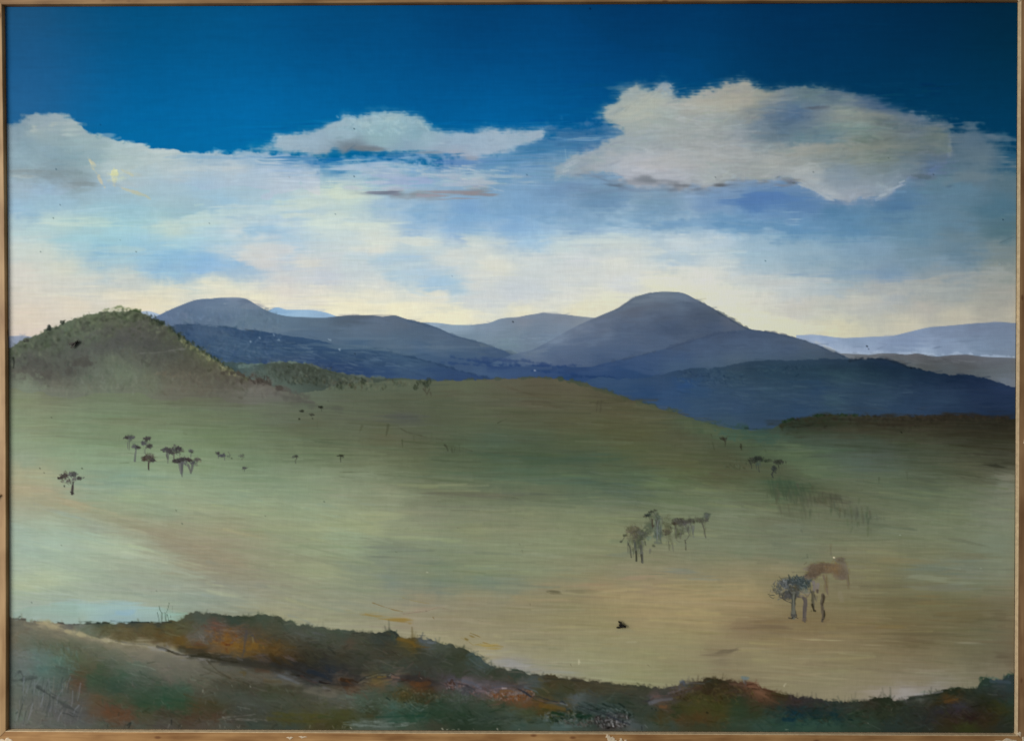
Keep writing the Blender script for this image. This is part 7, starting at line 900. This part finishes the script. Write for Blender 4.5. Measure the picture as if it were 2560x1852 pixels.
# ------------------------------------------------------------------ pigments
# the colours above are the picture as one sees it in this room; dividing by the light that falls on
# the panel (window brighter at the left) gives the pigment itself
LE = np.array([[[1.221,1.221,1.1943],[1.142,1.142,1.1164],[1.0421,1.0421,1.0299],[0.9469,0.9585,0.9469],[0.8795,0.8795,0.8685],[0.8145,0.8145,0.8039],[0.7524,0.7625,0.7524],[0.7027,0.7125,0.7027],[0.6557,0.6651,0.6651],[0.619,0.628,0.628],[0.5922,0.6011,0.5922]],[[1.2345,1.2345,1.2076],[1.155,1.155,1.1292],[1.0544,1.0544,1.0421],[0.9702,0.9702,0.9585],[0.8906,0.9018,0.8795],[0.8251,0.8251,0.8145],[0.7625,0.7727,0.7625],[0.7125,0.7224,0.7125],[0.6651,0.6745,0.6745],[0.628,0.6372,0.6372],[0.6011,0.61,0.6011]],[[1.2345,1.2345,1.2076],[1.155,1.155,1.142],[1.0544,1.0667,1.0421],[0.9702,0.9702,0.9585],[0.8906,0.9018,0.8906],[0.8251,0.8358,0.8251],[0.7625,0.7727,0.7625],[0.7131,0.7224,0.7125],[0.6651,0.6745,0.6745],[0.628,0.6372,0.6372],[0.6011,0.61,0.6011]],[[1.2345,1.2345,1.2076],[1.155,1.155,1.1292],[1.0544,1.0544,1.0421],[0.9702,0.9702,0.9585],[0.8906,0.9018,0.8906],[0.8251,0.8251,0.8145],[0.7625,0.7727,0.7625],[0.7131,0.7224,0.7125],[0.6651,0.6745,0.6745],[0.628,0.6372,0.6372],[0.6011,0.61,0.6011]],[[1.221,1.221,1.1943],[1.142,1.142,1.117],[1.0421,1.0421,1.0299],[0.9585,0.9585,0.9469],[0.8795,0.8906,0.8795],[0.8145,0.8251,0.8145],[0.7625,0.7625,0.7625],[0.7131,0.7125,0.7131],[0.6651,0.6745,0.6745],[0.628,0.6372,0.628],[0.6011,0.6011,0.6011]],[[1.1943,1.1943,1.168],[1.1164,1.1164,1.0917],[1.0178,1.0299,1.0058],[0.9469,0.9469,0.9353],[0.8685,0.8795,0.8685],[0.8039,0.8145,0.8039],[0.7524,0.7524,0.7524],[0.7034,0.7131,0.7034],[0.6557,0.6651,0.6651],[0.619,0.628,0.628],[0.5922,0.6011,0.6011]],[[1.155,1.155,1.1292],[1.0792,1.0792,1.0667],[0.9938,0.9938,0.982],[0.9239,0.9239,0.9131],[0.8466,0.8575,0.8466],[0.7935,0.8039,0.7935],[0.7323,0.7423,0.7323],[0.6937,0.7027,0.6937],[0.6464,0.6557,0.6557],[0.61,0.619,0.619],[0.5922,0.5922,0.5922]],[[1.1164,1.1164,1.0917],[1.0544,1.0544,1.0299],[0.9702,0.9702,0.9585],[0.9018,0.9018,0.8795],[0.8358,0.8358,0.8251],[0.7727,0.7831,0.7727],[0.7224,0.7323,0.7224],[0.6745,0.6841,0.6841],[0.6372,0.6464,0.6372],[0.6011,0.61,0.61],[0.5835,0.5835,0.5835]]], np.float32)        # rows top to bottom, columns left to right
LS = np.array([[[0.0,0.0,3e-05],[0.00011,0.00011,0.00015],[0.0,0.0,0.0],[0.0001,8e-05,0.0001],[0.0,0.0,0.0],[0.0,0.0,1e-05],[9e-05,7e-05,9e-05],[0.00016,0.00015,0.00016],[0.0,0.0,0.0],[0.0,0.0,0.0],[2e-05,1e-05,2e-05]],[[0.0,0.0,1e-05],[9e-05,9e-05,0.00013],[0.0,0.0,0.0],[6e-05,6e-05,8e-05],[0.0,0.0,0.0],[0.0,0.0,0.0],[7e-05,5e-05,7e-05],[0.00015,0.00013,0.00015],[0.0,0.0,0.0],[0.0,0.0,0.0],[1e-05,0.0,1e-05]],[[0.0,0.0,1e-05],[9e-05,9e-05,0.00011],[0.0,0.0,0.0],[6e-05,6e-05,8e-05],[0.0,0.0,0.0],[0.0,0.0,0.0],[7e-05,5e-05,7e-05],[0.0,0.00013,0.00015],[0.0,0.0,0.0],[0.0,0.0,0.0],[1e-05,0.0,1e-05]],[[0.0,0.0,1e-05],[9e-05,9e-05,0.00013],[0.0,0.0,0.0],[6e-05,6e-05,8e-05],[0.0,0.0,0.0],[0.0,0.0,0.0],[7e-05,5e-05,7e-05],[0.0,0.00013,0.00015],[0.0,0.0,0.0],[0.0,0.0,0.0],[1e-05,0.0,1e-05]],[[0.0,0.0,3e-05],[0.00011,0.00011,0.0],[0.0,0.0,0.0],[8e-05,8e-05,0.0001],[0.0,0.0,0.0],[0.0,0.0,0.0],[7e-05,7e-05,7e-05],[0.0,0.00015,0.0],[0.0,0.0,0.0],[0.0,0.0,0.0],[1e-05,1e-05,1e-05]],[[3e-05,3e-05,7e-05],[0.00015,0.00015,0.0],[0.0,0.0,1e-05],[0.0001,0.0001,0.00011],[0.0,0.0,0.0],[1e-05,0.0,1e-05],[9e-05,9e-05,9e-05],[0.0,0.0,0.0],[0.0,0.0,0.0],[0.0,0.0,0.0],[2e-05,1e-05,1e-05]],[[9e-05,9e-05,0.00013],[0.0,0.0,0.0],[3e-05,3e-05,4e-05],[0.00013,0.00013,0.0],[0.0,0.0,0.0],[2e-05,1e-05,2e-05],[0.00012,0.0001,0.00012],[0.0,0.00016,0.0],[0.0,0.0,0.0],[0.0,0.0,0.0],[2e-05,2e-05,2e-05]],[[0.00015,0.00015,0.0],[0.0,0.0,0.0],[6e-05,6e-05,8e-05],[0.0,0.0,0.0],[0.0,0.0,0.0],[5e-05,4e-05,5e-05],[0.00013,0.00012,0.00013],[0.0,0.0,0.0],[0.0,0.0,0.0],[1e-05,0.0,0.0],[4e-05,4e-05,4e-05]]], np.float32)
def grid_at(G):
    n, m = G.shape[:2]
    v = (PH / 2 - GZ) / PH * (n - 1); u = (GX + PW / 2) / PW * (m - 1)
    i = np.clip(v.astype(int), 0, n - 2); j = np.clip(u.astype(int), 0, m - 2)
    fv = (v - i)[..., None]; fu = (u - j)[..., None]
    return (G[i, j] * (1 - fu) + G[i, j + 1] * fu) * (1 - fv) + (G[i + 1, j] * (1 - fu) + G[i + 1, j + 1] * fu) * fv
c = C / 255.0
lin = np.where(c <= .04045, c / 12.92, ((c + .055) / 1.055) ** 2.4)
PIG = np.clip((lin - grid_at(LS)) / grid_at(LE), 0.0015, 0.93).astype(np.float32)

# ------------------------------------------------------------------ materials
def mat_paint():
    m = bpy.data.materials.new("oil_paint"); nt, N, K, P = nodes_of(m)
    at = N.new("ShaderNodeAttribute"); at.attribute_name = "pigment"; at.attribute_type = 'GEOMETRY'
    K.new(at.outputs["Color"], P.inputs["Base Color"])
    tc = N.new("ShaderNodeTexCoord")
    mp = N.new("ShaderNodeMapping"); mp.inputs["Scale"].default_value = (90, 90, 900)
    n1 = N.new("ShaderNodeTexNoise"); n1.inputs["Scale"].default_value = 1.0; n1.inputs["Detail"].default_value = 3
    K.new(tc.outputs["Object"], mp.inputs[0]); K.new(mp.outputs[0], n1.inputs["Vector"])
    mp2 = N.new("ShaderNodeMapping"); mp2.inputs["Scale"].default_value = (1400, 1400, 160)
    n2 = N.new("ShaderNodeTexNoise"); n2.inputs["Scale"].default_value = 1.0; n2.inputs["Detail"].default_value = 2
    K.new(tc.outputs["Object"], mp2.inputs[0]); K.new(mp2.outputs[0], n2.inputs["Vector"])
    ad = N.new("ShaderNodeMath"); ad.operation = 'ADD'
    K.new(n1.outputs["Fac"], ad.inputs[0]); K.new(n2.outputs["Fac"], ad.inputs[1])
    bp = N.new("ShaderNodeBump"); bp.inputs["Strength"].default_value = 0.12; bp.inputs["Distance"].default_value = 0.0006
    K.new(ad.outputs[0], bp.inputs["Height"]); K.new(bp.outputs[0], P.inputs["Normal"])
    P.inputs["Roughness"].default_value = 0.62
    P.inputs["Specular IOR Level"].default_value = 0.0
    return m
def mat_wood(name, light, dark, axis, seed):
    m = bpy.data.materials.new(name); nt, N, K, P = nodes_of(m)
    tc = N.new("ShaderNodeTexCoord"); mp = N.new("ShaderNodeMapping")
    mp.inputs["Scale"].default_value = (9, 260, 260) if axis == 'x' else (260, 260, 9)
    mp.inputs["Location"].default_value = (seed, seed * 2.3, seed * 1.7)
    K.new(tc.outputs["Object"], mp.inputs[0])
    n = N.new("ShaderNodeTexNoise"); n.inputs["Scale"].default_value = 1; n.inputs["Detail"].default_value = 5; n.inputs["Distortion"].default_value = .6
    K.new(mp.outputs[0], n.inputs["Vector"])
    r = N.new("ShaderNodeValToRGB"); r.color_ramp.elements[0].position = .3; r.color_ramp.elements[1].position = .68
    r.color_ramp.elements[0].color = (*dark, 1); r.color_ramp.elements[1].color = (*light, 1)
    K.new(n.outputs["Fac"], r.inputs[0])
    mp3 = N.new("ShaderNodeMapping"); mp3.inputs["Scale"].default_value = (22, 40, 60) if axis == 'x' else (60, 40, 22)
    mp3.inputs["Location"].default_value = (seed * 3.1, 0, seed)
    K.new(tc.outputs["Object"], mp3.inputs[0])
    n3 = N.new("ShaderNodeTexNoise"); n3.inputs["Scale"].default_value = 1; n3.inputs["Detail"].default_value = 3
    K.new(mp3.outputs[0], n3.inputs["Vector"])
    r3 = N.new("ShaderNodeValToRGB"); r3.color_ramp.elements[0].position = .33; r3.color_ramp.elements[1].position = .6
    r3.color_ramp.elements[0].color = (.62, .54, .46, 1); r3.color_ramp.elements[1].color = (1, 1, 1, 1)
    K.new(n3.outputs["Fac"], r3.inputs[0])
    vo = N.new("ShaderNodeTexVoronoi"); vo.inputs["Scale"].default_value = 1
    mp4 = N.new("ShaderNodeMapping"); mp4.inputs["Scale"].default_value = (28, 60, 60) if axis == 'x' else (60, 60, 28)
    mp4.inputs["Location"].default_value = (seed, seed, seed)
    K.new(tc.outputs["Object"], mp4.inputs[0]); K.new(mp4.outputs[0], vo.inputs["Vector"])
    r4 = N.new("ShaderNodeValToRGB"); r4.color_ramp.elements[0].position = .05; r4.color_ramp.elements[1].position = .12
    r4.color_ramp.elements[0].color = (.45, .3, .2, 1); r4.color_ramp.elements[1].color = (1, 1, 1, 1)
    K.new(vo.outputs["Distance"], r4.inputs[0])
    m1 = N.new("ShaderNodeMixRGB"); m1.blend_type = 'MULTIPLY'; m1.inputs[0].default_value = 1
    m2 = N.new("ShaderNodeMixRGB"); m2.blend_type = 'MULTIPLY'; m2.inputs[0].default_value = .8
    K.new(r.outputs[0], m1.inputs[1]); K.new(r3.outputs[0], m1.inputs[2])
    K.new(m1.outputs[0], m2.inputs[1]); K.new(r4.outputs[0], m2.inputs[2])
    K.new(m2.outputs[0], P.inputs["Base Color"])
    bp = N.new("ShaderNodeBump"); bp.inputs["Strength"].default_value = .25; bp.inputs["Distance"].default_value = .0004
    K.new(n.outputs["Fac"], bp.inputs["Height"]); K.new(bp.outputs[0], P.inputs["Normal"])
    P.inputs["Roughness"].default_value = .55; P.inputs["Specular IOR Level"].default_value = .3
    return m
def mat_plain(name, col, rough=.8, var=.15, scale=300, alpha=None, spec=.3):
    m = bpy.data.materials.new(name); nt, N, K, P = nodes_of(m)
    tc = N.new("ShaderNodeTexCoord"); n = N.new("ShaderNodeTexNoise"); n.inputs["Scale"].default_value = scale; n.inputs["Detail"].default_value = 4
    K.new(tc.outputs["Object"], n.inputs["Vector"])
    r = N.new("ShaderNodeValToRGB"); r.color_ramp.elements[0].position = .3; r.color_ramp.elements[1].position = .7
    r.color_ramp.elements[0].color = (*[v * (1 - var) for v in col], 1); r.color_ramp.elements[1].color = (*[min(v * (1 + var), .9) for v in col], 1)
    K.new(n.outputs["Fac"], r.inputs[0]); K.new(r.outputs[0], P.inputs["Base Color"])
    bp = N.new("ShaderNodeBump"); bp.inputs["Strength"].default_value = .3; bp.inputs["Distance"].default_value = .0003
    K.new(n.outputs["Fac"], bp.inputs["Height"]); K.new(bp.outputs[0], P.inputs["Normal"])
    P.inputs["Roughness"].default_value = rough; P.inputs["Specular IOR Level"].default_value = spec
    if alpha is not None: P.inputs["Alpha"].default_value = alpha
    return m
M_PAINT = mat_paint()
M_PANEL = mat_plain("panel_edge", (.03, .025, .02), .9)
M_FILL = mat_plain("filler", (.56, .45, .31), .9, .25, 700)
M_LIT_EDGE = mat_plain("lit_inner_edge", (.56, .42, .25), .7, .15, 260)  # same pine, window light on the inner walls put into the colour
M_WALL = mat_plain("wall_paint", (.55, .53, .48), .9, .04, 60)

# ------------------------------------------------------------------ the painting as an object
BASE = Vector((0, 0, -PH / 2 - .017))
painting = bpy.data.objects.new("landscape_painting", None)
painting.location = BASE
painting.empty_display_size = .05
link(painting)
tag(painting, "framed oil painting of blue mountains, clouds and a green plain, in a bare pine frame", "painting")
def own(o):
    o.location = -BASE
    return o
def bow(x, z):      # the left edge of panel and frame is not quite straight
    z = np.clip(z, -.36, .36)
    return .0020 * (1 - ((z + .03) / .39) ** 2) * np.clip((-.455 - x) / .045, 0, 1)

def box_mesh(name, x0, x1, y0, y1, z0, z1, mat, parent):
    v = [(x, y, z) for x in (x0, x1) for y in (y0, y1) for z in (z0, z1)]
    f = [(0, 1, 3, 2), (4, 6, 7, 5), (0, 4, 5, 1), (2, 3, 7, 6), (0, 2, 6, 4), (1, 5, 7, 3)]
    return mesh_obj(name, v, f, mat, parent)
canvas = own(box_mesh("canvas", -PW / 2 + .0022, PW / 2, .0006, .010, -PH / 2, PH / 2, M_PANEL, painting))

RLs = np.clip(RL, 0, 3)
HT = .00003 * SH + .000025 * BL + .00005 * RLs + .00001 * (vn(X / 2.4, Y / 2.4, 50) - .5)
VX = (GX + bow(GX, GZ)).astype(np.float32)
coords = np.stack([VX, -(HT).astype(np.float32), GZ.astype(np.float32)], -1).reshape(-1, 3)
cols = np.concatenate([PIG, np.ones((NY, NX, 1), np.float32)], -1).reshape(-1, 4).astype(np.float32)
lab = L[:-1, :-1].copy()
keys = {}; remap = np.zeros(len(PARTS), np.int32)
for k, p in enumerate(PARTS):
    if k == 0: continue
    nm, lb = p
    kk = (nm, None) if nm in ('painted_sky', 'painted_meadow') else (nm, lb)
    remap[k] = keys.setdefault(kk, k)
lab = remap[lab]
ii, jj = np.mgrid[0:NY - 1, 0:NX - 1]
v00 = ii * NX + jj
for k in np.unique(lab):
    if k == 0: continue
    m = lab == k
    if m.sum() < 4: continue
    a = v00[m]
    quads = np.stack([a, a + NX, a + NX + 1, a + 1], -1)
    uq, inv = np.unique(quads.ravel(), return_inverse=True)
    me = bpy.data.meshes.new(PARTS[k][0])
    me.vertices.add(len(uq)); me.vertices.foreach_set("co", coords[uq].ravel())
    nq = len(quads)
    me.loops.add(nq * 4); me.loops.foreach_set("vertex_index", inv.astype(np.int32).ravel())
    me.polygons.add(nq); me.polygons.foreach_set("loop_start", np.arange(0, nq * 4, 4, dtype=np.int32))
    me.update(calc_edges=True)
    ca = me.color_attributes.new("pigment", 'FLOAT_COLOR', 'POINT')
    ca.data.foreach_set("color", cols[uq].ravel())
    me.materials.append(M_PAINT)
    o = link(bpy.data.objects.new(PARTS[k][0], me), canvas)
    if PARTS[k][1]: o["label"] = PARTS[k][1]

# ------------------------------------------------------------------ pine frame
GAP, FW, FD = .0009, .0185, .0040
PROF = [(0, .012), (0, -FD + .0003), (.0004, -FD), (.0022, -FD), (FW - .0008, -FD), (FW, -FD + .0008), (FW, .016), (.004, .016)]
def rail(side, mat):
    """side: 0 top, 1 bottom, 2 left, 3 right; mitred at 45 degrees"""
    n = 60; vs_, fs, lit_faces = [], [], []
    half = PW / 2 + GAP if side < 2 else PH / 2 + GAP
    off = PH / 2 + GAP if side < 2 else PW / 2 + GAP
    w = [rng.normal(0, .00008) for _ in range(n + 1)]
    w = np.convolve(np.pad(w, 3, 'edge'), np.ones(7) / 4, 'valid')
    for i in range(n + 1):
        t = -1 + 2 * i / n
        for (u, d) in PROF:
            s = t * (half + u); wob = w[i] * (1 if u < .003 else 0)
            if side == 0: x, z = s, off + u + wob
            elif side == 1: x, z = s, -off - u - wob
            elif side == 2: x, z = -off - u - wob, s
            else: x, z = off + u + wob, s
            x = x + float(bow(np.float64(min(x, -.5)), np.float64(z))) if side == 2 else x
            vs_.append((x, d, z))
    m = len(PROF)
    for i in range(n):
        for k in range(m):
            a, b = i * m + k, i * m + (k + 1) % m
            q = (a, b, b + m, a + m)
            fs.append(q if side in (1, 2) else q[::-1])
            lit_faces.append(1 if k in (0, 1) and side in (1, 3) else 0)  # inner walls of bottom and right rails get the painted-in window brightness
    fs.append(tuple(range(m))); fs.append(tuple(n * m + k for k in range(m))[::-1])
    o = own(mesh_obj("frame_rail", vs_, fs, mat, painting))
    if side in (1, 3):
        o.data.materials.append(M_LIT_EDGE)
        o.data.polygons.foreach_set("material_index", lit_faces + [0, 0])
    return o
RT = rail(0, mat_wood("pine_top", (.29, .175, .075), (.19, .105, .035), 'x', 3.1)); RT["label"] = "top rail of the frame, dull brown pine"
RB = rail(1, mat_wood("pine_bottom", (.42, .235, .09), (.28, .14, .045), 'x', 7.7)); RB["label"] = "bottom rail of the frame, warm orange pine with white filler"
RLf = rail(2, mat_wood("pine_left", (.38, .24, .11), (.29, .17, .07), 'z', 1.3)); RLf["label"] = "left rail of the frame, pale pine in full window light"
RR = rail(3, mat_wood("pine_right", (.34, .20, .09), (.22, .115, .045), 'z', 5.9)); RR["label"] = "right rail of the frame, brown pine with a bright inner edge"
def patch(px, py, rx, ry, seed, ang=0):
    r = random.Random(seed); cx, cz = to_plane(px, py); n = 22; v, f = [], []
    s = PW / 2523.
    for ring, (sc, y) in enumerate([(1.0, -FD + .0001), (.86, -FD - .0003), (.45, -FD - .00045)]):
        for i in range(n):
            a = 2 * math.pi * i / n
            rr = sc * (1 + (.28 * math.sin(3 * a + seed) + .2 * math.sin(7 * a + 2 * seed)) + r.uniform(-.12, .12))
            x, z = rr * rx * s * math.cos(a), rr * ry * s * math.sin(a)
            v.append((cx + x, y - r.uniform(0, .0001), cz + z))
    for k in range(2):
        for i in range(n):
            f.append((k * n + i, k * n + (i + 1) % n, (k + 1) * n + (i + 1) % n, (k + 1) * n + i))
    f.append(tuple(2 * n + i for i in range(n)))
    return v, f
def filler(rail_obj, spots):
    for a in spots:
        v, f = patch(*a)
        mesh_obj("filler_patch", v, f, M_FILL, rail_obj)
filler(RB, [(1524, 1841, 9, 8, 1), (1534, 1848, 7, 8, 2), (1551, 1846, 5, 6, 3), (1561, 1850, 5, 7, 4), (1518, 1834, 5, 4, 9), (2505, 1850, 26, 9, 5), (2532, 1852, 16, 8, 8)])
filler(RB, [(728, 1838, 7, 3, 6), (760, 1836, 9, 2.5, 7), (20, 1848, 16, 10, 12)])
filler(RR, [(2557, 1101, 4, 9, 10), (2541, 1828, 5, 5, 11), (2552, 1844, 4, 8, 14)])
filler(RT, [(2541, 5, 5, 3.5, 13)])
wall = box_mesh("wall", -2.2, 2.2, .0175, .12, -1.3, 1.6, M_WALL, None)
tag(wall, "plain pale wall behind the framed painting", kind="structure")

# ------------------------------------------------------------------ flies
M_FLY = mat_plain("fly_body", (.006, .005, .004), .6, .4, 2000, None, .15)
M_WING = mat_plain("fly_wing", (.018, .015, .009), .5, .3, 1500, .85, .15)
M_LEG = mat_plain("fly_leg", (.014, .011, .008), .6, .2, 2000)
def ell(V, F, c, r, nu=12, nv=8):
    b = len(V)
    V.append((c[0] - r[0], c[1], c[2]))
    for i in range(1, nv):
        t = math.pi * i / nv
        for k in range(nu):
            a = 2 * math.pi * k / nu
            V.append((c[0] - r[0] * math.cos(t), c[1] + r[1] * math.sin(t) * math.cos(a), c[2] + r[2] * math.sin(t) * math.sin(a)))
    V.append((c[0] + r[0], c[1], c[2])); e = len(V) - 1
    for k in range(nu):
        F.append((b, b + 1 + (k + 1) % nu, b + 1 + k)); F.append((e, b + 1 + (nv - 2) * nu + k, b + 1 + (nv - 2) * nu + (k + 1) % nu))
    for i in range(nv - 2):
        for k in range(nu):
            p = b + 1 + i * nu; F.append((p + k, p + (k + 1) % nu, p + nu + (k + 1) % nu, p + nu + k))
def tube(V, F, pts, r0, r1, n=6):
    b = len(V)
    for i, p in enumerate(pts):
        p = Vector(p); d = (Vector(pts[min(i + 1, len(pts) - 1)]) - Vector(pts[max(i - 1, 0)])).normalized()
        u = d.cross(Vector((0, 0, 1))); u = u.normalized() if u.length > .01 else Vector((1, 0, 0)); w = d.cross(u)
        r = r0 + (r1 - r0) * i / (len(pts) - 1)
        for k in range(n):
            a = 2 * math.pi * k / n; V.append(tuple(p + (u * math.cos(a) + w * math.sin(a)) * r))
    for i in range(len(pts) - 1):
        for k in range(n):
            F.append((b + i * n + k, b + i * n + (k + 1) % n, b + (i + 1) * n + (k + 1) % n, b + (i + 1) * n + k))
    F.append(tuple(b + k for k in range(n))[::-1]); F.append(tuple(b + (len(pts) - 1) * n + k for k in range(n)))
def make_fly(px, py, ang, mm, spread, label, lift=0.0, legs=1.0):
    """mm: body length in millimetres, ang: heading on the panel, counter-clockwise"""
    cx, cz = to_plane(px, py)
    root = bpy.data.objects.new("fly", None); root.empty_display_size = .005
    root.location = (cx, -lift, cz)
    a = math.radians(ang)
    fx, side, up = Vector((math.cos(a), 0, math.sin(a))), Vector((-math.sin(a), 0, math.cos(a))), Vector((0, -1, 0))
    from mathutils import Matrix
    root.matrix_world = Matrix(((fx.x, side.x, up.x, cx), (fx.y, side.y, up.y, -lift), (fx.z, side.z, up.z, cz), (0, 0, 0, 1)))
    link(root); tag(root, label, "fly", "flies on the painting")
    s = mm / 7.0 * .001
    sc = lambda V: [(x * s, y * s, z * s) for x, y, z in V]
    V, F = [], []; ell(V, F, (.9, 0, 1.5), (1.5, 1.15, 1.1)); ell(V, F, (-1.9, 0, 1.25), (2.0, 1.25, 1.0))
    mesh_obj("body", sc(V), F, M_FLY, root, True)
    V, F = [], []; ell(V, F, (2.75, 0, 1.45), (.65, 1.05, .85))
    mesh_obj("head", sc(V), F, M_FLY, root, True)
    for sd in (1, -1):
        pr = [(0, 0), (1.2, .55), (3.0, 1.0), (5.0, 1.05), (6.2, .6), (6.6, 0), (5.8, -.75), (4.0, -1.15), (2.0, -.8), (.6, -.3)]
        th = math.radians(180 - spread * sd); V = []
        for z in (2.15, 2.22):
            for (l, w) in pr:
                w = w * sd
                V.append((.6 + l * math.cos(th) - w * math.sin(th), .7 * sd + l * math.sin(th) + w * math.cos(th), z - .12 * l))
        n = len(pr); F = [tuple(range(n))[::-1], tuple(range(n, 2 * n))] + [(k, (k + 1) % n, n + (k + 1) % n, n + k) for k in range(n)]
        mesh_obj("wing", sc(V), F, M_WING, root)
    for sd in (1, -1):
        for k, (bx, tx, ty) in enumerate([(1.8, 3.6, 2.2), (.9, .9, 3.2), (.1, -2.2, 3.0)]):
            V, F = [], []
            tube(V, F, [(bx, .8 * sd, 1.0), ((bx + tx) / 2, ty * .65 * sd * legs, 1.6), (tx * .95, ty * .92 * sd * legs, .25), (tx * 1.05, ty * sd * legs, .06)], .16, .06)
            mesh_obj("leg", sc(V), F, M_LEG, root)
    return root
make_fly(190.5, 858.5, 30, 7.6, 10, "black fly sitting on the dark olive hill at the left", .0003, .8)
make_fly(1556, 1562.5, -17, 7.2, 24, "black fly with open wings on the pale tan plain, below centre", .0003, .8)
make_fly(1.5, 1239.5, 34, 7.4, 4, "dark slender fly on the left frame rail, cut by the photo's edge", .0041, .6)
